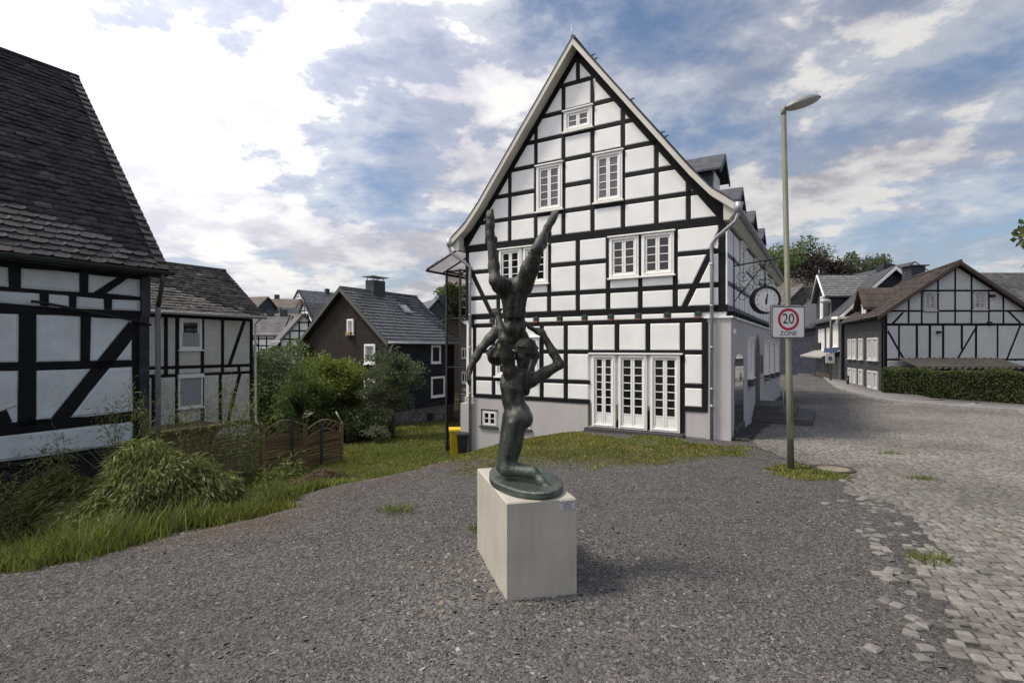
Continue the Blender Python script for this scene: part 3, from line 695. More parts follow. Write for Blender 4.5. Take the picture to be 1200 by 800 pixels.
    # boxed eaves, gutters and downpipes on both long sides
    for sx_, nm in ((1, 'r'), (-1, 'l')):
        X = (lambda x: x) if sx_ == 1 else (lambda x: -8.7-x)
        mb = MB(); q = [(X(-.14), 5.42), (X(-.02), 5.40), (X(.14), 5.58), (X(.14), 5.66), (X(-.14), 5.88)]; mb.prof(q if sx_ == 1 else q[::-1], -.30, Lh+.2); mb.build('eaves_board', M_CREAM, H)
        mb = MB(); seg = [(X(.225)+.075*math.cos(a), 5.66+.075*math.sin(a)) for a in [math.pi+math.pi*k/8 for k in range(9)]]
        seg += [(X(.225)+.066*math.cos(a), 5.66+.066*math.sin(a)) for a in [2*math.pi-math.pi*k/8 for k in range(9)]]
        mb.prof(seg, -.42, Lh+.3); gt = mb.build('gutter', M_ZINC, H)
        zb = -.32 if sx_ == 1 else -1.75; xo = X(-.46)
        mb = MB(); mb.tube([(X(.22), -.36, 5.66), (X(.22), -.36, 5.50), (X(.16), -.34, 5.34), (X(-.34), -.20, 4.98), (xo, -.11, 4.84), (xo, -.10, 4.6), (xo, -.10, zb)], .048, 10); dp = mb.build('downpipe', M_ZINC, H)
        mb = MB(); mb.tube([(X(.24), -.36, 5.80), (X(.22), -.36, 5.62), (X(.22), -.36, 5.52)], [.11, .10, .05], 12); mb.build('hopper', M_ZINC, dp)
        for z in (4.3, 3.2, 2.1, 1.0, .55): 
            if z > zb+.3: mb = MB(); mb.tube([(xo, -.10, z), (xo, -.10, z+.05)], .056, 10); mb.box((xo, -.04, z+.025), (.02, .12, .02)); mb.build('pipe_clip', M_ZINC, dp)
    # --- dormers on the right slope
    for yc in (2.02, 5.85, 9.7, 13.5):
        mb = MB(); w = .62; xf, xb = -.72, -1.9
        mb.prof([(xf, 6.45), (xf, 7.30), (xb-.4, 7.30), (xb, 6.9)], yc-w, yc+w); 
        mb.prof([(yc-w, 7.3), (yc+w, 7.3), (yc, 7.78)], xb-.6, xf+.0, 'x')
        d = mb.build('dormer', M_SLATEW, H)
        mb = MB()
        for sg in (-1, 1):
            for k in range(1):
                vs = []
                for x in (xb-.9, xf+.28):
                    vs += [(x, yc, 7.84), (x, yc+sg*(w+.22), 7.22), (x, yc+sg*(w+.22), 7.28), (x, yc, 7.91)]
                mb.add(vs, [(0, 1, 5, 4), (1, 2, 6, 5), (2, 3, 7, 6), (0, 3, 2, 1), (4, 5, 6, 7)])
        mb.build('dormer_roof', M_SLATE, d)
        mb = MB()
        for sg in (-1, 1):
            vs = []
            for x in (xf+.25, xf+.285): vs += [(x, yc, 7.72), (x, yc+sg*(w+.2), 7.12), (x, yc+sg*(w+.235), 7.26), (x, yc, 7.85)]
            mb.add(vs, [(0, 1, 5, 4), (1, 2, 6, 5), (2, 3, 7, 6), (0, 3, 2, 1), (4, 5, 6, 7)])
        mb.build('dormer_barge_board', M_SLATE, d)
        mb = MB(); mb.box((xf+.012, yc, 6.92), (.05, .95, .72)); mb.build('dormer_window', M_PAINT, d)
    # --- side wall: upper frame
    S = Fac((-.13, 0, 0), (0, 1, 0), (1, 0, 0))
    b = []; B = b.append
    B((.0, 3.17, Lh, 3.17, .18)); B((0, 3.85, Lh, 3.85, .12)); B((0, 4.6, Lh, 4.6, .11)); B((0, 5.40, Lh, 5.40, .12)); B((.10, 3.2, .10, 5.4, .2))
    for k in range(1, 15): B((.1+k*1.16, 3.2, .1+k*1.16, 5.4, .12))
    sw = [(2.45, 3.55, 4.0, 5.3), (6.0, 7.1, 4.0, 5.3), (9.4, 10.5, 4.0, 5.3), (12.8, 13.9, 4.0, 5.3)]
    timber(H, S, [(0, 3.08), (Lh, 3.08), (Lh, 5.45), (0, 5.45)], b, M_PLASTER, M_BEAMG, skip=sw)
    for a0, a1, z0, z1 in sw: window(H, S, a0, a1, z0, z1, 2, 4, fw=.1, sash=.055, d=.06)
    for k in range(30):
        mb = MB(); y = .3+k*.56; S.rect(mb, y-.09, y+.09, 2.955, 3.08, -.02, .20, .008); mb.build('joist_end', M_BEAM, H)
    S0 = Fac((0, 0, 0), (0, 1, 0), (1, 0, 0))
    # arched mirror window near the corner
    def arch(a0, a1, b0, b1, rise, n=12):
        c = (a0+a1)/2; w = (a1-a0)/2
        return [(a0, b0), (a1, b0)]+[(c+w*math.cos(math.pi*k/n), b1-rise+rise*math.sin(math.pi*k/n)) for k in range(n+1)]
    mb = MB(); S0.poly(mb, arch(.55, 2.35, -.08, 1.95, .34), -.03, .012); mb.build('arched_window', mat('shop mirror glass', (.30, .31, .31), .03, .03, 1, .0, metal=.85, spec=.6), H)
    mb = MB(); S0.rect(mb, .50, 2.42, -.16, -.082, -.02, .05); S0.rect(mb, .45, 2.5, -.36, -.17, -.02, .03); mb.build('window_ledge', M_BEAM2, H)
    for a0, a1, z0, z1 in ((3.35, 4.35, 1.15, 2.42), (8.5, 9.5, 1.07, 2.40), (10.9, 11.9, 1.03, 2.36), (13.6, 14.6, .98, 2.31)):
        window(H, S0, a0, a1, z0, z1, 2, 4, fw=.1, sash=.055, d=.07)
        mb = MB(); S0.rect(mb, a0+.05, a1-.05, z0-.26, z0-.04, -.02, .16, .01); mb.build('flower_box', M_BEAM2, H)
    # arched doorway with steps and rail
    mb = MB(); S0.poly(mb, arch(5.45, 6.75, .14, 2.58, .75), -.03, .02); dw = mb.build('doorway', mat('painted doorway shade', (.16, .15, .155), .8, .1, 3, .1, 30), H)  # flat arch; the shade of a recess is put into its grey
    mb = MB(); S0.poly(mb, arch(5.62, 6.58, .14, 2.35, .6), .0, .03); mb.build('front_door', mat('brown oak door', (.07, .045, .03), .5, .2, 6, .3, 30), dw)
    st = M_STEP
    for k, (x1, z1, ya, yb) in enumerate(((1.75, -.17, 4.4, 8.0), (1.25, .0, 4.75, 7.6), (.75, .15, 5.1, 7.2))):
        mb = MB(); mb.box((x1/2+.012, (ya+yb)/2, z1-.10-k*.001), (x1, yb-ya, .19)); mb.build('stone_step', st, H)
    mb = MB(); mb.tube([(.9, 5.0, -.15), (.9, 5.0, .75), (.55, 5.05, 1.05), (.05, 5.1, 1.1)], .02, 8); mb.build('handrail', M_ZINC, H)
    mb = MB(); S0.rect(mb, 7.15, 7.75, 1.15, 1.85, .0, .035); mb.build('menu_board', mat('menu board', (.06, .06, .06), .4, .2, 5, 0), H)
    # wall lamp at the corner
    mb = MB(); mb.box((.04, .35, 2.55), (.07, .06, .12)); mb.build('wall_sensor', M_PAINT, H)
    return H
M_GREENB = mat('dark green painted joist', (.018, .045, .035), .5, .2, 10, .3, 40)
M_REDB = mat('brick red paint', (.19, .055, .035), .55, .15, 10, .2, 40)
M_BEAM2 = mat('dark slate sill', (.07, .07, .072), .6, .2, 8, .3, 40)
M_BEAMG = mat('weathered grey beam', (.10, .10, .115), .7, .3, 5, .4, 22, rnd=.2)
M_CREAM2 = mat('white painted verge', (.56, .535, .465), .55, .08, 1.5, .15, 20)
M_SLATEW = mat('slate cladding blue grey', (.045, .052, .066), .5, .25, 3, .4, 12, brick=(.22, .14, .01, .2))
M_STEP = mat('stone steps', (.075, .075, .075), .75, .25, 8, .3, 40)
main_house()
# drain strip of dark pebbles between wall and setts
def pebble_strip():
    n = 420; v = RNG.uniform(.1, 4.3, n); u = -RNG.uniform(.03, .42, n)
    X = HC[0]+u*HG[0]+v*HS[0]; Y = HC[1]+u*HG[1]+v*HS[1]
    return X, Y
# ---------------------------------------------------------------- hanging clock on its wrought iron bracket
def clock():
    C = thing('hanging_clock', 'round white faced street clock hanging from a scrolled wrought iron wall bracket', 'clock', (5.73, 14.0, 0), RZM)
    # local: x out of the side wall, y back
    y = 1.2; tip = (1.42, y+.0, 4.50)
    br = MB(); br.tube([(-.1, y, 3.25), (-.1, y, 4.66)], .022, 8); br.tube([(-.1, y, 4.42), (1.62, y, 4.60)], .018, 8); br.tube([(-.1, y, 3.4), (.75, y, 4.50)], .013, 8)
    def scroll(cx, cz, r, turns, a0, sg):
        pts = []
        for k in range(26):
            t = k/25; a = a0+sg*turns*2*math.pi*t; q = r*(1-.8*t); pts.append((cx+q*math.cos(a), y, cz+q*math.sin(a)))
        br.tube(pts, .008, 6)
    for cx, cz, r in ((.12, 4.12, .17), (.40, 4.30, .12), (.15, 3.55, .17), (.55, 3.95, .15), (.85, 4.38, .12), (.62, 4.32, .08), (-.0, 3.85, .09), (.30, 3.80, .10)):
        scroll(cx, cz, r, 1.25, random.uniform(0, 6), random.choice((1, -1)))
    br.tube([(.70, y, 4.5), (.70, y, 4.02)], .012, 8)
    br.build('bracket', M_IRON, C)
    # the clock head faces down the street and towards the yard
    ck = Vector((.70, y, 3.42)); ang = R(28)
    ax = Vector((math.cos(ang), math.sin(ang)*1, 0)); nm = Vector((math.sin(ang), -math.cos(ang), 0))
    Mx = Matrix(((ax.x, 0, nm.x, ck.x), (ax.y, 0, nm.y, ck.y), (0, 1, 0, ck.z), (0, 0, 0, 1)))
    def circ(r0, r1, d0, d1, m, name, n=40):
        mb = MB(); vs = []
        for r, d in ((r0, d0), (r1, d0), (r1, d1), (r0, d1)):
            for k in range(n): a = 2*math.pi*k/n; vs.append(Mx @ Vector((r*math.cos(a), r*math.sin(a), d)))
        mb.add(vs, [(i*n+k, i*n+(k+1) % n, ((i+1) % 4)*n+(k+1) % n, ((i+1) % 4)*n+k) for i in range(4) for k in range(n)], True); return mb.build(name, m, C)
    circ(.325, .38, -.12, .12, M_IRON, 'rim')
    mface = mat('enamel clock face', (.66, .66, .65), .35, .03, 3, 0)
    n = 40
    for sg in (1, -1):
        mb = MB(); vs = [Mx @ Vector((.327*math.cos(2*math.pi*k/n), .327*math.sin(2*math.pi*k/n), d*sg)) for d in (.02, .085) for k in range(n)]
        mb.add(vs, [tuple(range(n, 2*n))]+[(k, (k+1) % n, n+(k+1) % n, n+k) for k in range(n)]); face = mb.build('clock_face', mface, C)
        Mf = Mx @ Matrix.Translation((0, 0, .0865)) if sg == 1 else Mx @ Matrix.Rotation(math.pi, 4, 'Y') @ Matrix.Translation((0, 0, .0865))
        for h in range(1, 13):
            a = math.pi/2-h*math.pi/6
            text_mesh('numeral', str(h), .085, Mf @ Matrix.Translation((.25*math.cos(a), .25*math.sin(a), 0)), M_IRON, face, .001)
        for h in range(60):
            pass
        for a, L, w, nm_ in ((R(90-10), .20, .016, 'minute_hand'), (R(-90-5), .14, .024, 'hour_hand')):
            mb = MB(); d = Vector((math.cos(a), math.sin(a), 0)); p = Vector((-d.y, d.x, 0)); 
            vs = [Mf @ (d*l+p*q+Vector((0, 0, zz))) for zz in (.004, .010) for l, q in ((-.04, w), (L*.7, w), (L, 0), (L*.7, -w), (-.04, -w))]
            mb.add(vs, [(5, 6, 7, 8, 9)]+[(k, (k+1) % 5, 5+(k+1) % 5, 5+k) for k in range(5)]); mb.build(nm_, M_IRON, face)
    mb = MB(); top = Vector((ck.x, ck.y, ck.z+.38)); mb.tube([top, (ck.x, ck.y, 4.05)], .016, 8)
    for r_, zz in ((.075, .10),):
        mb.tube([(ck.x+.16*math.cos(2*math.pi*k/20)*ax.x, ck.y+.16*math.cos(2*math.pi*k/20)*ax.y, ck.z+.50+.075*math.sin(2*math.pi*k/20)) for k in range(21)], .012, 6)
    mb.build('hanger', M_IRON, C)
    mb = MB(); mb.tube([top+Vector((0, 0, -.01)), top+Vector((0, 0, .08))], [.06, .03], 10); mb.build('finial', M_IRON, C)
clock()
# ---------------------------------------------------------------- dark roofed half-timbered house at the left
M_TILE = mat('mossy dark slate tile', (.031, .028, .030), .6, .35, 9, .6, 25, col2=(.050, .042, .033), rnd=.5, spec=.35, bdist=.008)
M_TILEA = mat('mossy dark slate tiles', (.036, .033, .034), .6, .35, 9, .6, 25, col2=(.056, .047, .037), attr=True, spec=.35, bdist=.008)
M_BROWNW = mat('dark brown shiplap', (.018, .017, .018), .6, .3, 6, .3, 30)
def slate_corner(parent, fc, a0, a1, b0, b1, d, step, m):
    """column of overlapping slates covering a corner post"""
    b = b0; k = 0
    while b < b1-.02:
        t = min(b+step, b1); mb = MB()
        vs = [fc.p(a0, b, d+.014), fc.p(a1, b, d+.014), fc.p(a1, t, d), fc.p(a0, t, d), fc.p(a0, b, -.02), fc.p(a1, b, -.02), fc.p(a1, t, -.02), fc.p(a0, t, -.02)]
        mb.add(vs, [(0, 1, 2, 3), (0, 4, 5, 1), (1, 5, 6, 2), (3, 2, 6, 7), (0, 3, 7, 4)]); mb.build('slate', m, parent); b = t
def tiled_roof(parent, origin, along, up, L, Hs, tw, th, mt, mta, name='roof', each=0, eye=Vector((0, 0, EYE)), lap=1.35, skew=.0, base=None, thick=.012):
    """a roof slope of real tiles: origin at the eave, 'along' the eave, 'up' the slope"""
    A = Vector(along).normalized(); U = Vector(up).normalized(); Nn = A.cross(U).normalized()
    if Nn.z < 0: Nn = -Nn
    o = Vector(origin); mb = MB()
    vs = [o-Nn*.10, o+A*L-Nn*.10, o+A*L+U*Hs-Nn*.10, o+U*Hs-Nn*.10, o-Nn*.005, o+A*L-Nn*.005, o+A*L+U*Hs-Nn*.005, o+U*Hs-Nn*.005]
    mb.add(vs, [(0, 3, 2, 1), (4, 5, 6, 7), (0, 1, 5, 4), (1, 2, 6, 5), (2, 3, 7, 6), (3, 0, 4, 7)])
    roof = mb.build(name, base or mt, parent)
    rows = int(Hs/th)+1; cols = int(L/tw)+2; T = []
    for j in range(rows):
        for i in range(-1, cols):
            a = (i+(j % 2)*.5)*tw; b = j*th
            a0, a1 = max(a, 0), min(a+tw, L)
            if a1-a0 < tw*.2 or b > Hs-.02: continue
            T.append((a0, a1, b, min(b+th*lap, Hs)))
    Mw = Matrix.Identity(4)
    V = []; 
    for a0, a1, b0, b1 in T:
        q = random.uniform(-.006, .012); e = random.uniform(-.010, .010); g = .0035; dp = random.uniform(-.010, .010)
        lo = thick+.018+q; hi = .004
        # rounded lower corner (old German cover): cut the lower left corner
        cut = (a1-a0)*.30
        pts = [(a0+g, b0+cut*.55+dp, lo), (a0+g+cut, b0+dp, lo+e), (a1-g, b0+dp+.01, lo+e), (a1-g, b1, hi), (a0+g, b1, hi)]
        V.append([o+A*x+U*y+Nn*z for x, y, z in pts]+[o+A*x+U*y+Nn*(z-thick) for x, y, z in pts[:3]])
    fs = [(0, 1, 2, 3, 4), (0, 5, 6, 1), (1, 6, 7, 2)]
    ordr = list(range(len(T)))
    if each:
        pw = parent.matrix_basis if parent else Matrix.Identity(4)
        ordr.sort(key=lambda i: ((pw @ V[i][0])-eye).length)
    for i in ordr[:each]:
        m_ = MB(); c = V[i][0]; m_.add([p-c for p in V[i]], fs); m_.build('roof_tile', mt, roof, c)
    rest = ordr[each:]
    if rest:
        vv = np.array([[tuple(p) for p in V[i]] for i in rest]).reshape(-1, 3); tri = np.array([(0, 1, 2), (0, 2, 3), (0, 3, 4), (0, 5, 6), (0, 6, 1), (1, 6, 7), (1, 7, 2)])
        Fc = (np.arange(len(rest))[:, None, None]*8+tri[None]).reshape(-1, 3)
        tn = np.repeat(RNG.uniform(.5, 1.5, (len(rest), 1))*np.where(RNG.random((len(rest), 1)) < .03, 1.9, 1), 8, 0)*np.ones((1, 3))
        stuff(np_mesh('roof_tiles', vv, Fc, mta, tn, roof))
    return roof
def left_house():
    ox, oy = -7.167, 10.5
    H = thing('old_farmhouse', 'old half-timbered house with huge dark mossy slate roof and black base behind the bush', 'house', (ox, oy, 0), RZM)
    # local frame as the big house: x along the gable (to the left negative), y along the visible side wall (towards back); corner at 0,0, wall runs to y=-6
    S = Fac((0, 0, 0), (0, -1, 0), (1, 0, 0)); Lw = 7.0
    mb = MB(); mb.prof([(-7.4, .25), (0, .25), (0, 3.55), (-3.7, 8.2), (-7.4, 3.55)], -Lw, -.02); mb.build('wall', M_PLASTER_OLD, H)
    mb = MB(); mb.box((-3.7, -Lw/2, -1.1), (7.32, Lw-.1, 2.7)); mb.build('base_wall', mat('black tarred base wall', (.022, .022, .026), .7, .3, 4, .4, 20), H)
    b = []; B = b.append
    B((Lw, 3.48, 0, 3.48, .10)); B((Lw, 3.065, 0, 3.065, .085)); B((Lw, 2.745, .0, 2.745, .15)); B((Lw, 1.80, .2, 1.80, .125)); B((Lw, .79, .14, .79, .19)); B((Lw, .255, .1, .255, .05))
    for a, w in ((1.03, .13), (1.98, .155), (3.1, .15), (4.3, .15), (5.5, .15)): B((a, 3.1, a, 3.45, w))
    for a in (.66, 1.19, 1.60, 2.5, 3.0, 3.6): B((a, 2.82, a, 3.03, .11))
    for a, z0, w in ((1.01, 1.86, .155), (1.82, .8, .235), (3.0, .8, .2), (4.1, .8, .2), (5.2, .8, .2)): B((a, z0, a, 2.7, w))
    B((.20, .3, .20, 2.75, .12)); B((.34, 3.5, .86, 3.05, .12)); B((.22, 2.55, 1.44, .78, .22)); B((2.05, 1.0, 2.8, .72, .2)); B((3.2, 2.5, 4.0, .9, .2))
    timber(H, S, [(Lw, .24), (.14, .24), (.14, 3.5), (Lw, 3.5)], b, M_PLASTER_OLD, M_BEAM, dbeam=.012, dpan=.018, bev=.03, jit=.016)
    slate_corner(H, S, -.02, .15, -.4, 2.72, .05, .155, mat('corner slate', (.028, .027, .032), .55, .2, 8, .3, 30, rnd=.3))
    mb = MB(); S.rect(mb, -.03, .12, 2.70, 3.48, -.02, .075); mb.build('corner_board', mat('grey corner board', (.045, .045, .055), .6, .2, 4, .2, 30), H)
    mb = MB(); S.rect(mb, -.0, Lw, .165, .225, -.02, .06, .008); mb.build('sill_board', M_BROWNW, H)
    # roof: eave over the wall, steep slope
    ez, er = 3.62, .30; rise, run = 4.85, 4.0
    tiled_roof(H, (er, .25, ez), (0, -1, 0), (-run, 0, rise), 7.6, math.hypot(rise, run), .26, .155, M_TILE, M_TILEA, each=290, base=M_TILE)
    mb = MB(); mb.prof([(er-run, ez+rise-.02), (er-2*run, ez), (er-2*run, ez-.1), (er-run, ez+rise-.14)], -Lw, .25); mb.build('rear_roof', M_TILE, H)
    mb = MB(); vs = []
    mb.tube([(er-run, .27, ez+rise+.0), (er-run, -7.4, ez+rise+.0)], .06, 8); mb.build('ridge_capping', M_TILE, H)
    U = Vector((-run, 0, rise)).normalized(); n = 32
    for k in range(n):                     # verge slates along the gable edge
        p = Vector((er, .26, ez))+U*(k*.198); mb = MB(); nn = Vector((rise, 0, run)).normalized()
        vs = [p+nn*.045, p+Vector((0, -.2, 0))+nn*.05, p+Vector((0, -.2, 0))+U*.24+nn*.02, p+U*.24+nn*.02, p-nn*.05, p+U*.24-nn*.05]
        mb.add(vs, [(0, 1, 2, 3), (0, 3, 5, 4)]); mb.build('verge_tile', M_TILE, H)
    mb = MB(); mb.box((.10, -3.4, 3.545), (.36, 7.3, .07)); mb.build('soffit', M_BROWNW, H)
    mb = MB(); gm_ = mat('green black gutter', (.028, .036, .034), .4, .2, 6, .1, 40, spec=.5); gx0, gz0 = .38, 3.60
    seg = [(gx0+.07*math.cos(math.pi+math.pi*k/8), gz0+.07*math.sin(math.pi+math.pi*k/8)) for k in range(9)]+[(gx0+.06*math.cos(2*math.pi-math.pi*k/8), gz0+.06*math.sin(2*math.pi-math.pi*k/8)) for k in range(9)]
    mb.prof(seg, -7.2, .30); mb.build('gutter', gm_, H)
    mb = MB(); mb.tube([(.38, .10, 3.55), (.38, .10, 3.40), (.20, .13, 3.02), (.13, .14, 2.9)], .042, 10); dp = mb.build('downpipe', gm_, H)
    mb = MB(); mb.tube([(.13, .14, 3.0), (.13, .14, 2.68), (.09, .14, 2.6), (.13, .14, 2.5), (.13, .14, -1.6)], .05, 10); mb.build('lower_pipe', mat('grey plastic pipe', (.15, .15, .165), .5, .1, 5, .05, 40), H)
    mb = MB(); mb.tube([(.12, .02, 2.55), (.12, -.10, 2.6), (.10, -1.72, 2.88), (.10, -1.80, 2.88)], .024, 8); mb.build('conduit', M_BROWNW, H)
    # area railing in front of the base wall
    Rg = thing('white_area_railing', 'thin white metal railing low against the black base of the old house', 'railing', (ox, oy, 0), RZM)
    yy = [-.2-k*.55 for k in range(8)]; zb = gz(ox, oy)-.3
    for k, y in enumerate(yy): mb = MB(); mb.tube([(.55, y, -1.9), (.55, y, -.42)], .014, 6); mb.build('post', M_PAINT, Rg)
    for z in (-.75, -1.0): mb = MB(); mb.tube([(.55, yy[0], z), (.55, yy[-1], z)], .012, 6); mb.build('rail', M_PAINT, Rg)
left_house()
# ---------------------------------------------------------------- second half-timbered house further back
def second_house():
    H = thing('small_half_timbered_house', 'small half-timbered house with two roller blind windows behind the garden fence', 'house', (-9.697, 20.0, 0), RZM)
    S = Fac((0, 0, 0), (0, -1, 0), (1, 0, 0)); Lw = 5.5
    mb = MB(); mb.prof([(-4.9, -2.9), (0, -2.9), (0, 3.25), (-2.25, 4.95), (-4.8, 3.1)], -Lw, -.02); mb.build('wall', M_PLASTER_DIRTY, H)
    b = []; B = b.append
    B((Lw, 3.17, 0, 3.17, .14)); B((Lw, 1.47, 0, 1.47, .10)); B((Lw, 1.21, 0, 1.21, .10)); B((Lw, -.66, 0, -.66, .10)); B((.06, -.6, .06, 3.1, .13))
    for a, z0, z1 in ((3.05, 1.21, 3.1), (2.70, -.6, 3.1), (1.87, -.6, 3.1), (1.16, 1.2, 3.1), (1.24, -.6, 1.21), (3.42, -.6, 1.21), (.55, 1.21, 1.47), (4.2, -.6, 3.1)): B((a, z0, a, z1, .115))
    B((.34, 3.1, .92, 1.47, .12)); B((.50, 1.2, 1.0, -.66, .12))
    wr = [(1.92, 2.62, 2.02, 3.10), (1.92, 2.66, .08, 1.20)]
    timber(H, S, [(Lw, -.7), (.0, -.7), (.0, 3.2), (Lw, 3.2)], b, M_PLASTER_DIRTY, M_BEAM, skip=wr, jit=.008)
    w = window(H, S, 1.90, 2.64, 2.04, 3.10, 1, 2, d=.05, fw=.08, leaves=1, head=False)
    mb = MB(); S.rect(mb, 2.0, 2.54, 2.16, 2.62, .032, .038); mb.build('half_lowered_blind', M_SHUTTER, w)
    w = window(H, S, 1.88, 2.68, .10, 1.18, 1, 1, d=.06, fw=.06, leaves=1, head=False)
    mb = MB(); S.rect(mb, 1.95, 2.61, .18, 1.14, .035, .045); mb.build('roller_blind', M_SHUTTER, w)
    mb = MB(); S.rect(mb, 1.86, 2.70, 1.10, 1.24, 0, .12, .012); mb.build('blind_box', M_PAINT, w)
    run, rise, ez, er = 2.6, 1.92, 3.27, .38
    tiled_roof(H, (er, .30, ez), (0, -1, 0), (-run, 0, rise), 6.4, math.hypot(rise, run), .22, .17, M_TILE2, M_TILE2A, each=280, base=M_TILE2)
    mb = MB(); mb.prof([(er-run, ez+rise-.02), (er-2*run, ez), (er-2*run, ez-.1), (er-run, ez+rise-.14)], -Lw, .3); mb.build('rear_roof', M_TILE2, H)
    mb = MB(); mb.tube([(er-run, .3, ez+rise), (er-run, -6.0, ez+rise)], .07, 8); mb.build('ridge_capping', M_TILE2, H)
    mb = MB(); mb.tube([(er+.02, .30, ez-.03), (er+.02, -6, ez-.03)], .055, 8); mb.build('gutter', mat('pale grey gutter', (.30, .30, .29), .5, .1, 5, .05), H)
    mb = MB(); mb.box((.17, -3, 3.235), (.36, 6.4, .04)); mb.build('soffit', M_BROWNW, H)
    mb = MB(); mb.tube([(.35, .1, 3.2), (.08, .06, 3.0), (.08, .06, -.6), (.2, .1, -.8)], .04, 8); mb.build('downpipe', M_PAINT, H)
M_TILE2 = mat('grey weathered roof tile', (.075, .070, .066), .75, .4, 8, .5, 30, col2=(.12, .11, .09), rnd=.3, bdist=.008)
M_TILE2A = mat('grey weathered roof tiles', (.075, .070, .066), .75, .4, 8, .5, 30, col2=(.12, .11, .09), attr=True, bdist=.008)
second_house()
# ---------------------------------------------------------------- garden fence with arched trellis tops
M_FENCE = mat('brown stained fence wood', (.17, .115, .065), .75, .35, 3, .5, 25, stretch=(1, 1, 6), rnd=.4, bdist=.004)
def fence():
    Fo = thing('garden_fence', 'brown wooden lamella fence with arched trellis tops along the lawn', 'fence', (-7.0, 22.0, 0), 0)
    # right end at (-7,22); each panel 1.8 m towards the viewer-left
    P = [Vector((0, 0))]; d = Vector((-.505, -.863))
    for k in range(4): P.append(P[-1]+d*1.8)
    for k in range(4):
        a, b = P[k], P[k+1]; za, zb = gz(-7+a.x, 22+a.y), gz(-7+b.x, 22+b.y); z0 = (-2.52, -2.30, -2.12, -1.98)[k]; z0 = max(z0, (za+zb)/2+.05)
        dirv = Vector((d.x, d.y, 0)); nv = Vector((-d.y, d.x, 0))
        ang = math.atan2(d.y, d.x)
        fr = MB()
        def hb(mb, s0, s1, zc, h, t=.045, off=0): 
            c = a+d*((s0+s1)/2); mb.box((c.x+nv.x*off, c.y+nv.y*off, zc), (s1-s0, t, h), ang)
        def top(s): return 1.42+.34*math.sin(math.pi*s/1.8)
        for s in (.06, 1.74): mb = fr; c = a+d*s; mb.box((c.x, c.y, z0+(top(s)+.0)/2), (.05, .06, top(s)), ang)
        pts = [(a.x+d.x*s, a.y+d.y*s, z0+top(s)) for s in np.linspace(.05, 1.75, 12)]; fr.tube(pts, .034, 6)
        pts = [(a.x+d.x*s, a.y+d.y*s, z0+top(s)-.36) for s in np.linspace(.05, 1.75, 12)]; fr.tube(pts, .026, 6)
        for s in np.linspace(.05, 1.6, 7):
            for q in (1, -1):
                s1 = s+.3*q
                if not .05 < s1 < 1.75: continue
                fr.tube([(a.x+d.x*s, a.y+d.y*s, z0+top(s)-.34), (a.x+d.x*s1, a.y+d.y*s1, z0+top(s1)-.02)], .012, 5)
        panel = fr.build('fence_panel', M_FENCE, Fo)
        for j in range(11):
            zc = z0+.08+j*.115; mb = MB(); s0, s1 = .08, 1.72
            if zc > z0+1.22: s0, s1 = .38, 1.42
            n = 6; vs = []
            for i in range(n+1):
                s = s0+(s1-s0)*i/n; bulge = (.022 if j % 2 else -.018)*math.sin(math.pi*i/n*3); c = a+d*s
                for t_, zz in ((-.006, -.052), (.006, -.052), (.006, .048), (-.006, .048)): vs.append((c.x+nv.x*(bulge+t_+.012*(zz > 0)), c.y+nv.y*(bulge+t_+.012*(zz > 0)), zc+zz))
            mb.add(vs, [(i*4+q, i*4+(q+1) % 4, (i+1)*4+(q+1) % 4, (i+1)*4+q) for i in range(n) for q in range(4)]); mb.build('slat', M_FENCE, panel)
    for k, p in enumerate(P):
        z = gz(-7+p.x, 22+p.y); mb = MB(); h = 1.55; zt = (-.92, -.80, -.55, -.36, -.3)[k]; mb.box((p.x, p.y, (zt+z-.3)/2), (.09, .09, zt-z+.3), math.atan2(d.y, d.x)); mb.build('post', M_FENCE, Fo)
    for k, s in ((0, .62), (1, .35)):
        c = P[k]+d*(s*1.8); nv = Vector((-d.y, d.x)); z = gz(-7+c.x, 22+c.y); mb = MB(); c = c+nv*.12
        mb.box((c.x, c.y, (z-.3+z0_top[k])/2), (.07, .07, z0_top[k]-z+.3), math.atan2(d.y, d.x)); mb.build('steel_post', mat('blue grey steel post', (.05, .06, .085), .5, .1, 5, .05), Fo)
    mb = MB(); p = P[0]; mb.tube([(p.x+.0, p.y, -.95), (p.x-.25, p.y+.02, -.5)], .03, 6); mb.build('loose_batten', mat('bleached batten', (.35, .33, .29), .8), Fo)
z0_top = (-.72, -.5)
fence()
# shed roof end seen over the bush
def shed():
    T = thing('garden_shed', 'low brown wooden shed with flat roof between the fence and the downpipe', 'shed', (-9.75, 16.6, 0), RZM)
    mb = MB(); mb.box((0, -1.0, -1.3), (1.2, 2.6, 1.9)); mb.build('wall', M_FENCE, T)
    mb = MB(); mb.box((.0, -1.0, -.30), (1.5, 3.0, .10)); mb.build('roof', mat('brown felt edge', (.10, .07, .04), .8, .3, 6, .3, 30), T)
    mb = MB(); mb.box((.62, .1, -1.45), (.06, .1, 1.8)); mb.build('post', M_FENCE, T)
shed()
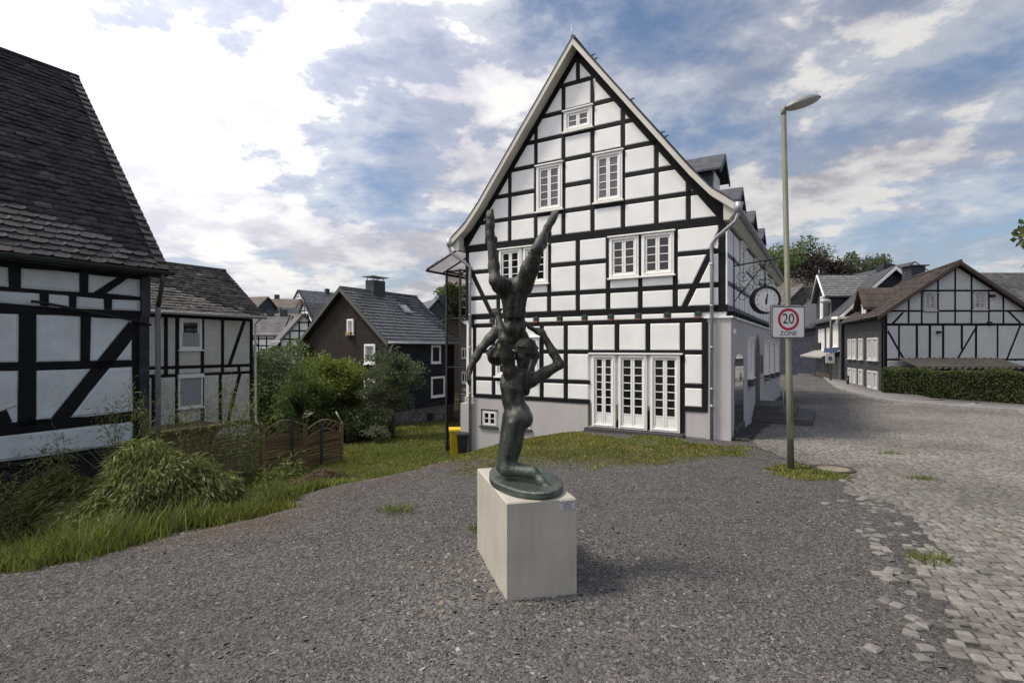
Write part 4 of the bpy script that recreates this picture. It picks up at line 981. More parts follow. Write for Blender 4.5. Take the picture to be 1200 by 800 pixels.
# ---------------------------------------------------------------- slate clad house in the middle distance
M_ASB = mat('brown slate shingles', (.030, .022, .019), .8, .18, 2, .15, 40, brick=(.32, .17, .012, .10), streak=.05, spec=.2)
M_ASBL = mat('blue black slate shingles', (.020, .023, .030), .8, .2, 2, .15, 40, brick=(.30, .15, .012, .22), spec=.2)
M_GTILE = mat('grey concrete roof tiles', (.070, .074, .080), .45, .15, 3, .2, 30, attr=True, spec=.45)
M_GTILE1 = mat('grey concrete roof tile', (.070, .074, .080), .45, .15, 3, .2, 30, rnd=.12, spec=.45)
def rubble(parent, fc, a0, a1, b0, b1, m, sx=.34, sy=.22, each=True):
    b = b0; j = 0
    while b < b1-.05:
        h = random.uniform(.75, 1.25)*sy; h = min(h, b1-b); a = a0-random.uniform(0, .2)
        while a < a1:
            w = random.uniform(.6, 1.5)*sx; x0, x1 = max(a, a0), min(a+w, a1)
            if x1-x0 > .06:
                g = .012; r = lambda: random.uniform(-.02, .02)
                mb = MB(); fc.poly(mb, [(x0+g+r()*.3, b+g), (x1-g+r()*.3, b+g+abs(r())*.5), (x1-g, b+h-g), (x0+g, b+h-g-abs(r())*.5)], -.05, .03+random.uniform(-.015, .02), .03, .025); mb.build('stone', m, parent)
            a += w
        b += h
def slate_house():
    H = thing('slate_clad_house', 'two storey house with brown shingled gable, blue slate side and grey tiled roof', 'house', (-7.864, 34.0, 0), RZM)
    zb = -2.0; ze = 2.55; L = 7.0; Wg = 8.0; zr = 5.95
    mb = MB(); mb.prof([(0, zb), (0, ze), (-Wg/2, zr-.1), (-Wg, ze), (-Wg, zb)], .02, L-.02); mb.build('wall', M_ASBL, H)
    mb = MB(); mb.prof([(.01, zb), (.01, ze), (-Wg/2, zr-.09), (-Wg-.01, ze), (-Wg-.01, zb)], -.04, .015); mb.build('gable_cladding', M_ASB, H)
    mb = MB(); mb.box((-Wg/2, L/2, zb-1.2), (Wg-.1, L-.1, 2.45)); base = mb.build('base_wall', mat('rubble mortar', (.16, .15, .14), .9, .2, 5, .3, 30), H)
    S = Fac((-.05, 0, 0), (0, 1, 0), (1, 0, 0)); G = Fac((0, -.04, 0), (-1, 0, 0), (0, -1, 0))
    rubble(base, S, 0, L, -3.9, zb, mat('rubble stone', (.13, .12, .115), .85, .35, 6, .5, 25, rnd=.4))
    run = Wg/2+.32; rise = zr-ze+.33; up = Vector((-run, 0, rise)); oe = Vector((.32, -.38, ze-.10))
    tiled_roof(H, oe, (0, 1, 0), up, L+.76, up.length, .36, .34, M_GTILE1, M_GTILE, each=290, lap=1.12, thick=.03)
    mb = MB(); mb.prof([(-Wg/2, zr+.22), (-Wg-.32, ze-.1), (-Wg-.32, ze-.22), (-Wg/2, zr+.08)], -.38, L+.38); mb.build('rear_roof', M_GTILE1, H)
    mb = MB(); mb.tube([(-Wg/2, -.38, zr+.24), (-Wg/2, L+.38, zr+.24)], .09, 8); mb.build('ridge_capping', M_GTILE1, H)
    for sg in (-1, 1):
        x1 = -Wg/2+sg*(Wg/2+.34); vs = []; mb = MB()
        for y in (-.44, -.375): vs += [(-Wg/2, y, zr+.25), (x1, y, ze-.09), (x1, y, ze-.36), (-Wg/2, y, zr-.04)]
        mb.add(vs, [(0, 1, 2, 3), (4, 5, 6, 7), (0, 1, 5, 4), (1, 2, 6, 5), (2, 3, 7, 6), (3, 0, 4, 7)])
        mb.build('barge_board', mat('grey green barge board', (.085, .088, .075), .6, .1, 3, .1), H)
    mb = MB(); mb.tube([(.38, -.4, ze-.12), (.38, L+.38, ze-.12)], .07, 8); mb.build('gutter', M_ZINC, H)
    mb = MB(); mb.tube([(.38, .05, ze-.12), (.08, .05, ze-.6), (.08, .05, -3.8)], .05, 8); mb.build('downpipe', M_ZINC, H)
    yc = 2.9; xc = -Wg/2
    mb = MB(); mb.box((xc, yc, zr+.45), (.8, 1.15, 1.1)); ch = mb.build('chimney', mat('dark chimney cladding', (.05, .05, .055), .5, .2, 4, .2, 20), H)
    mb = MB(); mb.box((xc, yc, zr+1.25), (1.1, 1.7, .05)); mb.build('chimney_cowl', M_ZINC, ch)
    for dx_, dy_ in ((-.3, -.5), (.3, -.5), (.3, .5), (-.3, .5)): mb = MB(); mb.box((xc+dx_, yc+dy_, zr+1.12), (.05, .05, .26)); mb.build('cowl_leg', M_ZINC, ch)
    upn = up.normalized(); ax = Vector((0, 1, 0)); nn = ax.cross(upn); nn = -nn if nn.z < 0 else nn; c = oe+upn*3.75+ax*4.75+nn*.08
    def slab(w, h, t, off):
        vs = [c+ax*x+upn*y+nn*(z+off) for z in (0, t) for x, y in ((-w/2, -h/2), (w/2, -h/2), (w/2, h/2), (-w/2, h/2))]
        return MB().add(vs, [(0, 3, 2, 1), (4, 5, 6, 7), (0, 1, 5, 4), (1, 2, 6, 5), (2, 3, 7, 6), (3, 0, 4, 7)])
    rw = slab(.80, .95, .06, -.02).build('roof_window', M_ZINC, H); slab(.62, .76, .02, .045).build('pane', M_CURTAIN, rw)
    for (a0, a1, z0, z1) in ((4.25, 5.32, 1.02, 2.32), (4.25, 5.8, -1.38, .09)): window(H, S, a0, a1, z0, z1, 1, 1, leaves=1, d=.10, fw=.15, sash=.08, mg=M_CURTAIN, head=False)
    for a0, a1, z0, z1 in ((1.03, 1.99, 1.06, 2.37), (1.05, 2.03, -1.1, .14), (2.98, 3.6, 2.98, 4.04)):
        w = window(H, G, a0, a1, z0, z1, 1, 1, leaves=1, d=.10, fw=.13, sash=.07, mg=M_CURTAIN, head=False)
        if z0 > 2.5: mb = MB(); G.rect(mb, a0+.1, a1-.1, z0-.02, z0+.2, .05, .3, .02); mb.build('flower_box', mat('yellow flower box', (.30, .22, .08), .7, .4, 20), w)
    mb = MB(); S.rect(mb, 3.83, 4.45, -2.95, -2.45, -.02, .09); mb.build('cellar_window', M_BROWNW, H)
    mb = MB(); mb.box((-6.9, -.3, -2.9), (2.0, .5, 1.4)); mb.build('porch_wall', mat('cream porch wall', (.42, .40, .30), .85, .1, 3), H)
slate_house()
# ---------------------------------------------------------------- old town houses on the far slope
M_ROOFA = mat('far grey slate', (.105, .10, .105), .7, .3, .6, .3, 3, brick=(.8, .5, .05, .2))
M_ROOFB = mat('far brown tiles', (.125, .105, .085), .8, .3, .6, .3, 3, brick=(.8, .5, .05, .2))
M_ROOFC = mat('far blue slate', (.085, .09, .105), .6, .3, .6, .3, 3, brick=(.8, .5, .05, .2))
def town_house(name, label, px, Y, w, L, ze, zr, rot, mroof, tim=True, chims=(), group=None, base=-6, hip=False, wallm=None, wins=True, wins2=0):
    """gable (width w) faces the viewer turned by rot; ridge runs back"""
    x = (px-600)/F*Y; H = thing(name, label, 'house', (x, Y, 0), R(rot), group)
    wm_ = wallm or M_PLASTER
    mb = MB(); mb.prof([(-w/2, base), (w/2, base), (w/2, ze), (0, zr-.15), (-w/2, ze)], .02, L); mb.build('wall', wm_, H)
    for sg in (-1, 1):
        mb = MB(); o = .5
        k = (zr-ze)/(w/2)
        e = (sg*(w/2+o), ze-o*k); vs = []
        for y in (-.45, L+.45): vs += [(0, y, zr), (e[0], y, e[1]), (e[0], y, e[1]-.2), (0, y, zr-.22)]
        if hip: vs[0] = (0, w*.35, zr); vs[3] = (0, w*.35, zr-.22)
        mb.add(vs, [(0, 1, 5, 4), (1, 2, 6, 5), (2, 3, 7, 6), (0, 3, 2, 1), (4, 5, 6, 7)]); mb.build('roof', mroof, H)
    if hip:
        mb = MB(); mb.add([(0, w*.35, zr), (-w/2-.5, -.5, ze-.3), (w/2+.5, -.5, ze-.3)], [(0, 1, 2)]); mb.build('hip', M_ROOFC, H)
    if tim:
        G = Fac((0, 0, 0), (1, 0, 0), (0, -1, 0)); b = []
        zs = list(np.arange(max(base, ze-6), zr-.8, 1.25))
        for z in zs:
            hw = w/2 if z < ze else w/2*(zr-z)/(zr-ze)
            b.append((-hw, z, hw, z, .2))
        n = max(3, int(w/1.3))
        for i in range(n+1):
            u = -w/2+w*i/n; zt = ze+(zr-ze)*(1-abs(u)/(w/2)); b.append((u, max(base, ze-6), u, zt-.1, .2))
        b.append((-w/2, ze, 0, zr, .3)); b.append((w/2, ze, 0, zr, .3))
        for i in range(0, n, 2):
            u = -w/2+w*i/n; b.append((u, ze-2.5, u+w/n, ze-.1, .18))
        timber(H, G, [(-w/2, max(base, ze-6)), (w/2, max(base, ze-6)), (w/2, ze), (0, zr-.1), (-w/2, ze)], b, wm_, M_BEAM, each=False, dbeam=.05, dpan=.04, bev=.03)
        for sg in (-1, 1):
            Sd = Fac((sg*w/2, 0, 0), (0, 1, 0), (sg, 0, 0)); b = []
            for z in zs:
                if z < ze: b.append((0, z, L, z, .2))
            b.append((0, ze-.2, L, ze-.2, .2))
            m_ = int(L/1.3)
            for i in range(m_+1): b.append((L*i/m_, max(base, ze-6), L*i/m_, ze-.1, .2))
            for i in range(0, m_, 3): b.append((L*i/m_, ze-2.5, L*(i+1)/m_, ze-.1, .18))
            timber(H, Sd, [(0, max(base, ze-6)), (L, max(base, ze-6)), (L, ze), (0, ze)], b, wm_, M_BEAM, each=False, dbeam=.05, dpan=.04, bev=.03)
    G = Fac((0, 0, 0), (1, 0, 0), (0, -1, 0))
    if wins:
        for u in (-w*.22, w*.14):
            for z in (ze-2.3, ze+.5 if zr-ze > 3 else ze-5):
                window(H, G, u, u+.9, z, z+1.25, 2, 1, d=.12, fw=.14, sash=.06, simple=True, sill=False, head=False, deep=.08)
    for u, y, hgt in chims:
        mb = MB(); mb.box((u, y, zr+hgt/2-1.0), (1.1, 1.1, hgt+2)); mb.build('chimney', M_SLATEW, H)
gr_ = 'old town houses on the far slope'
town_house('town_house', 'far half-timbered house with grey roof and two slate chimneys just right of the small house', 340, 100, 9, 11, 4.8, 8.3, 97, M_ROOFA, chims=((.2, 1.2, 1.0), (.2, 3.6, 1.0)), group=gr_, wins=False)
town_house('town_house', 'far house with large brown roof and slate end left of the chimneys', 313, 132, 11, 10, 10.4, 14.9, 72, M_ROOFB, group=gr_, wallm=M_SLATEW, tim=False, wins=False)
town_house('town_house', 'long brown roofed far house with a dark chimney below the half-timbered peak', 352, 150, 9, 13, 12.8, 15.9, 95, M_ROOFB, chims=((.5, 6.5, 1.2),), group=gr_, wins=False)
town_house('town_house', 'highest far house with pointed half-timbered gable and slate roof', 350, 160, 8, 14, 16.0, 19.6, -42, M_ROOFC, chims=((.3, 9, 1.0),), group=gr_)
town_house('town_house', 'low far house with blue slate roof and small white gable', 328, 120, 5, 12, 9.0, 11.3, -52, M_ROOFC, group=gr_, wins=False)
town_house('town_house', 'far house with rusty brown roof and skylight behind the chimneys', 358, 108, 8, 9, 5.9, 9.1, 95, M_ROOFB, group=gr_, wins=False)
town_house('town_house', 'narrow far half-timbered gable close beside the brown shingled gable', 357, 114, 5.5, 12, 8.6, 12.0, -35, M_ROOFA, group=gr_, wins=False)
town_house('town_house', 'far half-timbered house whose white gable edge touches the brown shingled gable', 356, 80, 6.5, 10, 3.2, 7.2, 30, M_ROOFA, group=gr_, wins=False)
gr2 = 'houses behind the glass staircase'
town_house('town_house', 'grey slate roofed house behind the ridge of the slate clad house', 513, 84, 9, 10, 5.0, 10.0, 24, M_ROOFC, wallm=M_SLATEW, tim=False, chims=((1.5, 3, .8),), group=gr2)
town_house('town_house', 'brown gabled house with white windows seen beside the glass staircase', 528, 60, 8.0, 10, 3.2, 5.9, 5, M_ROOFB, wallm=mat('grey brown render', (.17, .155, .14), .9), tim=False, group=gr2)
# ---------------------------------------------------------------- glazed outside staircase behind the gable's left corner
def glass_stair():
    T = thing('glazed_staircase', 'tall smoked glass and steel outside staircase with slanted canopy left of the gable', 'staircase', (-1.55, 19.2, 0), RZM)
    gl = bpy.data.materials.new('smoked glass'); gl.use_nodes = True; b = gl.node_tree.nodes['Principled BSDF']
    b.inputs['Base Color'].default_value = (.62, .58, .55, 1); b.inputs['Roughness'].default_value = .05; b.inputs['Transmission Weight'].default_value = 1; b.inputs['IOR'].default_value = 1.02
    mt = mat('dark steel', (.045, .045, .048), .5, .2, 6, .1, 40, metal=.4)
    zb, zt = -1.95, 5.0; x0, x1, y0, y1 = -1.15, -.05, .2, 3.2
    for k, (x, y) in enumerate(((x0, y0), (x1-.05, y0), (x0, y1), (x1-.05, y1), (x0+.62, y0))):
        mb = MB(); mb.box((x, y, (zb+zt)/2), (.07, .07, zt-zb)); mb.build('post', mt, T)
    for z in (zb+.35, 1.4, 3.2, zt-.05):
        mb = MB()
        for a, c in (((x0, y0), (x1, y0)), ((x0, y0), (x0, y1)), ((x0, y1), (x1, y1))): mb.tube([(a[0], a[1], z), (c[0], c[1], z)], .03, 6)
        mb.build('rail', mt, T)
    for a, c in (((x0+.03, y0-.03), (x0+.60, y0-.03)), ((x0-.04, y0+.03), (x0-.04, y1-.03))):
        for z0, z1 in ((zb+.1, 1.37), (1.43, 3.17), (3.23, zt)):
            mb = MB(); dx_, dy_ = c[0]-a[0], c[1]-a[1]; mb.box(((a[0]+c[0])/2, (a[1]+c[1])/2, (z0+z1)/2), (max(abs(dx_), .012), max(abs(dy_), .012), z1-z0)); mb.build('pane', gl, T)
    for k in range(20):
        mb = MB(); z = zb+.2+k*.19 if k < 11 else zb+.2+11*.19+(k-11)*.19; y = y0+.5+(k % 10)*.24
        mb.box(((x0+x1)/2, y, z), (x1-x0-.15, .26, .04)); mb.build('tread', M_ZINC, T)
    for z in (.35, .6, .85, 1.1): mb = MB(); mb.tube([(x0+.65, y0+.05, z-.3), (x1, y0+.05, z-.3)], .018, 6); mb.build('guard_rail', M_ZINC, T)
    for z in (3.6, 3.9, 4.2): mb = MB(); mb.tube([(x0+.65, y0+.05, z), (x1, y0+.05, z)], .018, 6); mb.build('guard_rail', M_ZINC, T)
    mb = MB(); vs = [(x, y, z+dz_) for dz_ in (0, .03) for x, y, z in ((x0-.55, y0-.5, 5.02), (x1, y0-.5, 5.75), (x1, y1+.3, 5.75), (x0-.55, y1+.3, 5.02))]
    mb.add(vs, [(0, 3, 2, 1), (4, 5, 6, 7), (0, 1, 5, 4), (1, 2, 6, 5), (2, 3, 7, 6), (3, 0, 4, 7)]); mb.build('canopy', gl, T)
    for y in np.linspace(y0-.5, y1+.3, 5): mb = MB(); mb.tube([(x0-.55, y, 4.98), (x1, y, 5.71)], .035, 6); mb.build('canopy_beam', mt, T)
    mb = MB(); mb.tube([(x0-.55, y0-.5, 4.97), (x0-.55, y1+.3, 4.97)], .05, 6); mb.build('canopy_gutter', mt, T)
glass_stair()
def bin_(name, label, x, y, w, h, m, ml, rz):
    z = gz(x, y); T = thing(name, label, 'wheelie bin', (x, y, z), rz)
    mb = MB(); a, b = w*.40, w/2; d0, d1 = w*.40, w*.55
    vs = [(-a, -d0, .06), (a, -d0, .06), (a, d0, .06), (-a, d0, .06), (-b, -d1, h*.88), (b, -d1, h*.88), (b, d1, h*.88), (-b, d1, h*.88)]
    mb.add(vs, [(0, 3, 2, 1), (4, 5, 6, 7), (0, 1, 5, 4), (1, 2, 6, 5), (2, 3, 7, 6), (3, 0, 4, 7)]); mb.box((0, 0, h*.85), (w*1.06, w*1.16, .05)); mb.build('body', m, T)
    mb = MB(); mb.prof([(-d1-.04, h*.885), (d1+.04, h*.885), (d1+.04, h*.93), (0, h), (-d1-.03, h*.94)], -b-.03, b+.03, 'x'); mb.build('lid', ml, T)
    for s in (-1, 1): mb = MB(); mb.tube([(s*a*.95, d0, .10), (s*a*.75, d0, .10)], .10, 12); mb.build('wheel', M_IRON, T)
    mb = MB(); mb.tube([(-b*.8, d1+.08, h*.9), (b*.8, d1+.08, h*.9)], .018, 6); mb.build('handle', M_IRON, T)
    return T
yel = mat('yellow plastic', (.60, .42, .02), .4, .08, 3, .05); blk = mat('black plastic', (.03, .03, .032), .45, .1, 4, .05)
bin_('wheelie_bin', 'yellow wheelie bin standing left of the gable corner', -1.97, 18.75, .42, 1.02, yel, yel, .15)
bin_('wheelie_bin', 'black wheelie bin half hidden behind the downpipe at the gable corner', -1.70, 18.25, .34, .86, blk, blk, .1)
# ---------------------------------------------------------------- houses on the right side of the street
M_SLD = mat('dark slate cladding', (.038, .037, .040), .7, .25, 2, .3, 30, brick=(.36, .2, .014, .25))
M_SLBLUE = mat('blue slate cladding', (.030, .033, .048), .65, .25, 2, .3, 30, brick=(.36, .2, .014, .25))
M_SLGREY = mat('grey slate cladding', (.085, .085, .085), .75, .25, 2, .3, 30, brick=(.36, .2, .014, .25))
M_RTILE = mat('brown clay roof tile', (.070, .055, .048), .7, .25, 4, .4, 30, rnd=.25)
M_RTILEA = mat('brown clay roof tiles', (.070, .055, .048), .7, .25, 4, .4, 30, attr=True)
M_DTILE = mat('dark far roof', (.05, .052, .058), .6, .25, 2, .3, 10, brick=(.4, .25, .03, .2))
M_GT2 = mat('light grey roof tile', (.15, .15, .155), .6, .2, 4, .3, 30, rnd=.2)
M_GT2A = mat('light grey roof tiles', (.15, .15, .155), .6, .2, 4, .3, 30, attr=True)
A0 = Vector((21.43, 30.75, 0)); SDIR = Vector((.344, .939, 0)).normalized()
def quad_prism(name, m, parent, foot, z0, z1):
    n = len(foot); mb = MB(); vs = [(x, y, z) for z in (z0, z1) for x, y in foot]
    mb.add(vs, [tuple(range(n))[::-1], tuple(range(n, 2*n))]+[(i, (i+1) % n, n+(i+1) % n, n+i) for i in range(n)]); return mb.build(name, m, parent)
def slab_between(name, m, parent, p, t=.16):
    """roof slope: four corners, thickness t downwards"""
    n = len(p); mb = MB(); vs = list(p)+[Vector(q)-Vector((0, 0, t)) for q in p]
    mb.add(vs, [tuple(range(n)), tuple(range(2*n-1, n-1, -1))]+[(i, n+i, n+(i+1) % n, (i+1) % n) for i in range(n)]); return mb.build(name, m, parent)
def right_house():
    H = thing('corner_half_timbered_house', 'white half-timbered gable house with brown tiled roof and slate side wall behind the hedge', 'house', A0)
    W_ = 8.4; ze, zr, L = 4.15, 6.95, 9.4; sd_ = SDIR
    P = lambda u, t, z: Vector((u, 0, z))+sd_*t
    mb = MB(); vs = [P(u, t, z) for t in (.03, L) for u, z in ((0, -1.2), (W_, -1.2), (W_, ze), (W_/2, zr-.1), (0, ze))]
    mb.add(vs, [(0, 1, 2, 3, 4), (9, 8, 7, 6, 5)]+[(i, 5+i, 5+(i+1) % 5, (i+1) % 5) for i in range(5)]); mb.build('wall', M_PLASTER, H)
    mb = MB(); vs = [P(u, t, z) for t in (-.0, L) for u, z in ((-.06, -1.2), (.0, -1.2), (.0, ze), (-.06, ze))]
    mb.add(vs, [(0, 1, 2, 3), (7, 6, 5, 4)]+[(i, 4+i, 4+(i+1) % 4, (i+1) % 4) for i in range(4)]); mb.build('slate_wall', M_SLD, H)
    G = Fac((0, 0, 0), (1, 0, 0), (0, -1, 0)); b = []; B = b.append
    k = .04904; U = lambda x: (1000+x/4.21-1037)*k; Zz = lambda y: EYE-(290+y/4.21-HY)*k
    for y, x0, x1 in ((380, 165, 950), (313, 165, 950), (213, 325, 690), (553, 165, 950)): B((max(U(x0), 0), Zz(y), min(U(x1), W_), Zz(y), .14 if y == 380 else .10))
    for x, y0, y1 in ((272, 245, 375), (337, 215, 375), (417, 150, 375), (502, 105, 375), (583, 140, 375), (668, 205, 375), (740, 240, 375), (225, 380, 553), (313, 380, 553), (377, 380, 553), (443, 380, 553), (535, 380, 500), (605, 380, 553), (711, 380, 553), (225, 553, 620), (800, 553, 620)): B((U(x), Zz(y1), U(x), Zz(y0), .13 if 300 < x < 620 and y0 == 380 else .10))
    for x0, y0, x1, y1 in ((170, 412, 250, 553), (515, 548, 608, 390), (825, 380, 757, 553), (245, 320, 195, 375), (765, 315, 825, 375)): B((U(x0), Zz(y0), U(x1), Zz(y1), .11))
    B((.06, -1, .06, ze, .14)); B((W_-.06, -1, W_-.06, ze, .14)); B((0, ze-.02, W_/2, zr-.12, .16)); B((W_, ze-.02, W_/2, zr-.12, .16))
    wr = [(U(345), U(410), Zz(312), Zz(225)), (U(590), U(658), Zz(308), Zz(222))]
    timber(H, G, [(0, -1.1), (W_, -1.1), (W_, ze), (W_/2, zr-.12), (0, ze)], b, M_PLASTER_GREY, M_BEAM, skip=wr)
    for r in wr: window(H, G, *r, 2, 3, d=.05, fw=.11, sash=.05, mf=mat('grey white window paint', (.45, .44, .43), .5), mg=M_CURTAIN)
    # roof: left slope of real tiles, verge boards
    o = .35; kz = (zr-ze)/(W_/2)
    uvec = P(W_/2+.45, 0, zr+.1)-P(-.0, 0, ze-.45*kz+.1); 
    tiled_roof(H, P(-.45, -.35, ze-.45*kz+.08), sd_, Vector((W_/2+.45, 0, (W_/2+.45)*kz)), L+.6, math.hypot(W_/2+.45, (W_/2+.45)*kz), .30, .33, M_RTILE, M_RTILEA, each=240, lap=1.15, thick=.025)
    slab_between('rear_roof', M_RTILE, H, [P(W_/2, -.35, zr+.08), P(W_+.45, -.35, ze-.45*kz+.08), P(W_+.45, L+.2, ze-.45*kz+.08), P(W_/2, L+.2, zr+.08)])
    mb = MB(); mb.tube([P(W_/2, -.38, zr+.12), P(W_/2, L+.2, zr+.12)], .09, 8); mb.build('ridge_capping', M_RTILE, H)
    for s in (0, 1):
        mb = MB(); e = -.5 if s == 0 else W_+.5; vs = []
        for t in (-.42, -.34): vs += [P(W_/2, t, zr+.12), P(e, t, ze-.5*kz+.12), P(e, t, ze-.5*kz-.10), P(W_/2, t, zr-.10)]
        mb.add(vs, [(0, 1, 2, 3), (4, 5, 6, 7), (0, 1, 5, 4), (1, 2, 6, 5), (2, 3, 7, 6), (3, 0, 4, 7)]); mb.build('barge_board', mat('brown barge board', (.07, .05, .04), .6), H)
    # windows in the slate side wall: two floors
    S = Fac(P(-.06, 0, 0), sd_, (-sd_.y, sd_.x, 0))
    tS = lambda px_: ((px_-600)/F*A0.y-A0.x+.0)/(sd_.x-(px_-600)/F*sd_.y)
    for z0, z1 in ((1.35, 2.75), (-1.15+.75, .72)):
        for x0, x1 in ((1025.0, 1030.6), (1018.6, 1024.0), (1008.2, 1012.8), (1001.0, 1005.0), (995.6, 999.6)):
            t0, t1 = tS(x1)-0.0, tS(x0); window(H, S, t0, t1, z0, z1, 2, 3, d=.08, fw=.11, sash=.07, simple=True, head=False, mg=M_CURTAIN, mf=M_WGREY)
    # dormer on the street side
    tc, w = 5.4, 1.05; zd, zp = 5.05, 6.15
    D = lambda u, t, z: P(u, t, z)
    mb = MB(); vs = [D(u, t, z) for u in (.25, 3.0) for t, z in ((tc-w, 4.0), (tc+w, 4.0), (tc+w, zd), (tc, zp-.1), (tc-w, zd))]
    mb.add(vs, [(0, 1, 2, 3, 4), (9, 8, 7, 6, 5)]+[(i, 5+i, 5+(i+1) % 5, (i+1) % 5) for i in range(5)]); d = mb.build('dormer', M_SLD, H)
    for sg in (-1, 1): 
        slab_between('dormer_roof', M_RTILE, d, [D(-.15, tc, zp), D(-.15, tc+sg*(w+.3), zd-.32), D(3.2, tc+sg*(w+.3), zd-.32), D(3.6, tc, zp)], .12)
        for i in range(9):
            for j in range(3):
                u0 = -.15+i*.40; f0, f1 = j/3, (j+1)/3+.04; q = lambda u, f: D(u, tc+sg*(w+.3)*(1-f), (zd-.32)+(zp-zd+.32)*f)
                mb = MB(); n_ = Vector((0, 0, .03)); vs = [q(u0, f0)+n_*1.6, q(u0+.385, f0)+n_*1.2, q(u0+.385, min(f1, 1))+n_*.3, q(u0, min(f1, 1))+n_*.3, q(u0, f0), q(u0+.385, f0)]
                mb.add(vs, [(0, 1, 2, 3), (0, 4, 5, 1)]); mb.build('roof_tile', M_RTILE, d)
    S2 = Fac(P(.25, 0, 0), sd_, (-sd_.y, sd_.x, 0)); window(H, S2, tc-.6, tc+.2, 4.05, 5.0, 2, 2, d=.06, fw=.1, simple=True)
    mb = MB(); mb.tube([P(-.48, -.3, ze-.22), P(-.48, L, ze-.22)], .06, 6); mb.tube([P(-.45, -.2, ze-.25), P(-.12, .12, ze-.6), P(-.12, .12, -.4)], .045, 6); mb.build('gutter', M_IRON, H)
    mb = MB(); mb.tube([P(-.05, -.05, -.9), P(-.05, -.05, .9)], .06, 8); mb.build('lower_pipe', M_ZINC, H)
    for u, z in ((3.0, 3.02), (5.9, 3.55), (6.1, 5.1)): mb = MB(); mb.box((u, -.12, z), (.16, .22, .14)); mb.build('wall_lamp', M_IRON, H)
    mb = MB(); mb.box((7.2, 7.4, 7.0), (1.0, .9, 1.8)); ch = mb.build('chimney', mat('slate chimney', (.04, .045, .06), .6, .2, 4, .2, 20, brick=(.3, .2, .02, .2)), H)
    mb = MB(); mb.box((7.2, 7.4, 7.94), (1.4, 1.2, .07)); mb.build('chimney_slab', mat('chimney slab', (.12, .12, .12), .8), ch)
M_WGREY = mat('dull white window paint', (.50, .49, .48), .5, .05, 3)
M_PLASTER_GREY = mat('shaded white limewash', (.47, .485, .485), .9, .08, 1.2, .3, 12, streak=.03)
right_house()
def lean_to():
    T = thing('lean_to_shed', 'low lean-to with corrugated roof against the half-timbered gable behind the hedge', 'shed', (21.9, 30.6, 0))
    mb = MB(); n = 66; L = 5.9; vs = []
    for i in range(n+1):
        x = L*i/n; q = .035*math.sin(i*math.pi/2+.4)
        vs += [(x, -.03, 1.55+q), (x, -1.95, 1.02+q), (x, -.03, 1.535+q), (x, -1.95, 1.005+q)]
    fs = [(4*i, 4*i+1, 4*i+5, 4*i+4) for i in range(n)]+[(4*i+2, 4*i+6, 4*i+7, 4*i+3) for i in range(n)]+[(4*i+1, 4*i+3, 4*i+7, 4*i+5) for i in range(n)]
    mb.add(vs, fs); mb.build('roof', mat('brown corrugated sheet', (.045, .04, .036), .7, .3, 2, .2, 20), T)
    mb = MB(); mb.box((L/2, -1.86, .90), (L, .06, .14)); mb.build('fascia', M_BEAM, T)
    mb = MB(); mb.box((L/2, -1.0, .1), (L-.3, 1.6, 2.0)); mb.build('wall', M_BROWNW, T)
    for x in (.15, 2.9, 5.75): mb = MB(); mb.box((x, -1.84, .1), (.12, .12, 1.5)); mb.build('post', M_BROWNW, T)
lean_to()
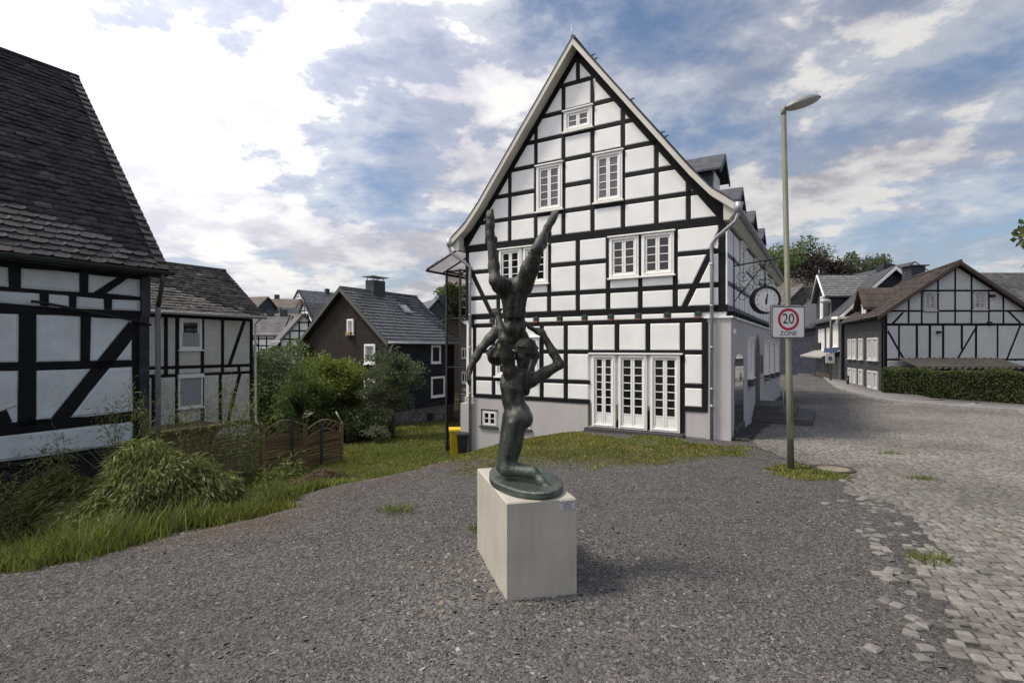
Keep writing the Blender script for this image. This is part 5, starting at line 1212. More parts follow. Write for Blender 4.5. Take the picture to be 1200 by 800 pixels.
def shop():
    t0 = 10.6; O = A0+SDIR*t0; H = thing('slate_shop_house', 'blue slate house with shop window, awning and grey tiled cross gable down the street', 'house', O)
    sd_ = SDIR; L = 10.5; W_ = 8.0; ze, zr = 4.75, 8.3; P = lambda u, t, z: Vector((u, 0, z))+sd_*t
    mb = MB(); vs = [P(u, t, z) for t in (0, L) for u, z in ((0, -1.2), (W_, -1.2), (W_, ze), (W_/2, zr-.1), (0, ze))]
    mb.add(vs, [(0, 1, 2, 3, 4), (9, 8, 7, 6, 5)]+[(i, 5+i, 5+(i+1) % 5, (i+1) % 5) for i in range(5)]); mb.build('wall', M_SLBLUE, H)
    kz = (zr-ze)/(W_/2)
    for a, e in (('l', -.5), ('r', W_+.5)): slab_between('roof', M_DTILE, H, [P(W_/2, -.45, zr+.1), P(e, -.45, ze-.5*kz+.1), P(e, L+.3, ze-.5*kz+.1), P(W_/2, L+.3, zr+.1)], .18)
    for e in (-.55, W_+.55):
        mb = MB(); vs = []
        for t in (-.52, -.44): vs += [P(W_/2, t, zr+.0), P(e, t, ze-.55*kz+.0), P(e, t, ze-.55*kz-.28), P(W_/2, t, zr-.28)]
        mb.add(vs, [(0, 1, 2, 3), (4, 5, 6, 7), (0, 1, 5, 4), (1, 2, 6, 5), (2, 3, 7, 6), (3, 0, 4, 7)]); mb.build('barge_board', M_PAINT, H)
    mb = MB(); mb.box((-.15, -.2, ze-.35), (1.1, .9, .18)); mb.build('eaves_box', M_PAINT, H)
    mb = MB(); mb.tube([P(-.45, -.3, ze-.3), P(-.1, -.1, ze-.9), P(-.1, -.1, -.5)], .06, 6); mb.build('downpipe', M_ZINC, H)
    # cross gable over the street wall
    ta, tb = 4.6, 10.0; tm = (ta+tb)/2; zc, zp = 6.7, 8.55
    mb = MB(); vs = [P(u, t, z) for u in (-.03, 6.0) for t, z in ((ta, 4.0), (tb, 4.0), (tb, zc), (tm, zp-.1), (ta, zc))]
    mb.add(vs, [(0, 1, 2, 3, 4), (9, 8, 7, 6, 5)]+[(i, 5+i, 5+(i+1) % 5, (i+1) % 5) for i in range(5)]); cg = mb.build('cross_gable', M_SLBLUE, H)
    rise = zp-zc+.3; run = (tb-ta)/2+.35
    tiled_roof(cg and H, P(-.45, ta-.35, zc-.25), (1, 0, 0), sd_*run+Vector((0, 0, rise)), 7.2, math.hypot(run, rise), .42, .40, M_GT2, M_GT2A, name='cross_roof', each=120, lap=1.12, thick=.03)
    slab_between('cross_roof_rear', M_GT2, H, [P(-.45, tm, zp+.05), P(-.45, tb+.35, zc-.25), P(6.5, tb+.35, zc-.25), P(6.5, tm, zp+.05)])
    mb = MB(); mb.tube([P(-.46, ta-.36, zc-.32), P(-.46, tm, zp-.02), P(-.46, tb+.3, zc-.32)], .09, 6); mb.build('cross_barge_board', M_PAINT, H)
    mb = MB(); mb.tube([P(-.3, tm, zp), P(-.3, tm, zp+.55)], [.05, .02], 6); mb.build('finial', M_ZINC, H)
    S = Fac(P(0, 0, 0), sd_, (-sd_.y, sd_.x, 0)); S2 = Fac(P(-.03, 0, 0), sd_, (-sd_.y, sd_.x, 0))
    for t, z0, z1 in ((1.0, 2.2, 4.2), (1.9, 2.2, 4.2)): window(H, S, t, t+.75, z0, z1, 2, 2, d=.08, fw=.12, simple=True, head=False, mg=M_CURTAIN)
    for t in (4.0, 6.2, 7.6): window(H, S2, t, t+.95, 1.9, 3.8, 2, 2, d=.08, fw=.12, simple=True, head=False, mg=M_CURTAIN)
    window(H, S2, tm-.5, tm+.5, 4.7, 6.7, 2, 2, d=.08, fw=.12, simple=True, head=False, mg=M_CURTAIN)
    # shop front
    mg = mat('shop window glass', (.06, .085, .085), .06, .3, 1, 0, spec=.6, rnd=.3)
    mb = MB(); S.rect(mb, .4, 9.8, -.6, -.02, .0, .08); mb.build('shop_plinth', mat('rubble shop plinth', (.16, .13, .11), .9, .3, 4, .5, 12), H)
    mb = MB(); S.rect(mb, .3, 9.9, 1.45, 1.62, 0, .12); fr = mb.build('shop_front', M_SLBLUE, H)
    for t in (.55, 1.75, 2.95, 5.0, 6.2, 7.4, 8.6):
        mb = MB(); S.rect(mb, t, t+1.12, .02, 1.42, .01, .05); mb.build('shop_window', mg, fr)
        mb = MB(); S.rect(mb, t-.05, t+.01, -.0, 1.46, 0, .09); mb.build('mullion', M_ZINC, fr)
    mb = MB(); S.rect(mb, 4.15, 4.95, -.5, 1.42, .01, .04); mb.build('shop_door', M_IRON, fr)
    mb = MB(); n = 5; S_ = S
    vs = [S.p(t, z, d) for t in (.2, 10.2) for d, z in ((0, 1.95), (1.35, 1.45), (1.35, 1.33), (1.32, 1.33), (1.30, 1.42), (0, 1.90))]
    mb.add(vs, [(0, 1, 7, 6), (1, 2, 8, 7), (3, 4, 10, 9), (4, 5, 11, 10), (0, 1, 2, 3, 4, 5), (6, 7, 8, 9, 10, 11)]); mb.build('awning', mat('pale awning cloth', (.26, .25, .235), .8, .1, 2), H)
    mb = MB(); S.rect(mb, 7.2, 9.8, 1.98, 2.6, .05, .20, .01); sg = mb.build('shop_sign', M_IRON, H)
lean = shop()
def big_dark_house():
    H = thing('dark_gabled_house', 'tall dark gabled house with white verge rising behind the slate houses', 'house', (37.6, 50.5, 0))
    W_ = 17.0; ze, zr = 4.4, 10.1; kz = (zr-ze)/(W_/2); L = 9
    mb = MB(); mb.prof([(-W_/2, -1.5), (-W_/2, ze), (0, zr-.1), (W_/2, ze), (W_/2, -1.5)], 0, L); mb.build('wall', M_SLBLUE, H)
    for sg in (-1, 1):
        e = sg*(W_/2+.5); slab_between('roof', M_DTILE, H, [Vector((0, -.6, zr+.12)), Vector((e, -.6, ze-.5*kz+.12)), Vector((e, L+.5, ze-.5*kz+.12)), Vector((0, L+.5, zr+.12))], .2)
        mb = MB(); vs = []
        for y in (-.68, -.59): vs += [(0, y, zr-.05), (e, y, ze-.5*kz-.05), (e, y, ze-.5*kz-.42), (0, y, zr-.42)]
        mb.add(vs, [(0, 1, 2, 3), (4, 5, 6, 7), (0, 1, 5, 4), (1, 2, 6, 5), (2, 3, 7, 6), (3, 0, 4, 7)]); mb.build('barge_board', M_PAINT, H)
    mb = MB(); mb.box((-1.3, 1.5, 9.35), (1.1, 1.1, 1.7)); mb.build('chimney', M_SLBLUE, H)
big_dark_house()
def end_house():
    Y = 76; H = thing('grey_slate_house', 'grey slate house with white windows closing the end of the street', 'house', (42.2, Y, 0))
    mb = MB(); mb.prof([(-4.2, -1), (-4.2, 7.6), (-1.2, 10.8), (4.5, 10.8), (7.5, 7.6), (7.5, -1)], 0, 8); mb.build('wall', M_SLGREY, H)
    slab_between('roof', M_ROOFB, H, [Vector((-4.9, -.5, 7.3)), Vector((2.0, -.5, 7.5)), Vector((2.0, 4, 11.2)), Vector((-1.2, 4, 11.2))], .2)
    slab_between('roof_side', M_ROOFA, H, [Vector((-5.0, -.6, 7.2)), Vector((-5.0, 8.5, 7.2)), Vector((-1.0, 8.5, 11.1)), Vector((-1.0, -.6, 11.1))], .2)
    G = Fac((0, 0, 0), (1, 0, 0), (0, -1, 0))
    mb = MB(); G.rect(mb, -4.2, 7.5, -1, .2, 0, .1); mb.build('plinth', mat('pale plinth', (.25, .24, .23), .9), H)
    for x, z in ((-2.6, .6), (.6, .6), (-3.0, 3.0), (-.6, 3.0), (1.6, 3.0), (-2.2, 5.6), (.6, 5.6)): window(H, G, x, x+1.45, z, z+1.6, 2, 1, d=.12, fw=.22, sash=.06, simple=True, head=False)
    mb = MB(); mb.box((.2, -.4, 8.4), (1.6, 1.2, 1.3)); d = mb.build('dormer', M_SLGREY, H); G2 = Fac((0, -1.0, 0), (1, 0, 0), (0, -1, 0)); window(H, G2, -.3, .7, 8.0, 8.9, 2, 2, d=.1, fw=.14, simple=True)
end_house()
def rear_right_house():
    H = thing('far_slate_roof_house', 'house with mossy slate roof showing behind the right slope of the half-timbered gable', 'house', (36.6, 41.0, 0))
    mb = MB(); mb.prof([(0, -1), (0, 4.2), (4, 8.3), (8, 4.2), (8, -1)], 0, 12, 'x'); mb.build('wall', M_SLBLUE, H)
    slab_between('roof', mat('lichen spotted slate', (.075, .075, .075), .75, .35, 1.5, .4, 12, col2=(.15, .15, .14), brick=(.3, .2, .02, .25)), H, [Vector((-.35, -.5, 3.75)), Vector((12.4, -.5, 3.75)), Vector((12.4, 4, 8.45)), Vector((-.35, 4, 8.45))], .2)
    slab_between('rear_roof', M_DTILE, H, [Vector((-.35, 8.5, 3.75)), Vector((12.4, 8.5, 3.75)), Vector((12.4, 4, 8.45)), Vector((-.35, 4, 8.45))], .2)
rear_right_house()
town_house('stone_roof_house', 'broad grey roofed house rising behind the tiled cross gable of the shop', 1000, 84, 16, 14, 8, 13.4, 70, M_ROOFB, wallm=M_SLGREY, tim=False, chims=((2, 3, 1.2),), wins=False)
# ---------------------------------------------------------------- street lamp with zone sign
M_POLE = mat('olive grey lamp pole', (.125, .125, .088), .55, .15, 3, .15, 40, col2=(.09, .092, .075), spec=.4, streak=.12)
def street_lamp():
    x0, y0 = 5.41, 10.37; z0 = gz(x0, y0); T = thing('street_lamp', 'tall grey green street lamp with oval head carrying the 20 zone sign', 'street lamp', (x0, y0, z0))
    H_ = 6.72-z0; lean = -.145
    mb = MB(); mb.tube([(0, 0, -.3), (lean*.3, 0, H_*.3), (lean*.3, 0, H_*.301), (lean, 0, H_)], [.062, .060, .054, .046], 16); mb.build('pole', M_POLE, T)
    mb = MB(); mb.box((lean*.1-.0, -.058, .75), (.07, .02, .30)); mb.build('service_door', M_POLE, T)
    mb = MB(); mb.tube([(lean, 0, H_-.10), (lean, 0, H_+.03), (lean+.10, 0, H_+.06)], .05, 10); mb.build('arm', mat('grey lamp housing', (.20, .205, .20), .45, .1, 5, .05, spec=.5), T)
    # oval head: shell above, diffuser below, tilted up to the right
    def shell(zs, flip, name, m, sc=1.0):
        n, k = 28, 7; vs = []; c = Vector((lean+.36, 0, H_+.115)); tilt = R(-16)
        for i in range(k+1):
            a = math.pi/2*i/k; r = math.cos(a); z = math.sin(a)*zs
            for j in range(n):
                q = 2*math.pi*j/n; p = Vector((.36*r*math.cos(q)*sc, .22*r*math.sin(q)*sc, z*1.25)); p.rotate(Matrix.Rotation(tilt, 3, 'Y')); vs.append(c+p)
        mb = MB(); mb.add(vs, [(i*n+j, i*n+(j+1) % n, (i+1)*n+(j+1) % n, (i+1)*n+j) for i in range(k) for j in range(n)], True); return mb.build(name, m, T)
    shell(.10, 0, 'lamp_head', MATS['grey lamp housing']); shell(-.055, 0, 'diffuser', mat('lamp diffuser', (.42, .42, .40), .3, .1, 20, .3, 80, spec=.5), .94)
    mb = MB(); n = 28
    # sign
    Sg = thing('speed_zone_sign', 'square white zone 20 sign with red ring strapped to the street lamp', 'traffic sign', (x0-.10, y0-.085, 2.60), R(4))
    def rrect(mb, w, h, r, y0_, y1_, bev=0):
        pts = []
        for cx, cz, a0 in ((w/2-r, h/2-r, 0), (-w/2+r, h/2-r, 90), (-w/2+r, -h/2+r, 180), (w/2-r, -h/2+r, 270)):
            for k in range(6): a = R(a0+18*k); pts.append((cx+r*math.cos(a), cz+r*math.sin(a)))
        n = len(pts); mb.add([(x, y, z) for y in (y0_, y1_) for x, z in pts], [tuple(range(n)), tuple(range(2*n-1, n-1, -1))]+[(i, (i+1) % n, n+(i+1) % n, n+i) for i in range(n)]); return mb
    w, h = .665, .615
    rrect(MB(), w, h, .04, 0, .012).build('sign_back', M_ZINC, Sg)
    rrect(MB(), w-.01, h-.01, .036, -.003, -.0005).build('dark_border', mat('dark grey sign edge', (.05, .05, .055), .5), Sg)
    white = mat('reflective white sign', (.60, .60, .60), .4, .04, 3, 0)
    rrect(MB(), w-.045, h-.045, .028, -.006, -.0035).build('sign_face', white, Sg)
    red = mat('sign red', (.36, .018, .035), .4, .05, 3, 0)
    def ring(r0, r1, cz, name, m):
        mb = MB(); n = 48; vs = [(r*math.cos(2*math.pi*k/n), y, cz+r*math.sin(2*math.pi*k/n)) for r, y in ((r0, -.0085), (r1, -.0085), (r1, -.0055), (r0, -.0055)) for k in range(n)]
        mb.add(vs, [(i*n+k, i*n+(k+1) % n, ((i+1) % 4)*n+(k+1) % n, ((i+1) % 4)*n+k) for i in range(4) for k in range(n)]); return mb.build(name, m, Sg)
    ring(.162, .212, .055, 'red_ring', red)
    Mt = Matrix.Rotation(math.pi/2, 4, 'X')
    blk_ = mat('sign black', (.012, .012, .013), .5, 0, 1, 0)
    o = text_mesh('number', '20', .265, Matrix.Translation((0, -.0075, .058)) @ Mt @ Matrix.Diagonal((.92, 1.05, 1, 1)), blk_, Sg, .001)
    o = text_mesh('word', 'ZONE', .118, Matrix.Translation((0, -.0075, -.215)) @ Mt @ Matrix.Diagonal((1.05, 1, 1, 1)), blk_, Sg, .001)
    for z in (.22, -.2): mb = MB(); mb.tube([(.1+.075*math.cos(2*math.pi*k/16), .075+.075*math.sin(2*math.pi*k/16), z) for k in range(17)], .012, 5); mb.build('clamp', M_ZINC, Sg)
    # rear sign for the other direction
    Sb = thing('zone_sign_rear', 'back of a second square sign just behind the zone 20 sign', 'traffic sign', (x0-.03, y0+.14, 2.645), R(4))
    rrect(MB(), w, h, .04, 0, .012).build('sign_back', M_ZINC, Sb); mb = MB(); mb.box((-.05, .02, .1), (.3, .02, .03)); mb.build('clamp', M_ZINC, Sb)
street_lamp()
def far_lamp():
    x, y = 23.7, 39.8; z = gz(x, y); T = thing('street_lamp', 'distant thin street lamp with curved head in front of the shop', 'street lamp', (x, y, z))
    mb = MB(); mb.tube([(0, 0, 0), (0, 0, 5.9)], [.07, .05], 8); mb.build('pole', M_POLE, T)
    mb = MB(); mb.tube([(.0, 0, 5.85), (-.1, 0, 6.0), (-.5, 0, 6.02), (-.75, 0, 5.95)], [.08, .14, .16, .08], 8); mb.build('lamp_head', mat('pale lamp head', (.35, .35, .34), .5), T)
    S_ = thing('parking_sign', 'small blue and white street sign on the distant lamp pole', 'traffic sign', (x, y-.1, 0))
    mb = MB(); mb.box((-.05, 0, 1.95), (1.0, .03, .35)); mb.build('blue_plate', mat('sign blue', (.18, .26, .42), .5), S_)
    mb = MB(); mb.box((-.1, 0, 1.35), (.66, .03, .7)); p = mb.build('white_plate', white_s, S_); mb = MB(); mb.box((-.1, -.02, 1.35), (.25, .01, .3)); mb.build('pictogram', mat('sign grey', (.12, .12, .13), .5), p)
white_s = mat('white sign plate', (.62, .62, .62), .5)
far_lamp()
def bollard_dark():
    x, y = 22.6, 36.0; z = gz(x, y); T = thing('bollard', 'short black bollard at the downpipe between the two slate houses', 'bollard', (x, y, z))
    mb = MB(); mb.tube([(0, 0, 0), (0, 0, .55)], [.09, .07], 10); mb.build('post', M_IRON, T)
    mb = MB(); mb.tube([(0, 0, .55), (0, 0, .62), (0, 0, .68)], [.085, .09, .03], 10); mb.build('cap', M_IRON, T)
bollard_dark()
# ---------------------------------------------------------------- pedestal and bronze
PED = (-.044, 4.63); PA = math.atan2(.16, .623); PZ = .763
def pedestal():
    T = thing('stone_pedestal', 'pale grey stone block pedestal standing on the gravel under the bronze figures', 'pedestal', (PED[0], PED[1], 0), PA)
    w, l, z0 = .643, 1.38, -.35; b = .012
    m = mat('pale travertine concrete', (.40, .378, .325), .8, .09, 6, .5, 60, streak=.07, bdist=.005, col2=(.33, .31, .26), c2lo=.45, c2hi=.75, c2scale=3)
    mb = MB()
    ring = lambda i, z: [(i, i, z), (w-i, i, z), (w-i, l-i, z), (i, l-i, z)]
    vs = ring(0, z0)+ring(0, PZ-b)+ring(b, PZ); mb.add(vs, [(k*4+i, k*4+(i+1) % 4, (k+1)*4+(i+1) % 4, (k+1)*4+i) for k in (0, 1) for i in range(4)]+[(8, 9, 10, 11)])
    mb.build('block', m, T)
    mb = MB(); mb.add([(x, y, z) for y in (-.006, -.0005) for x, z in ((.485, PZ-.095), (.625, PZ-.095), (.625, PZ-.018), (.485, PZ-.018))], [(0, 1, 2, 3), (0, 4, 5, 1), (1, 5, 6, 2), (2, 6, 7, 3), (3, 7, 4, 0)])
    pl = mb.build('plaque', mat('brushed plaque', (.48, .48, .50), .4, .05, 20, 0, metal=.2), T)
    ink = mat('plaque ink', (.03, .03, .035), .6)
    mb = MB(); rr = random.Random(4)
    for z, words in ((PZ-.032, (.040, .020, .045)), (PZ-.049, (.015, .035, .006)), (PZ-.066, (.032, .034, .012)), (PZ-.083, (.022, .008, .028))):
        tot = sum(words)+.007*(len(words)-1); x = .555-tot/2
        for q in words:
            a = x
            while a < x+q-.002:
                c = rr.uniform(.002, .0042); hgt = rr.choice((.006, .006, .009)); mb.box((a+c/2, -.0068, z+hgt/2-.003), (c*.75, .0012, hgt)); a += c+.0008
            x += q+.007
    mb.build('lettering', ink, pl)
pedestal()
# --- signed distance modelling: tapered limbs blended into one skin
class SDF:
    def __init__(s, lo, hi, h):
        s.lo = np.array(lo); s.h = h; n = np.ceil((np.array(hi)-s.lo)/h).astype(int)+1; s.n = n; s.f = np.full(n, .5, np.float32)
    def _block(s, lo, hi, k):
        a = np.clip(np.floor((np.array(lo)-k-s.lo)/s.h).astype(int), 0, s.n-1); b = np.clip(np.ceil((np.array(hi)+k-s.lo)/s.h).astype(int)+1, 1, s.n)
        sl_ = tuple(slice(i, j) for i, j in zip(a, b)); g = [s.lo[i]+s.h*np.arange(a[i], b[i]) for i in range(3)]
        return sl_, np.meshgrid(*g, indexing='ij')
    def _mix(s, sl_, d, k):
        f = s.f[sl_]; h = np.clip(.5+.5*(f-d)/k, 0, 1); s.f[sl_] = f*(1-h)+d*h-k*h*(1-h)
    def cone(s, a, b, r1, r2, k=.03, flat=None):
        a, b = np.array(a, float), np.array(b, float); m = max(r1, r2)+.12
        sl_, (X, Y, Z) = s._block(np.minimum(a, b)-m, np.maximum(a, b)+m, k); ab = b-a; L2 = max(ab @ ab, 1e-9)
        t = np.clip(((X-a[0])*ab[0]+(Y-a[1])*ab[1]+(Z-a[2])*ab[2])/L2, 0, 1)
        d = np.sqrt((X-a[0]-t*ab[0])**2+(Y-a[1]-t*ab[1])**2+(Z-a[2]-t*ab[2])**2)-(r1+(r2-r1)*t); s._mix(sl_, d, k)
    def ell(s, c, r, k=.03, M=None, sub=False):
        c, r = np.array(c, float), np.array(r, float); m = r.max()+.12; sl_, (X, Y, Z) = s._block(c-m, c+m, k); X, Y, Z = X-c[0], Y-c[1], Z-c[2]
        if M is not None:
            M = np.array(M.to_3x3().transposed()); X, Y, Z = (M[i, 0]*X+M[i, 1]*Y+M[i, 2]*Z for i in range(3))
        q = np.sqrt((X/r[0])**2+(Y/r[1])**2+(Z/r[2])**2); g = np.sqrt((X/r[0]**2)**2+(Y/r[1]**2)**2+(Z/r[2]**2)**2)+1e-6; d = q*(q-1)/g
        if sub: f = s.f[sl_]; h = np.clip(.5-.5*(f+d)/k, 0, 1); s.f[sl_] = f*(1-h)-d*h+k*h*(1-h)
        else: s._mix(sl_, d, k)
    def chain(s, pts, rs, k=.03):
        for i in range(len(pts)-1): s.cone(pts[i], pts[i+1], rs[i], rs[i+1], k)
    def mesh(s):
        f = s.f; n = f.shape; c = np.array(n)-1; P = np.zeros((*c, 3), np.float32); cnt = np.zeros(c, np.float32)
        C_ = lambda d: f[d[0]:d[0]+c[0], d[1]:d[1]+c[1], d[2]:d[2]+c[2]]
        for ax in range(3):
            for u in (0, 1):
                for v in (0, 1):
                    d0 = [0, 0, 0]; o = [i for i in range(3) if i != ax]; d0[o[0]] = u; d0[o[1]] = v; d1 = list(d0); d1[ax] = 1
                    f0, f1 = C_(d0), C_(d1); m = (f0 < 0) != (f1 < 0); t = np.where(m, f0/(f0-f1+1e-12), 0)
                    for i in range(3): P[..., i] += np.where(m, d0[i]+(t if i == ax else 0), 0)
                    cnt += m
        act = cnt > 0; vid = np.full(c, -1, np.int64); vid[act] = np.arange(act.sum()); idx = np.argwhere(act)
        V = (idx+P[act]/cnt[act][:, None])*s.h+s.lo; Fs = []
        for ax in range(3):
            o = [(ax+1) % 3, (ax+2) % 3]; a = [slice(None)]*3; a[ax] = slice(0, c[ax]); a[o[0]] = slice(1, c[o[0]]); a[o[1]] = slice(1, c[o[1]])
            b = list(a); b[ax] = slice(1, c[ax]+1); f0, f1 = f[tuple(a)], f[tuple(b)]; m = np.argwhere((f0 < 0) != (f1 < 0))
            if not len(m): continue
            ins_ = f0[tuple(m.T)] < 0; q = m.copy(); q[:, o[0]] += 1; q[:, o[1]] += 1
            def g(du, dv): r = q.copy(); r[:, o[0]] -= du; r[:, o[1]] -= dv; return vid[tuple(r.T)]
            Q = np.stack([g(1, 1), g(0, 1), g(0, 0), g(1, 0)], 1); Q[~ins_] = Q[~ins_][:, ::-1]; Fs.append(Q)
        return V, np.vstack(Fs)
def relax(V, Fq, it=2, lam=.5):
    n = len(V); e = np.vstack([Fq[:, [i, (i+1) % 4]] for i in range(4)])
    for _ in range(it):
        S_ = np.zeros((n, 3)); c = np.zeros(n)
        for a, b in ((0, 1), (1, 0)):
            for i in range(3): S_[:, i] += np.bincount(e[:, a], V[e[:, b], i], n)
            c += np.bincount(e[:, a], minlength=n)
        V = V+lam*(S_/c[:, None]-V)
    return V
def bronze_mat():
    m = bpy.data.materials.new('patinated bronze'); m.use_nodes = True; t = m.node_tree; N = t.nodes; L = t.links; b = N['Principled BSDF']
    tx = N.new('ShaderNodeTexCoord')
    def noise(sc, st=(1, 1, 1), det=8):
        mp = N.new('ShaderNodeMapping'); mp.inputs['Scale'].default_value = st; L.new(tx.outputs['Object'], mp.inputs[0])
        n = N.new('ShaderNodeTexNoise'); n.inputs['Scale'].default_value = sc; n.inputs['Detail'].default_value = det; n.inputs['Roughness'].default_value = .65; L.new(mp.outputs[0], n.inputs['Vector']); return n.outputs['Fac']
    cr = N.new('ShaderNodeValToRGB'); L.new(noise(13, (1, 1, .35)), cr.inputs[0]); e = cr.color_ramp.elements
    e[0].position = .38; e[0].color = (.026, .023, .019, 1); e[1].position = .70; e[1].color = (.125, .145, .120, 1); q = e.new(.54); q.color = (.055, .054, .045, 1)
    sx = N.new('ShaderNodeSeparateXYZ'); L.new(tx.outputs['Object'], sx.inputs[0])
    # green verdigris is thickest low down on the figures and the base
    mr = N.new('ShaderNodeMapRange'); L.new(sx.outputs[2], mr.inputs[0]); mr.inputs[1].default_value = .05; mr.inputs[2].default_value = 1.25; mr.inputs[3].default_value = .75; mr.inputs[4].default_value = .06
    mu = N.new('ShaderNodeMath'); mu.operation = 'MULTIPLY'; L.new(noise(11, (1, 1, .3)), mu.inputs[0]); L.new(mr.outputs[0], mu.inputs[1])
    m2 = N.new('ShaderNodeMapRange'); L.new(mu.outputs[0], m2.inputs[0]); m2.inputs[1].default_value = .12; m2.inputs[2].default_value = .48
    mx = N.new('ShaderNodeMix'); mx.data_type = 'RGBA'; L.new(m2.outputs[0], mx.inputs[0]); L.new(cr.outputs[0], mx.inputs[6]); mx.inputs[7].default_value = (.105, .135, .112, 1)
    L.new(mx.outputs[2], b.inputs['Base Color']); b.inputs['Metallic'].default_value = .6
    r = N.new('ShaderNodeMapRange'); L.new(noise(14), r.inputs[0]); r.inputs[1].default_value = .3; r.inputs[2].default_value = .7; r.inputs[3].default_value = .24; r.inputs[4].default_value = .56; L.new(r.outputs[0], b.inputs['Roughness'])
    bp = N.new('ShaderNodeBump'); bp.inputs['Strength'].default_value = .7; bp.inputs['Distance'].default_value = .018; L.new(noise(45), bp.inputs['Height']); L.new(bp.outputs[0], b.inputs['Normal'])
    return m
M_BRONZE = bronze_mat()
SO = Vector((.10, 5.36, PZ))
def PP(px_, py_, Y): return np.array([(px_-600)/F*Y-SO.x, Y-SO.y, EYE-(py_-HY)/F*Y-SO.z])
def hand(s, wrist, dirv, side, palm_n, sc=1.0, curl=.35):
    """palm with five separate fingers"""
    d = Vector(dirv).normalized(); n = Vector(palm_n); n = (n-d*n.dot(d)).normalized(); sd = d.cross(n)*side; w = Vector(wrist)
    s.ell(w+d*.045*sc, (.036*sc, .040*sc, .018*sc), .014, Matrix((sd, d, n)).transposed())
    s.cone(w, w+d*.03*sc, .024*sc, .026*sc, .02)
    for i, (o, L) in enumerate(((-.028, .062), (-.010, .074), (.009, .069), (.027, .053))):
        a = w+d*.078*sc+sd*o*sc; c = curl+.06*i; d1 = (d+n*c*.5+sd*o*4).normalized(); d2 = (d+n*c*1.5+sd*o*4).normalized()
        b = a+d1*L*.5*sc; e = b+d2*L*.55*sc; s.chain([a-d*.02, a, b, e], [.0105*sc, .0105*sc, .0095*sc, .0075*sc], .006)
    a = w+d*.02*sc-sd*.026*sc; b = a+(d*.6-sd*.8+n*.3).normalized()*.042*sc; e = b+(d*.9-sd*.3+n*.3).normalized()*.036*sc; s.chain([a, b, e], [.014*sc, .012*sc, .009*sc], .008)
def head(s, c, face, up, sc=1.0, hair=True):
    f = Vector(face).normalized(); u = Vector(up); u = (u-f*u.dot(f)).normalized(); l = u.cross(f); M = Matrix((f, l, u)).transposed(); c = Vector(c)
    q = lambda x, y, z: c+(f*x+l*y+u*z)*sc
    s.ell(q(-.012, 0, .022), (.098*sc, .078*sc, .096*sc), .02, M)           # skull
    s.ell(q(.030, 0, -.055), (.062*sc, .056*sc, .075*sc), .03, M)           # jaw
    s.ell(q(.075, 0, -.108), (.022*sc, .024*sc, .016*sc), .02, M)           # chin
    s.cone(q(.088, 0, .012), q(.114, 0, -.032), .010*sc, .015*sc, .010)       # nose
    s.ell(q(.093, 0, .026), (.016*sc, .050*sc, .010*sc), .012, M)            # brow
    for sg in (-1, 1):
        s.ell(q(.095, .030*sg, .004), (.018*sc, .017*sc, .011*sc), .008, M, sub=True); s.ell(q(.082, .030*sg, .002), (.012*sc, .015*sc, .010*sc), .004, M)
        s.ell(q(.062, .040*sg, -.030), (.026*sc, .020*sc, .020*sc), .02, M)  # cheek
        s.ell(q(-.005, .078*sg, -.008), (.022*sc, .010*sc, .030*sc), .008, M) # ear
    s.ell(q(.088, 0, -.062), (.014*sc, .026*sc, .006*sc), .005, M); s.ell(q(.086, 0, -.075), (.014*sc, .022*sc, .007*sc), .005, M)
    s.ell(q(.102, 0, -.068), (.012*sc, .024*sc, .0022*sc), .003, M, sub=True)
    if hair:
        s.ell(q(-.028, 0, .038), (.104*sc, .090*sc, .094*sc), .012, M); s.ell(q(-.075, 0, -.02), (.050*sc, .070*sc, .060*sc), .02, M)
        for k in range(7):
            a = -1.2+.4*k; s.cone(q(.062*math.cos(a*.4)-.01, .080*math.sin(a), .085-.02*abs(a)), q(-.105, .062*math.sin(a), .01), .016*sc, .018*sc, .006)
def foot(s, ankle, toe_dir, sole_n, sc=1.0):
    """ankle, direction to the toes and the direction the sole faces"""
    d = Vector(toe_dir).normalized(); n = Vector(sole_n); n = (n-d*n.dot(d)).normalized(); sd = d.cross(n); a = Vector(ankle)
    s.ell(a-d*.045*sc+n*.035*sc, (.034*sc, .034*sc, .036*sc), .02)
    s.chain([a, a+d*.08*sc+n*.035*sc, a+d*.145*sc+n*.05*sc], [.036*sc, .032*sc, .024*sc], .03)
    M = Matrix((d, sd, n)).transposed(); s.ell(a+d*.135*sc+n*.05*sc, (.05*sc, .042*sc, .018*sc), .02, M)
    for i, (o, L) in enumerate(((-.030, .050), (-.012, .046), (.002, .042), (.016, .036), (.029, .028))):
        b = a+d*.165*sc+n*.055*sc+sd*o*sc; r = .0125 if i == 0 else .0095; s.cone(b, b+d*L*.7*sc+n*.006, r*sc, r*.85*sc, .006)
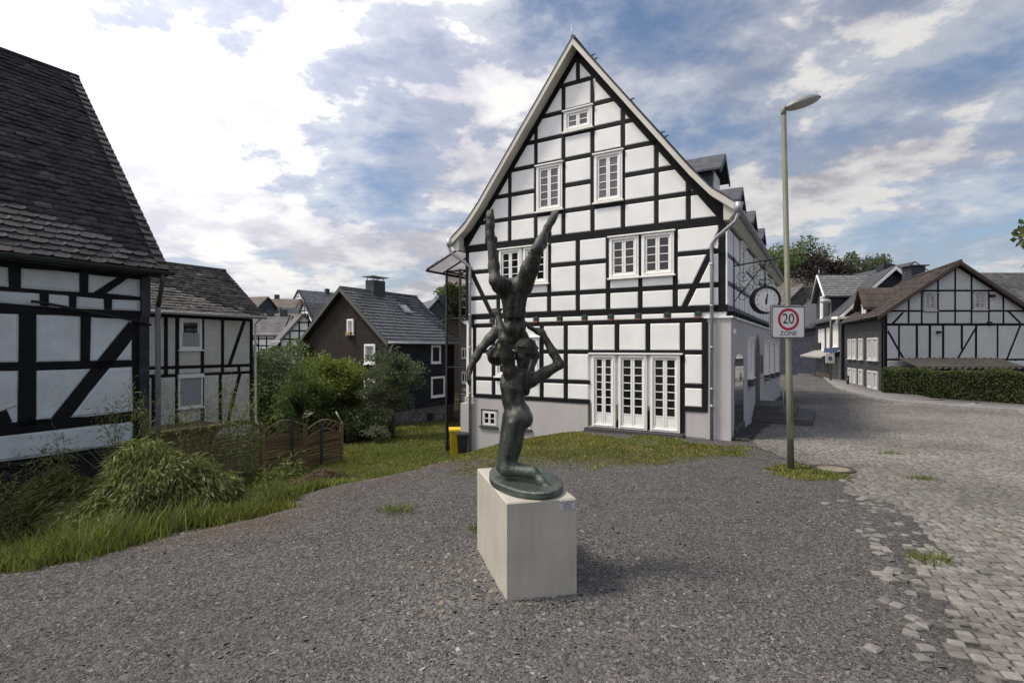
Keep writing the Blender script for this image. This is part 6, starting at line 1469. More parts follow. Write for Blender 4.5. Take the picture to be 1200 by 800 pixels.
def statue():
    T = thing('bronze_sculpture', 'dark bronze sculpture of a kneeling nude carrying an acrobat in a handstand', 'sculpture', SO)
    # oval base, thicker at the near end
    mb = MB(); n = 56; vs = []; ax = Vector((-.265, .964, 0)); bx = Vector((.964, .265, 0)); c = Vector((.02, -.06, 0))
    for sc, z in ((.985, .002), (1., .02), (1., .06), (.965, .072)):
        for k in range(n):
            q = 2*math.pi*k/n; w_ = 1+.012*math.sin(3*q+1)+.008*math.sin(7*q); vs.append(c+ax*(.62*math.cos(q)*sc*w_)+bx*(.33*math.sin(q)*sc*w_)+Vector((0, 0, z+(.004*math.sin(5*q) if z > .05 else 0))))
    mb.add(vs, [(i*n+k, i*n+(k+1) % n, (i+1)*n+(k+1) % n, (i+1)*n+k) for i in range(3) for k in range(n)]+[tuple(range(3*n, 4*n))]); mb.build('base_plate', M_BRONZE, T)
    # ---- kneeling figure, seen from behind, facing left
    s = SDF((-.55, -.75, .03), (.62, .50, 1.72), .0085)
    kn1, kn2 = PP(595, 549, 5.16), PP(590, 546, 5.36); an1, an2 = PP(625, 553, 5.02), PP(619, 549, 5.30); hp1, hp2 = PP(606, 490, 5.13), PP(601, 488, 5.33)
    s.cone(kn1, an1, .074, .050, .03); s.ell((kn1*.62+an1*.38)+np.array([.005, 0, .012]), (.062, .058, .055), .03)
    s.cone(kn2, an2, .066, .043, .03)
    s.ell(kn1, (.068, .07, .06), .02)
    s.cone(kn1, hp1, .074, .108, .03); s.cone(kn2, hp2, .074, .104, .03)
    s.ell((kn1*.45+hp1*.55), (.092, .098, .16), .03)
    foot(s, an1, (.62, -.68, -.34), (.2, .45, -.85), 1.35); foot(s, an2, (.62, -.6, -.38), (.2, .45, -.85), .95)
    s.ell(PP(607, 484, 5.22), (.125, .16, .12), .04)
    s.ell(PP(614, 491, 5.13), (.088, .095, .092), .025); s.ell(PP(611, 489, 5.33), (.085, .09, .09), .025)
    s.ell(PP(601, 468, 5.22), (.108, .125, .13), .05)
    s.ell(PP(602, 452, 5.22), (.128, .155, .15), .05)
    s.ell(PP(606, 441, 5.21), (.145, .135, .10), .04)
    s.ell(PP(617, 443, 5.14), (.055, .035, .085), .03); s.ell(PP(601, 443, 5.12), (.05, .035, .085), .03)    # shoulder blades
    for o_ in (-5.2, 3.6): s.chain([PP(608+o_, 438, 5.10), PP(606.5+o_, 455, 5.095), PP(604.5+o_, 470, 5.115), PP(608+o_, 482, 5.10)], [.030, .034, .036, .034], .018)   # back muscles either side of the spine
    s.ell(PP(590, 449, 5.17), (.03, .06, .085), .03); s.ell(PP(618, 455, 5.17), (.028, .06, .07), .03)
    s.cone(PP(601, 496, 5.03), PP(596, 532, 5.08), .045, .035, .02); s.cone(PP(610, 500, 5.08), PP(601, 535, 5.12), .04, .03, .02)
    s1, s2 = PP(597, 434, 5.10), PP(622, 446, 5.19)
    s.ell(s1, (.068, .066, .075), .03); s.ell(s2, (.066, .068, .066), .03)
    e1, w1 = PP(590, 398, 5.02), PP(582.5, 366, 5.10); s.chain([s1, s1*.55+e1*.45, e1], [.060, .056, .042], .025); s.ell(s1*.5+e1*.5+np.array([.008, 0, 0]), (.056, .05, .10), .03)
    s.chain([e1, e1*.65+w1*.35, w1], [.043, .042, .027], .02); hand(s, w1, PP(580.5, 346, 5.16)-w1, 1, (.3, 1, 0), 1.5, .12)
    e2, w2 = PP(656, 427, 5.14), PP(635.5, 390, 5.20); s.chain([s2, s2*.5+e2*.5, e2], [.062, .056, .044], .025)
    s.chain([e2, e2*.62+w2*.38, w2], [.045, .044, .027], .02); hand(s, w2, PP(618, 383, 5.24)-w2, -1, (-.2, .3, 1), 1.4, .3)
    s.chain([PP(610, 440, 5.20), PP(613.5, 425, 5.18)], [.062, .052], .03)
    head(s, PP(614.5, 413, 5.17), (-.80, -.38, -.22), (-.12, .05, 1), 1.06)
    V, Q = s.mesh(); V = relax(V, Q, 1, .4); np_mesh('kneeling_figure', V, Q, M_BRONZE, parent=T, smooth=True)
    # ---- acrobat in a handstand
    s = SDF((-.65, -.55, .90), (.66, .62, 2.72), .0085)
    s.ell(PP(603, 337, 5.34), (.130, .115, .10), .035); s.ell(PP(602.5, 350, 5.35), (.122, .10, .13), .04)
    s.ell(PP(602.5, 366, 5.37), (.118, .095, .12), .05); s.ell(PP(603, 383, 5.40), (.118, .10, .12), .05); s.ell(PP(604, 395, 5.42), (.098, .085, .085), .04)
    s.ell(PP(598, 384, 5.325), (.045, .03, .05), .03); s.ell(PP(609, 384, 5.325), (.045, .03, .05), .03)
    for o_ in (-4.6, 4.4): s.chain([PP(603+o_, 347, 5.268), PP(602.5+o_, 358, 5.280), PP(602.5+o_, 370, 5.290)], [.034, .036, .034], .014)
    for sg in (-1, 1): s.cone(PP(602.5+sg*12, 345, 5.32), PP(602.5+sg*9, 362, 5.33), .036, .032, .02)
    for sg in (-1, 1):                                             # groin creases
        s.cone(PP(603, 342, 5.24), PP(603+sg*11, 333, 5.25), .008, .012, .02)
    sh1 = PP(584, 386, 5.38); el1 = PP(563, 409, 5.30); wr1 = PP(551, 431, 5.26)
    s.cone(PP(596, 388, 5.41), sh1, .075, .062, .04); s.chain([sh1, sh1*.5+el1*.5, el1], [.058, .050, .040], .03); s.chain([el1, el1*.6+wr1*.4, wr1], [.042, .041, .026], .02)
    hand(s, wr1, PP(548, 446, 5.24)-wr1, 1, (1, .3, 0), 1.15, .35)
    sh2 = PP(612, 394, 5.46); el2 = PP(628, 416, 5.58); wr2 = PP(622, 434, 5.40)
    s.chain([PP(606, 392, 5.43), sh2, el2], [.07, .056, .040], .03); s.chain([el2, wr2], [.042, .027], .02); hand(s, wr2, PP(619, 443, 5.30)-wr2, 1, (0, -.2, -1), .95, .3)
    s.chain([PP(597, 397, 5.40), PP(589, 407, 5.37)], [.055, .046], .03)
    head(s, PP(584.5, 413, 5.36), (.62, -.70, .10), (-.25, .05, -1), 1.0)
    # left leg: thigh forward to the knee, shin straight up
    h1, k1, a1 = PP(592, 338, 5.34), PP(580.5, 329, 5.05), PP(574.5, 276, 5.10)
    s.chain([h1, h1*.5+k1*.5, k1], [.100, .084, .058], .035); s.ell(k1, (.054, .054, .057), .025)
    s.chain([k1, k1*.68+a1*.32+np.array([.0, .02, 0]), a1], [.053, .052, .031], .025); s.ell(k1*.66+a1*.34+np.array([.008, .03, 0]), (.043, .045, .10), .025)
    foot(s, a1, PP(569, 250, 5.02)-PP(574.5, 276, 5.10), (.55, .8, .1), 1.15)
    # right leg: thigh up and out, shin leaning back
    h2, k2, a2 = PP(613, 336, 5.34), PP(629.5, 292, 5.12), PP(641.5, 267, 5.36)
    s.chain([h2, h2*.5+k2*.5, k2], [.100, .085, .056], .035); s.ell(k2, (.052, .052, .055), .025)
    s.chain([k2, k2*.66+a2*.34, a2], [.052, .050, .031], .025); s.ell(k2*.64+a2*.36+np.array([.012, .02, -.01]), (.05, .055, .075), .03)
    foot(s, a2, PP(647.5, 246, 5.34)-PP(641.5, 267, 5.36), (.5, .75, -.2), 1.1)
    V, Q = s.mesh(); V = relax(V, Q, 1, .4); np_mesh('handstand_figure', V, Q, M_BRONZE, parent=T, smooth=True)
statue()
# ---------------------------------------------------------------- vegetation
def leaf_mat(name, col, rough=.6, trans=.36, var=.25):
    m = bpy.data.materials.new(name); m.use_nodes = True; t = m.node_tree; N = t.nodes; L = t.links; b = N['Principled BSDF']; b.inputs['Roughness'].default_value = rough; b.inputs['Specular IOR Level'].default_value = .3
    a = N.new('ShaderNodeAttribute'); a.attribute_name = 'tint'; x = N.new('ShaderNodeMix'); x.data_type = 'RGBA'; x.blend_type = 'MULTIPLY'; x.inputs[0].default_value = 1; x.inputs[6].default_value = lin(col); L.new(a.outputs['Color'], x.inputs[7]); L.new(x.outputs[2], b.inputs['Base Color'])
    tr = N.new('ShaderNodeBsdfTranslucent'); y = N.new('ShaderNodeMix'); y.data_type = 'RGBA'; y.blend_type = 'MULTIPLY'; y.inputs[0].default_value = 1; L.new(x.outputs[2], y.inputs[6]); y.inputs[7].default_value = (1.2, 1.35, .7, 1); L.new(y.outputs[2], tr.inputs[0])
    mx = N.new('ShaderNodeMixShader'); mx.inputs[0].default_value = trans; L.new(b.outputs[0], mx.inputs[1]); L.new(tr.outputs[0], mx.inputs[2]); L.new(mx.outputs[0], N['Material Output'].inputs[0]); return m
def unit(v): return v/np.maximum(np.linalg.norm(v, axis=-1, keepdims=True), 1e-9)
def leaves(name, P, D, Ln, Wd, m, tint, parent, r):
    """one folded leaf (two triangles) per point; P centre base, D direction, Ln length, Wd width"""
    n = len(P); D = unit(D); S_ = unit(np.cross(D, r.normal(size=(n, 3)))); Nn = np.cross(S_, D)
    Ln = np.broadcast_to(Ln, n)[:, None]; Wd = np.broadcast_to(Wd, n)[:, None]
    mid = P+D*Ln*.45
    V = np.stack([P, mid+S_*Wd*.5+Nn*Wd*.12, P+D*Ln-Nn*Ln*.10, mid-S_*Wd*.5+Nn*Wd*.12], 1).reshape(-1, 3)
    Fc = np.arange(n*4).reshape(n, 4)
    return np_mesh(name, V, Fc, m, np.repeat(tint, 4, 0), parent)
M_BARK = mat('grey brown bark', (.06, .05, .04), .9, .35, 8, .7, 14, stretch=(1, 1, .3))
G_BUSH = leaf_mat('green leaves', (.080, .115, .038)); G_PALE = leaf_mat('pale leaves', (.12, .155, .07)); G_DARK = leaf_mat('dark leaves', (.055, .078, .034))
G_COPPER = leaf_mat('copper beech leaves', (.028, .021, .021), trans=.12); G_OLIVE = leaf_mat('grey green leaves', (.085, .105, .068)); G_LIME = leaf_mat('bright green leaves', (.145, .175, .045))
def tree(name, label, cat, x, y, z, h, rx, rz, m, nl, ls, seed, group=None, trunk=.16, zc=None, clumps=60, asp=.55, ry=None, up=.25, cl=.34, low=0., hue=.12):
    r = np.random.default_rng(seed); T = thing(name, label, cat, (x, y, z), 0, group); ry = ry or rx; zc = zc if zc is not None else h-rz
    # clump centres spread through an uneven crown
    u = unit(r.normal(size=(clumps, 3))); rad = r.uniform(.35, 1, clumps)**.6; lob = 1+.22*np.sin(u[:, 0]*4+seed)*np.cos(u[:, 2]*3+seed*2)+.12*r.normal(size=clumps)
    C_ = u*(rad*lob)[:, None]*np.array([rx, ry, rz])+np.array([0, 0, zc]); C_[:, 2] = np.maximum(C_[:, 2], low+.1)
    w = r.uniform(.5, 1.4, clumps); k = r.choice(clumps, nl, p=w/w.sum()); cs = r.uniform(.7, 1.3, clumps)*cl*(rx+rz)/2
    off = r.normal(size=(nl, 3)); off = unit(off)*(r.uniform(0, 1, nl)**.45)[:, None]*cs[k][:, None]*np.array([1, 1, .75]); P = C_[k]+off
    D = unit(off)+r.normal(size=(nl, 3))*.6+np.array([0, 0, up])
    ct = r.uniform(1-hue*2, 1+hue*2, clumps); tn = (ct[k]*r.uniform(.75, 1.25, nl))[:, None]*np.array([[1, 1, 1]])+r.normal(0, .05, (nl, 3))*np.array([1.2, .6, 1]); tn = np.clip(tn, .2, 2)
    mb = MB(); top = Vector((r.normal(0, .05)*rx, r.normal(0, .05)*rx, zc+rz*.3)); mb.tube([(0, 0, -.3), (trunk*.2, 0, h*.2), tuple(top*.6), tuple(top)], [trunk*1.25, trunk, trunk*.65, trunk*.2], 8)
    for i in r.choice(clumps, min(clumps, 16), replace=False):
        c = Vector(C_[i]); s = Vector((0, 0, max(zc-rz*.9, h*.18)+.5*max(c.z-zc+rz, 0)*.55)); mb.tube([s, s.lerp(c, .55)+Vector((0, 0, .06*h)), c], [trunk*.42, trunk*.26, trunk*.08], 5)
    mb.build('trunk', M_BARK, T)
    leaves('crown', P, D, r.uniform(.7, 1.3, nl)*ls, r.uniform(.7, 1.2, nl)*ls*asp, m, tn, T, r); return T
# between the small house and the slate house
tree('leafy_bush', 'big grey green bush between the small half-timbered house and the slate gable', 'bush', -14.2, 31.5, -2.9, 5.4, 2.2, 2.5, G_OLIVE, 9000, .20, 1, zc=2.7, low=.2, clumps=70)
tree('leafy_bush', 'dark green bush right behind the garden fence', 'bush', -10.9, 27.5, -2.8, 3.9, 1.3, 1.7, G_BUSH, 5000, .17, 2, zc=1.9, low=.2, clumps=45)
tree('leafy_bush', 'tall dim bush just right of the small house downpipe', 'bush', -14.6, 28.5, -2.9, 4.9, 1.7, 2.3, G_DARK, 6000, .18, 3, zc=2.5, low=.2, clumps=50)
tree('leafy_bush', 'pale bushy sapling against the left edge of the brown shingled gable', 'bush', -15.2, 37.5, -2.9, 5.8, 1.6, 2.6, G_PALE, 4500, .20, 4, zc=3.0, low=.3, clumps=40)
tree('bright_green_tree', 'round bright green tree in front of the brown shingled gable', 'tree', -9.9, 30.2, -2.9, 4.85, 1.75, 1.75, G_LIME, 13000, .19, 5, zc=2.95, clumps=80, trunk=.1, up=.5)
tree('olive_green_tree', 'small grey green tree with upright twigs in front of the blue slate wall', 'tree', -6.35, 28.5, -2.75, 5.2, 1.55, 1.9, G_OLIVE, 7000, .15, 6, zc=2.95, clumps=75, trunk=.09, up=.9, cl=.26)
for k, (x, y, h, w) in enumerate(((-8.6, 28.0, 1.9, 1.15), (-7.5, 28.6, 1.7, 1.0), (-9.6, 28.2, 1.8, 1.0))):
    tree('low_shrub', ('dark shrub right of the fence end', 'low shrub below the grey green tree', 'dark low shrub directly behind the fence end')[k], 'shrub', x, y, -2.85, h, w, h*.5, G_DARK, 3600, .13, 20+k, zc=h*.5, low=.05, clumps=35, trunk=.05)
tree('flowering_plant', 'pale flowering plant at the foot of the small tree', 'plant', -6.9, 27.2, -2.7, .95, .7, .4, leaf_mat('silver leaves', (.16, .18, .14)), 900, .10, 25, zc=.45, low=.05, clumps=20, trunk=.03)
tree('far_tree', 'round tree far behind the roofs left of the glass staircase', 'tree', -11.0, 98, 0, 14.0, 3.2, 3.5, G_BUSH, 4000, .5, 26, clumps=40)
tree('far_tree', 'tree among the far half-timbered houses', 'tree', -34.5, 80, -2, 5.5, 2.2, 2.6, G_BUSH, 2600, .4, 27, clumps=30)
# right: trees above the roofs of the street
tree('tall_street_tree', 'tall mid green tree beside the eaves of the big house', 'tree', 46.5, 92, 3, 15.5, 5.0, 6.2, G_BUSH, 12000, .55, 30, clumps=90, trunk=.4, zc=9.0)
tree('pale_ash_tree', 'pale leaved tree crown above the copper beech', 'tree', 50.5, 98, 3, 18.2, 6.5, 4.2, G_PALE, 9000, .5, 31, clumps=80, trunk=.4)
tree('pale_ash_tree', 'pale leaved tree behind the eaves of the big house', 'tree', 43.0, 100, 3, 18.0, 4.2, 3.8, G_PALE, 6000, .5, 35, clumps=60, trunk=.4)
tree('copper_beech', 'dark red copper beech above the grey house at the street end', 'tree', 50.0, 88, 3, 14.2, 4.4, 6.0, G_COPPER, 11000, .5, 32, clumps=80, trunk=.4, zc=8.5)
tree('distant_ash_tree', 'sparse green tree showing above the broad grey roof', 'tree', 66.5, 102, 4, 15.6, 5.4, 2.6, G_OLIVE, 6000, .5, 33, clumps=60, trunk=.3, zc=12.8)
tree('maple_tree', 'leafy maple reaching into the right edge of the view', 'tree', 23.3, 20.0, gz(23.3, 20), 9.3, 2.75, 2.5, G_PALE, 7000, .26, 34, clumps=70, trunk=.2, zc=6.6, asp=.8)
def hedge():
    r = np.random.default_rng(61); a, b = np.array([20.0, 28.9]), np.array([27.2, 16.2]); T = thing('clipped_hedge', 'long clipped dark green hedge along the pavement before the half-timbered gable', 'hedge', (a[0], a[1], 0))
    d = b-a; L = np.hypot(*d); d /= L; nv = np.array([-d[1], d[0]]); w = 1.1; n = 42000
    t = r.uniform(0, L, n); q = r.random(n); face = r.choice(4, n, p=[.46, .34, .10, .10]); u = r.uniform(0, w, n); h = r.uniform(0, 1, n)**.9
    H_ = 1.0-gz(22, 25)+.06*np.sin(t*1.7)+.05*np.sin(t*4.1+1); dep = r.exponential(.09, n)
    bump_ = .06*np.sin(t*3.1+h*4)+.05*np.sin(t*7+h*9)
    u = np.where(face == 0, -.02+dep+bump_*.6, np.where(face == 2, w-dep, u)); hh = np.where(face == 1, H_-dep*.7, h*H_); tt = np.where(face == 3, np.abs(dep)*1.0, t)
    base = np.array([gz(a[0]+d[0]*x, a[1]+d[1]*x) for x in np.linspace(0, L, 30)]); bz = np.interp(tt, np.linspace(0, L, 30), base)
    P = np.stack([d[0]*tt-nv[0]*0+(-nv[0])*(-u)*-1*0+nv[0]*(-0)+nv[0]*u*HS_SIGN, d[1]*tt+nv[1]*u*HS_SIGN, bz+hh], -1)
    out = np.where((face == 1)[:, None], np.array([0, 0, 1.]), np.where((face == 0)[:, None], -HS_SIGN*np.array([nv[0], nv[1], .3]), np.where((face == 3)[:, None], np.array([-d[0], -d[1], .2]), HS_SIGN*np.array([nv[0], nv[1], .2]))))
    D = out+r.normal(size=(n, 3))*.7; cl = .8+.5*vnoise(tt*1.0, hh, .35, 71)
    tn = (cl*r.uniform(.7, 1.3, n))[:, None]*np.ones((1, 3)); tn[:, 0] *= np.where(face == 1, 1.15, 1); tn = tn*np.where(r.random((n, 1)) < .05, np.array([[2.2, 1.4, .9]]), 1)
    leaves('foliage', P, D, r.uniform(.06, .11, n), r.uniform(.035, .06, n), G_HEDGE, tn, T, r)
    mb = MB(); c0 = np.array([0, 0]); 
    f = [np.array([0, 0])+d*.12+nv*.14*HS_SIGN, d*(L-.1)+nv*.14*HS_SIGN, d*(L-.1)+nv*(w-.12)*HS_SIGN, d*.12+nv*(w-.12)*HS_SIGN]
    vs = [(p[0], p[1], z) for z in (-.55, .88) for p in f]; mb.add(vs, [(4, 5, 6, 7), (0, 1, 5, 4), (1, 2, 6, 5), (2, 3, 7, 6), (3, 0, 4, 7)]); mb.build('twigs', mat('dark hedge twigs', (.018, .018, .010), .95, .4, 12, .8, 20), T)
HS_SIGN = 1
G_HEDGE = leaf_mat('hedge leaves', (.055, .078, .028), trans=.15)
hedge()
# ---------------------------------------------------------------- bamboo like bush by the old house
def bamboo():
    r = np.random.default_rng(80); x0, y0 = -5.75, 8.4; z0 = gz(x0, y0); T = thing('bamboo_bush', 'drooping bamboo bush of narrow light green leaves at the corner of the old farmhouse', 'bush', (x0, y0, z0))
    n = 36000; u = unit(r.normal(size=(n, 3))); u[:, 2] = np.abs(u[:, 2])*1.0-.10
    lob = 1+.14*np.sin(u[:, 0]*6+1)+.12*np.sin(u[:, 1]*7+2)+.10*np.sin(u[:, 2]*9+u[:, 0]*4)
    rad = r.uniform(.62, 1, n)**.5*lob; R3 = np.array([1.75, 1.1, .36-z0]); pw = (np.abs(u)**4).sum(1)**.25; P = u/(.35+.65*pw[:, None])*rad[:, None]*R3*.9+np.array([0, 0, .12]); P[:, 2] = np.maximum(P[:, 2], .02)
    P += (vnoise(P[:, 0]*1+5, P[:, 2], .28, 82)-.5)[:, None]*.25*u
    D = u*np.array([1, 1, .15])+np.array([0, 0, -.75])+r.normal(size=(n, 3))*.35
    cl = .72+.6*vnoise(P[:, 0]+3, P[:, 2]+P[:, 1], .22, 81); tn = (cl*r.uniform(.7, 1.35, n))[:, None]*np.array([[1.05, 1, .9]]); tn = tn*np.where(r.random((n, 1)) < .12, np.array([[1.6, 1.35, 1.2]]), 1)
    leaves('foliage', P, D, r.uniform(.08, .17, n), r.uniform(.015, .027, n), G_BAMB, tn, T, r)
    st = MB(); 
    for k in range(26):
        a = r.uniform(0, 6.28); q = r.uniform(.2, .9); st.tube([(r.normal(0, .15), r.normal(0, .15), -.1), (math.cos(a)*q*.7, math.sin(a)*q*.5, 1.0), (math.cos(a)*q*1.3, math.sin(a)*q*.9, 1.45)], [.010, .007, .003], 4, False)
    st.build('stems', mat('green cane', (.09, .10, .04), .6), T)
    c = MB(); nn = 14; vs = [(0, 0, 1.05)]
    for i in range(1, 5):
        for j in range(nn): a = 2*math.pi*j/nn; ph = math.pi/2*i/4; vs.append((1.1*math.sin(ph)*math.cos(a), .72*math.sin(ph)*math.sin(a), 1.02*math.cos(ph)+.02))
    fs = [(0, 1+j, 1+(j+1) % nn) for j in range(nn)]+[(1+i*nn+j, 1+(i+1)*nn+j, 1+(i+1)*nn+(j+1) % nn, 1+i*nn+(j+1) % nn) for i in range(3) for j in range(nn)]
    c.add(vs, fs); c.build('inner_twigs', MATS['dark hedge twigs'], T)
    # loose sprays: long canes that stand out of the mass
    specs = [(-6.9, 8.3, 1.75, (-.35, .0)), (-7.25, 8.6, 1.55, (-.5, .1)), (-6.5, 9.0, 2.35, (-.15, .1)), (-6.1, 9.2, 2.5, (.25, .0)), (-5.2, 9.8, 2.35, (.5, .0)), (-5.2, 10.4, 2.0, (.25, .1)), (-5.9, 8.9, 2.6, (-.35, 0)), (-4.4, 9.4, .9, (.45, -.1)), (-5.6, 9.6, 2.2, (-.1, .2)), (-7.5, 8.0, 1.3, (-.3, -.2)), (-7.0, 7.8, 1.2, (-.4, -.3)), (-5.35, 9.9, 2.5, (.1, .1))]
    for k, (x, y, h, (lx_, ly_)) in enumerate(specs):
        z = gz(x, y); S_ = thing('bamboo_cane', ('loose leafy cane rising from the bush before the white panels', 'leafy cane arching beside the bamboo bush')[k % 2], 'plant', (x, y, z), 0, 'loose bamboo canes round the bush')
        S_['label'] = CANES[k]
        pl, dl = [], []; mb = MB()
        for c_ in range(4):
            a = r.normal(0, .25, 2); tip = np.array([lx_+a[0], ly_+a[1]*.6, h*r.uniform(.8, 1.05)]); p0 = np.array([r.normal(0, .1), r.normal(0, .1), -.05]); mid = p0*.4+tip*.6*np.array([.5, .5, 1.15])
            pts = [p0, mid*.5+p0*.5, mid, tip]; mb.tube([tuple(q) for q in pts], [.008, .007, .005, .002], 4, False)
            for t in np.linspace(.45, 1, 20):
                i = min(int(t*3), 2); f = t*3-i; p = pts[i]*(1-f)+pts[i+1]*f; m_ = r.integers(4, 8)
                off = r.normal(0, .075, (m_, 3)); pl.append(p+off); dl.append(off*6+np.array([lx_*.5, 0, -.35])+r.normal(0, .5, (m_, 3)))
        pl, dl = np.vstack(pl), np.vstack(dl); n = len(pl); mb.build('cane', MATS['green cane'], S_)
        leaves('foliage', pl, dl, r.uniform(.07, .13, n), r.uniform(.012, .020, n), G_BAMB, r.uniform(.8, 1.6, (n, 1))*np.array([[1.1, 1, .9]]), S_, r)
CANES = ['leafy bamboo cane left of the drooping bush, before the black base wall', 'leafy cane at the far left over the white railing', 'tall cane before the lowest white panel of the farmhouse',
 'tallest leafy cane, rising before the diagonal brace of the farmhouse', 'leafy cane before the shed, just right of the grey downpipe', 'leafy cane against the first arched fence panel', 'leafy cane leaning left across the white panel',
 'low leafy cane at the right foot of the bamboo bush', 'cane behind the bush at the foot of the grey downpipe', 'low cane in front of the white railing', 'lowest leafy cane in the long grass at the left edge', 'upright cane standing behind the middle of the bamboo bush']
G_BAMB = leaf_mat('bamboo leaves', (.125, .15, .058), trans=.3)
bamboo()
# ---------------------------------------------------------------- grass
M_GRASS = leaf_mat('grass blades', (.150, .172, .046), trans=.3)
def grass():
    r = np.random.default_rng(90); PX, PY = [], []
    def sample(n, x0, x1, y0, y1):
        X = r.uniform(x0, x1, n); Y = r.uniform(y0, y1, n); w = grass_w(X, Y); k = r.random(n) < w*1.05-.03
        k &= (np.abs(X) < Y*1.02+.6) & ~((in_poly(X, Y, ROAD_POLY)) & (np.hypot((X-5.55)/.9, (Y-10.2)/.95) > .95))
        return X[k], Y[k]
    A = [sample(70000, -9, -1.5, 4.2, 9.5), sample(60000, -9, 0, 7, 14), sample(60000, -12, 3, 12, 24), sample(30000, -14, 0, 22, 36), sample(85000, -3, 7, 7.2, 18), sample(5000, 4.6, 6.6, 9, 11.2)]
    X = np.concatenate([a[0] for a in A]); Y = np.concatenate([a[1] for a in A]); n = X.size
    u, v = main_uv(X, Y); k = ~((v > -.02) & (u > -.1) & (u < 8.7)); k &= ~((u > 1.1) & (u < 4.1) & (v > -.35)); X, Y = X[k], Y[k]; n = X.size
    u, v = main_uv(X, Y); s = seg_dist(X, Y, BND); dist = np.hypot(X, Y)
    strip = (s < .1) | ((v > -4.5) & (u > -1) & (u < 6)); strip &= Y > 7.2
    tall = np.clip(sstep(-X, 2.5, 4.5)*(1-sstep(Y, 8.5, 13)), 0, 1)
    h = (.05+.05*vnoise(X, Y, .8, 91))*(1+sstep(dist, 12, 30)*.8)*np.where(strip, .62, 1.0)+tall*(.05+.27*vnoise(X, Y, .45, 92)*np.clip(r.exponential(.8, n), .25, 1.6))
    h *= r.uniform(.6, 1.35, n); w = (.0028+.00055*dist)*r.uniform(.8, 1.3, n)*np.where(tall > .3, 1.2, 1.0)*np.where(strip, 1.4, 1)
    a = r.uniform(0, 6.28, n); lean = r.uniform(.1, .75, n)*h; la = r.uniform(0, 6.28, n)
    z = ground(X, Y)-.01
    bx, by = np.cos(a)*w, np.sin(a)*w; lx_, ly_ = np.cos(la)*lean, np.sin(la)*lean
    V = np.zeros((n, 5, 3)); V[:, 0] = np.stack([X-bx, Y-by, z], -1); V[:, 1] = np.stack([X+bx, Y+by, z], -1)
    V[:, 2] = np.stack([X+bx*.8+lx_*.35, Y+by*.8+ly_*.35, z+h*.55], -1); V[:, 3] = np.stack([X-bx*.8+lx_*.35, Y-by*.8+ly_*.35, z+h*.55], -1); V[:, 4] = np.stack([X+lx_, Y+ly_, z+h*.95], -1)
    tri = np.array([(0, 1, 2), (0, 2, 3), (3, 2, 4)]); Fc = (np.arange(n)[:, None, None]*5+tri[None]).reshape(-1, 3)
    dry = np.clip(np.where(strip, .12+.75*vnoise(X, Y, .7, 93), .05+1.1*(vnoise(X, Y, 1.4, 94)-.45)), 0, 1); dry = np.maximum(dry, np.exp(-((s-.1)/.35)**2)*.5*(Y < 13)*vnoise(X, Y, .4, 97))
    dry = dry*(1-tall*.9)
    tn = (1-dry)[:, None]*np.array([[1.0+0, 1.0, 1.0]])*np.where(tall > .3, .80, 1.0)[:, None]+dry[:, None]*np.array([[1.45, 1.08, 1.05]]); tn *= (r.uniform(.65, 1.35, n)*(.8+.4*vnoise(X, Y, .45, 95)))[:, None]
    stuff(np_mesh('grass', V.reshape(-1, 3), Fc, M_GRASS, np.repeat(tn, 5, 0)))
grass()
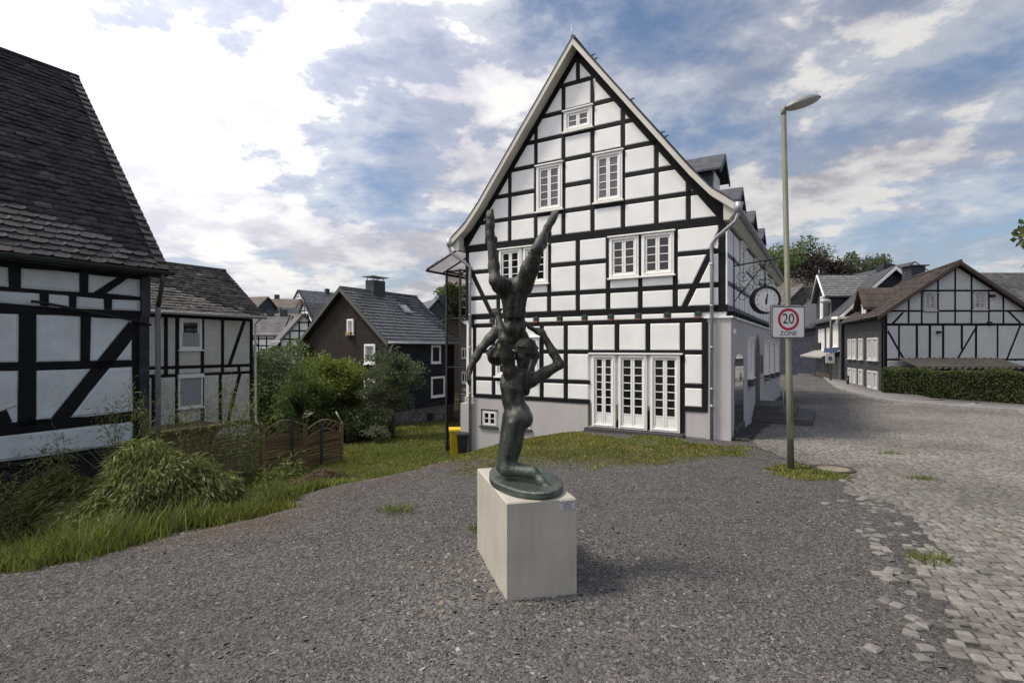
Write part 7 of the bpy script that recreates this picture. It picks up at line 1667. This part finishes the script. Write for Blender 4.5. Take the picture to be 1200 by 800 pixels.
# ---------------------------------------------------------------- slate gravel
def gravel():
    r = np.random.default_rng(101); n = 210000
    d = 2.6*np.exp(r.uniform(0, 1, n)*math.log(14.5/2.6)); a = r.uniform(-.80, .80, n); X, Y = d*np.tan(a)*.98, d
    w = grass_w(X, Y); k = (r.random(n) > w*1.15) & ~(in_poly(X, Y, ROAD_POLY) & (r.random(n) > .10*(1-sstep(X-left_x(Y), .2, .9))))
    lx_, ly_ = X-PED[0], Y-PED[1]; pu = lx_*math.cos(PA)+ly_*math.sin(PA); pv = -lx_*math.sin(PA)+ly_*math.cos(PA); k &= ~((pu > 0) & (pu < .64) & (pv > 0) & (pv < 1.38))
    u, v = main_uv(X, Y); k &= ~((v > -.02) & (u > -.1) & (u < 8.7))
    X, Y = X[k], Y[k]
    q = r.uniform(0, 1, 2600); sd4 = r.integers(0, 4, 2600); o2 = np.abs(r.exponential(.035, 2600))+.004        # chips banked against the pedestal
    bu = np.where(sd4 == 0, q*.643, np.where(sd4 == 1, q*.643, np.where(sd4 == 2, -o2, .643+o2))); bv = np.where(sd4 == 0, -o2, np.where(sd4 == 1, 1.38+o2, q*1.38))
    X = np.r_[X, PED[0]+bu*math.cos(PA)-bv*math.sin(PA)]; Y = np.r_[Y, PED[1]+bu*math.sin(PA)+bv*math.cos(PA)]; nb = 2600
    n = X.size; s = np.exp(r.normal(math.log(.0072), .48, n)); s = np.minimum(s, .026)*(1+.02*Y)
    s[-nb:] *= 1.35; big = np.exp(-(np.hypot(X-.0, Y-5.0)/1.3)**2); s *= 1+.35*big
    z = ground(X, Y); z[-nb:] += .022*np.exp(-o2/.03)*r.random(nb); base = np.array([(1, 0, 0), (.3, .8, 0), (-.7, .6, 0), (-.9, -.3, 0), (0, -.85, 0), (.1, .05, 1), (0, 0, -1)], float)
    V = base[None]*np.ones((n, 1, 1))+r.normal(0, .22, (n, 7, 3)); V *= s[:, None, None]*np.array([1, .8, .33])*r.uniform(.7, 1.4, (n, 1, 3))
    t1, t2 = r.normal(0, .25, n), r.normal(0, .25, n); V[..., 2] += V[..., 0]*t1[:, None]+V[..., 1]*t2[:, None]
    a = r.uniform(0, 6.28, n); ca, sa = np.cos(a)[:, None], np.sin(a)[:, None]; x, y = V[..., 0]*ca-V[..., 1]*sa, V[..., 0]*sa+V[..., 1]*ca
    V = np.stack([x+X[:, None], y+Y[:, None], V[..., 2]+(z+s*.02)[:, None]], -1)
    tri = np.array([(5, i, (i+1) % 5) for i in range(5)]); Fc = (np.arange(n)[:, None, None]*7+tri[None]).reshape(-1, 3)
    g = np.exp(r.normal(0, .22, n)); g *= .78+.44*vnoise(X, Y, 1.3, 102)*.6+.44*.4*vnoise(X, Y, .4, 103); tn = g[:, None]*np.array([[1, .99, .98]])+r.normal(0, .03, (n, 3)); rs_ = r.random(n); tn[rs_ < .02] *= np.array([1.3, 1.1, .9]); tn[rs_ > .985] *= 2.0
    sB_ = seg_dist(X, Y, BND); ru = (np.exp(-((sB_+.2)/.5)**2) > r.random(n)*1.6) & (Y > 5.8) & (Y < 13); tn[ru] *= np.array([1.12, .92, .78])
    stuff(np_mesh('slate_gravel', V.reshape(-1, 3), Fc, mat('slate chips', (.104, .099, .095), .8, .2, 40, .3, 120, attr=True, spec=.35), np.repeat(np.clip(tn, .15, 3), 7, 0)))
    # dark pebbles in the drain strip along the side wall
    n = 700; v = r.uniform(.05, 4.35, n); u = -r.uniform(.03, .42, n); X = HC[0]+u*HG[0]+v*HS[0]; Y = HC[1]+u*HG[1]+v*HS[1]
    V = base[None]*np.ones((n, 1, 1))+r.normal(0, .15, (n, 7, 3)); V *= (r.uniform(.03, .06, n)[:, None, None])*np.array([1, .8, .7]); V = V+np.stack([X, Y, ground(X, Y, False)+.03], -1)[:, None, :]
    Fc = (np.arange(n)[:, None, None]*7+tri[None]).reshape(-1, 3)
    stuff(np_mesh('drain_pebbles', V.reshape(-1, 3), Fc, mat('dark basalt pebbles', (.045, .045, .047), .7, .3, 20, .2, 60)))
gravel()
# heap of dry clippings before the fence
def heap():
    r = np.random.default_rng(110); x0, y0 = -5.35, 15.3; z0 = gz(x0, y0); n = 2600
    T = thing('clippings_heap', 'flat heap of brown dry clippings on the grass before the fence end', 'compost heap', (x0, y0, z0))
    P = np.c_[r.normal(0, .42, n), r.normal(0, .30, n), np.zeros(n)]; P[:, 2] = .30*np.exp(-(P[:, 0]/.45)**2-(P[:, 1]/.35)**2)*r.uniform(.5, 1.1, n)
    D = r.normal(size=(n, 3))*np.array([1, 1, .35]); tn = r.uniform(.5, 1.5, (n, 1))*np.ones((1, 3)); tn[P[:, 0] > .1] *= .45
    leaves('stalks', P, D, r.uniform(.08, .22, n), .012, leaf_mat('dry stalks', (.14, .095, .06), trans=.05), tn, T, r)
    mb = MB(); m_ = 14; vs = [(0, 0, .24)]+[(.5*math.cos(6.283*k/m_)*q, .38*math.sin(6.283*k/m_)*q, zz) for q, zz in ((.55, .16), (1.15, -.05)) for k in range(m_)]
    mb.add(vs, [(0, 1+k, 1+(k+1) % m_) for k in range(m_)]+[(1+k, 1+m_+k, 1+m_+(k+1) % m_, 1+(k+1) % m_) for k in range(m_)]); mb.build('mound', mat('dry mulch', (.09, .06, .04), .95, .4, 14, .8, 30), T)
heap()
WEEDS = ['weed tuft in the setts at the near corner of the big house', 'weed tuft beside the stone steps', 'weed tuft behind the lowest stone step', 'weed tuft in the setts right of the steps', 'weed tuft at the edge of the mossy strip near the downpipe',
 'weed tuft in the gravel below the right French door', 'weed tuft at the gravel edge left of the lamp', 'weed tuft in the gravel just behind the pedestal', 'weed tuft in the gravel left of the pedestal', 'flat weed tuft in the gravel beside the broken sett border', 'weed tuft in the middle of the setts', 'weed tuft further up in the road setts', 'weed tuft at the foot of the tall lamp']
# weeds in the joints along the steps and at the foot of the lamp
def weeds():
    r = np.random.default_rng(120); spots = [(5.95, 14.2), (6.9, 15.6), (7.9, 16.9), (9.4, 17.2), (4.5, 13.1), (3.4, 12.8), (5.0, 12.1), (-.3, 6.6), (-1.6, 7.4), (4.35, 5.6), (7.2, 9.4), (8.5, 12.0), (5.75, 9.9)]
    for k, (x, y) in enumerate(spots):
        n = 170; P = np.c_[np.clip(r.normal(0, .12, n), -.22, .22), np.clip(r.normal(0, .08, n), -.15, .15), np.zeros(n)]; D = np.c_[P[:, 0]*4, P[:, 1]*4, np.full(n, 1.)]+r.normal(0, .35, (n, 3))
        W_ = thing('weed_tuft', WEEDS[k], 'weed', (x, y, gz(x, y)), 0, 'weed tufts in gravel and paving')
        leaves('blades', P, D, r.uniform(.04, .13, n), .012, M_GRASS, r.uniform(.7, 1.3, (n, 1))*np.ones((1, 3)), W_, r)
weeds()
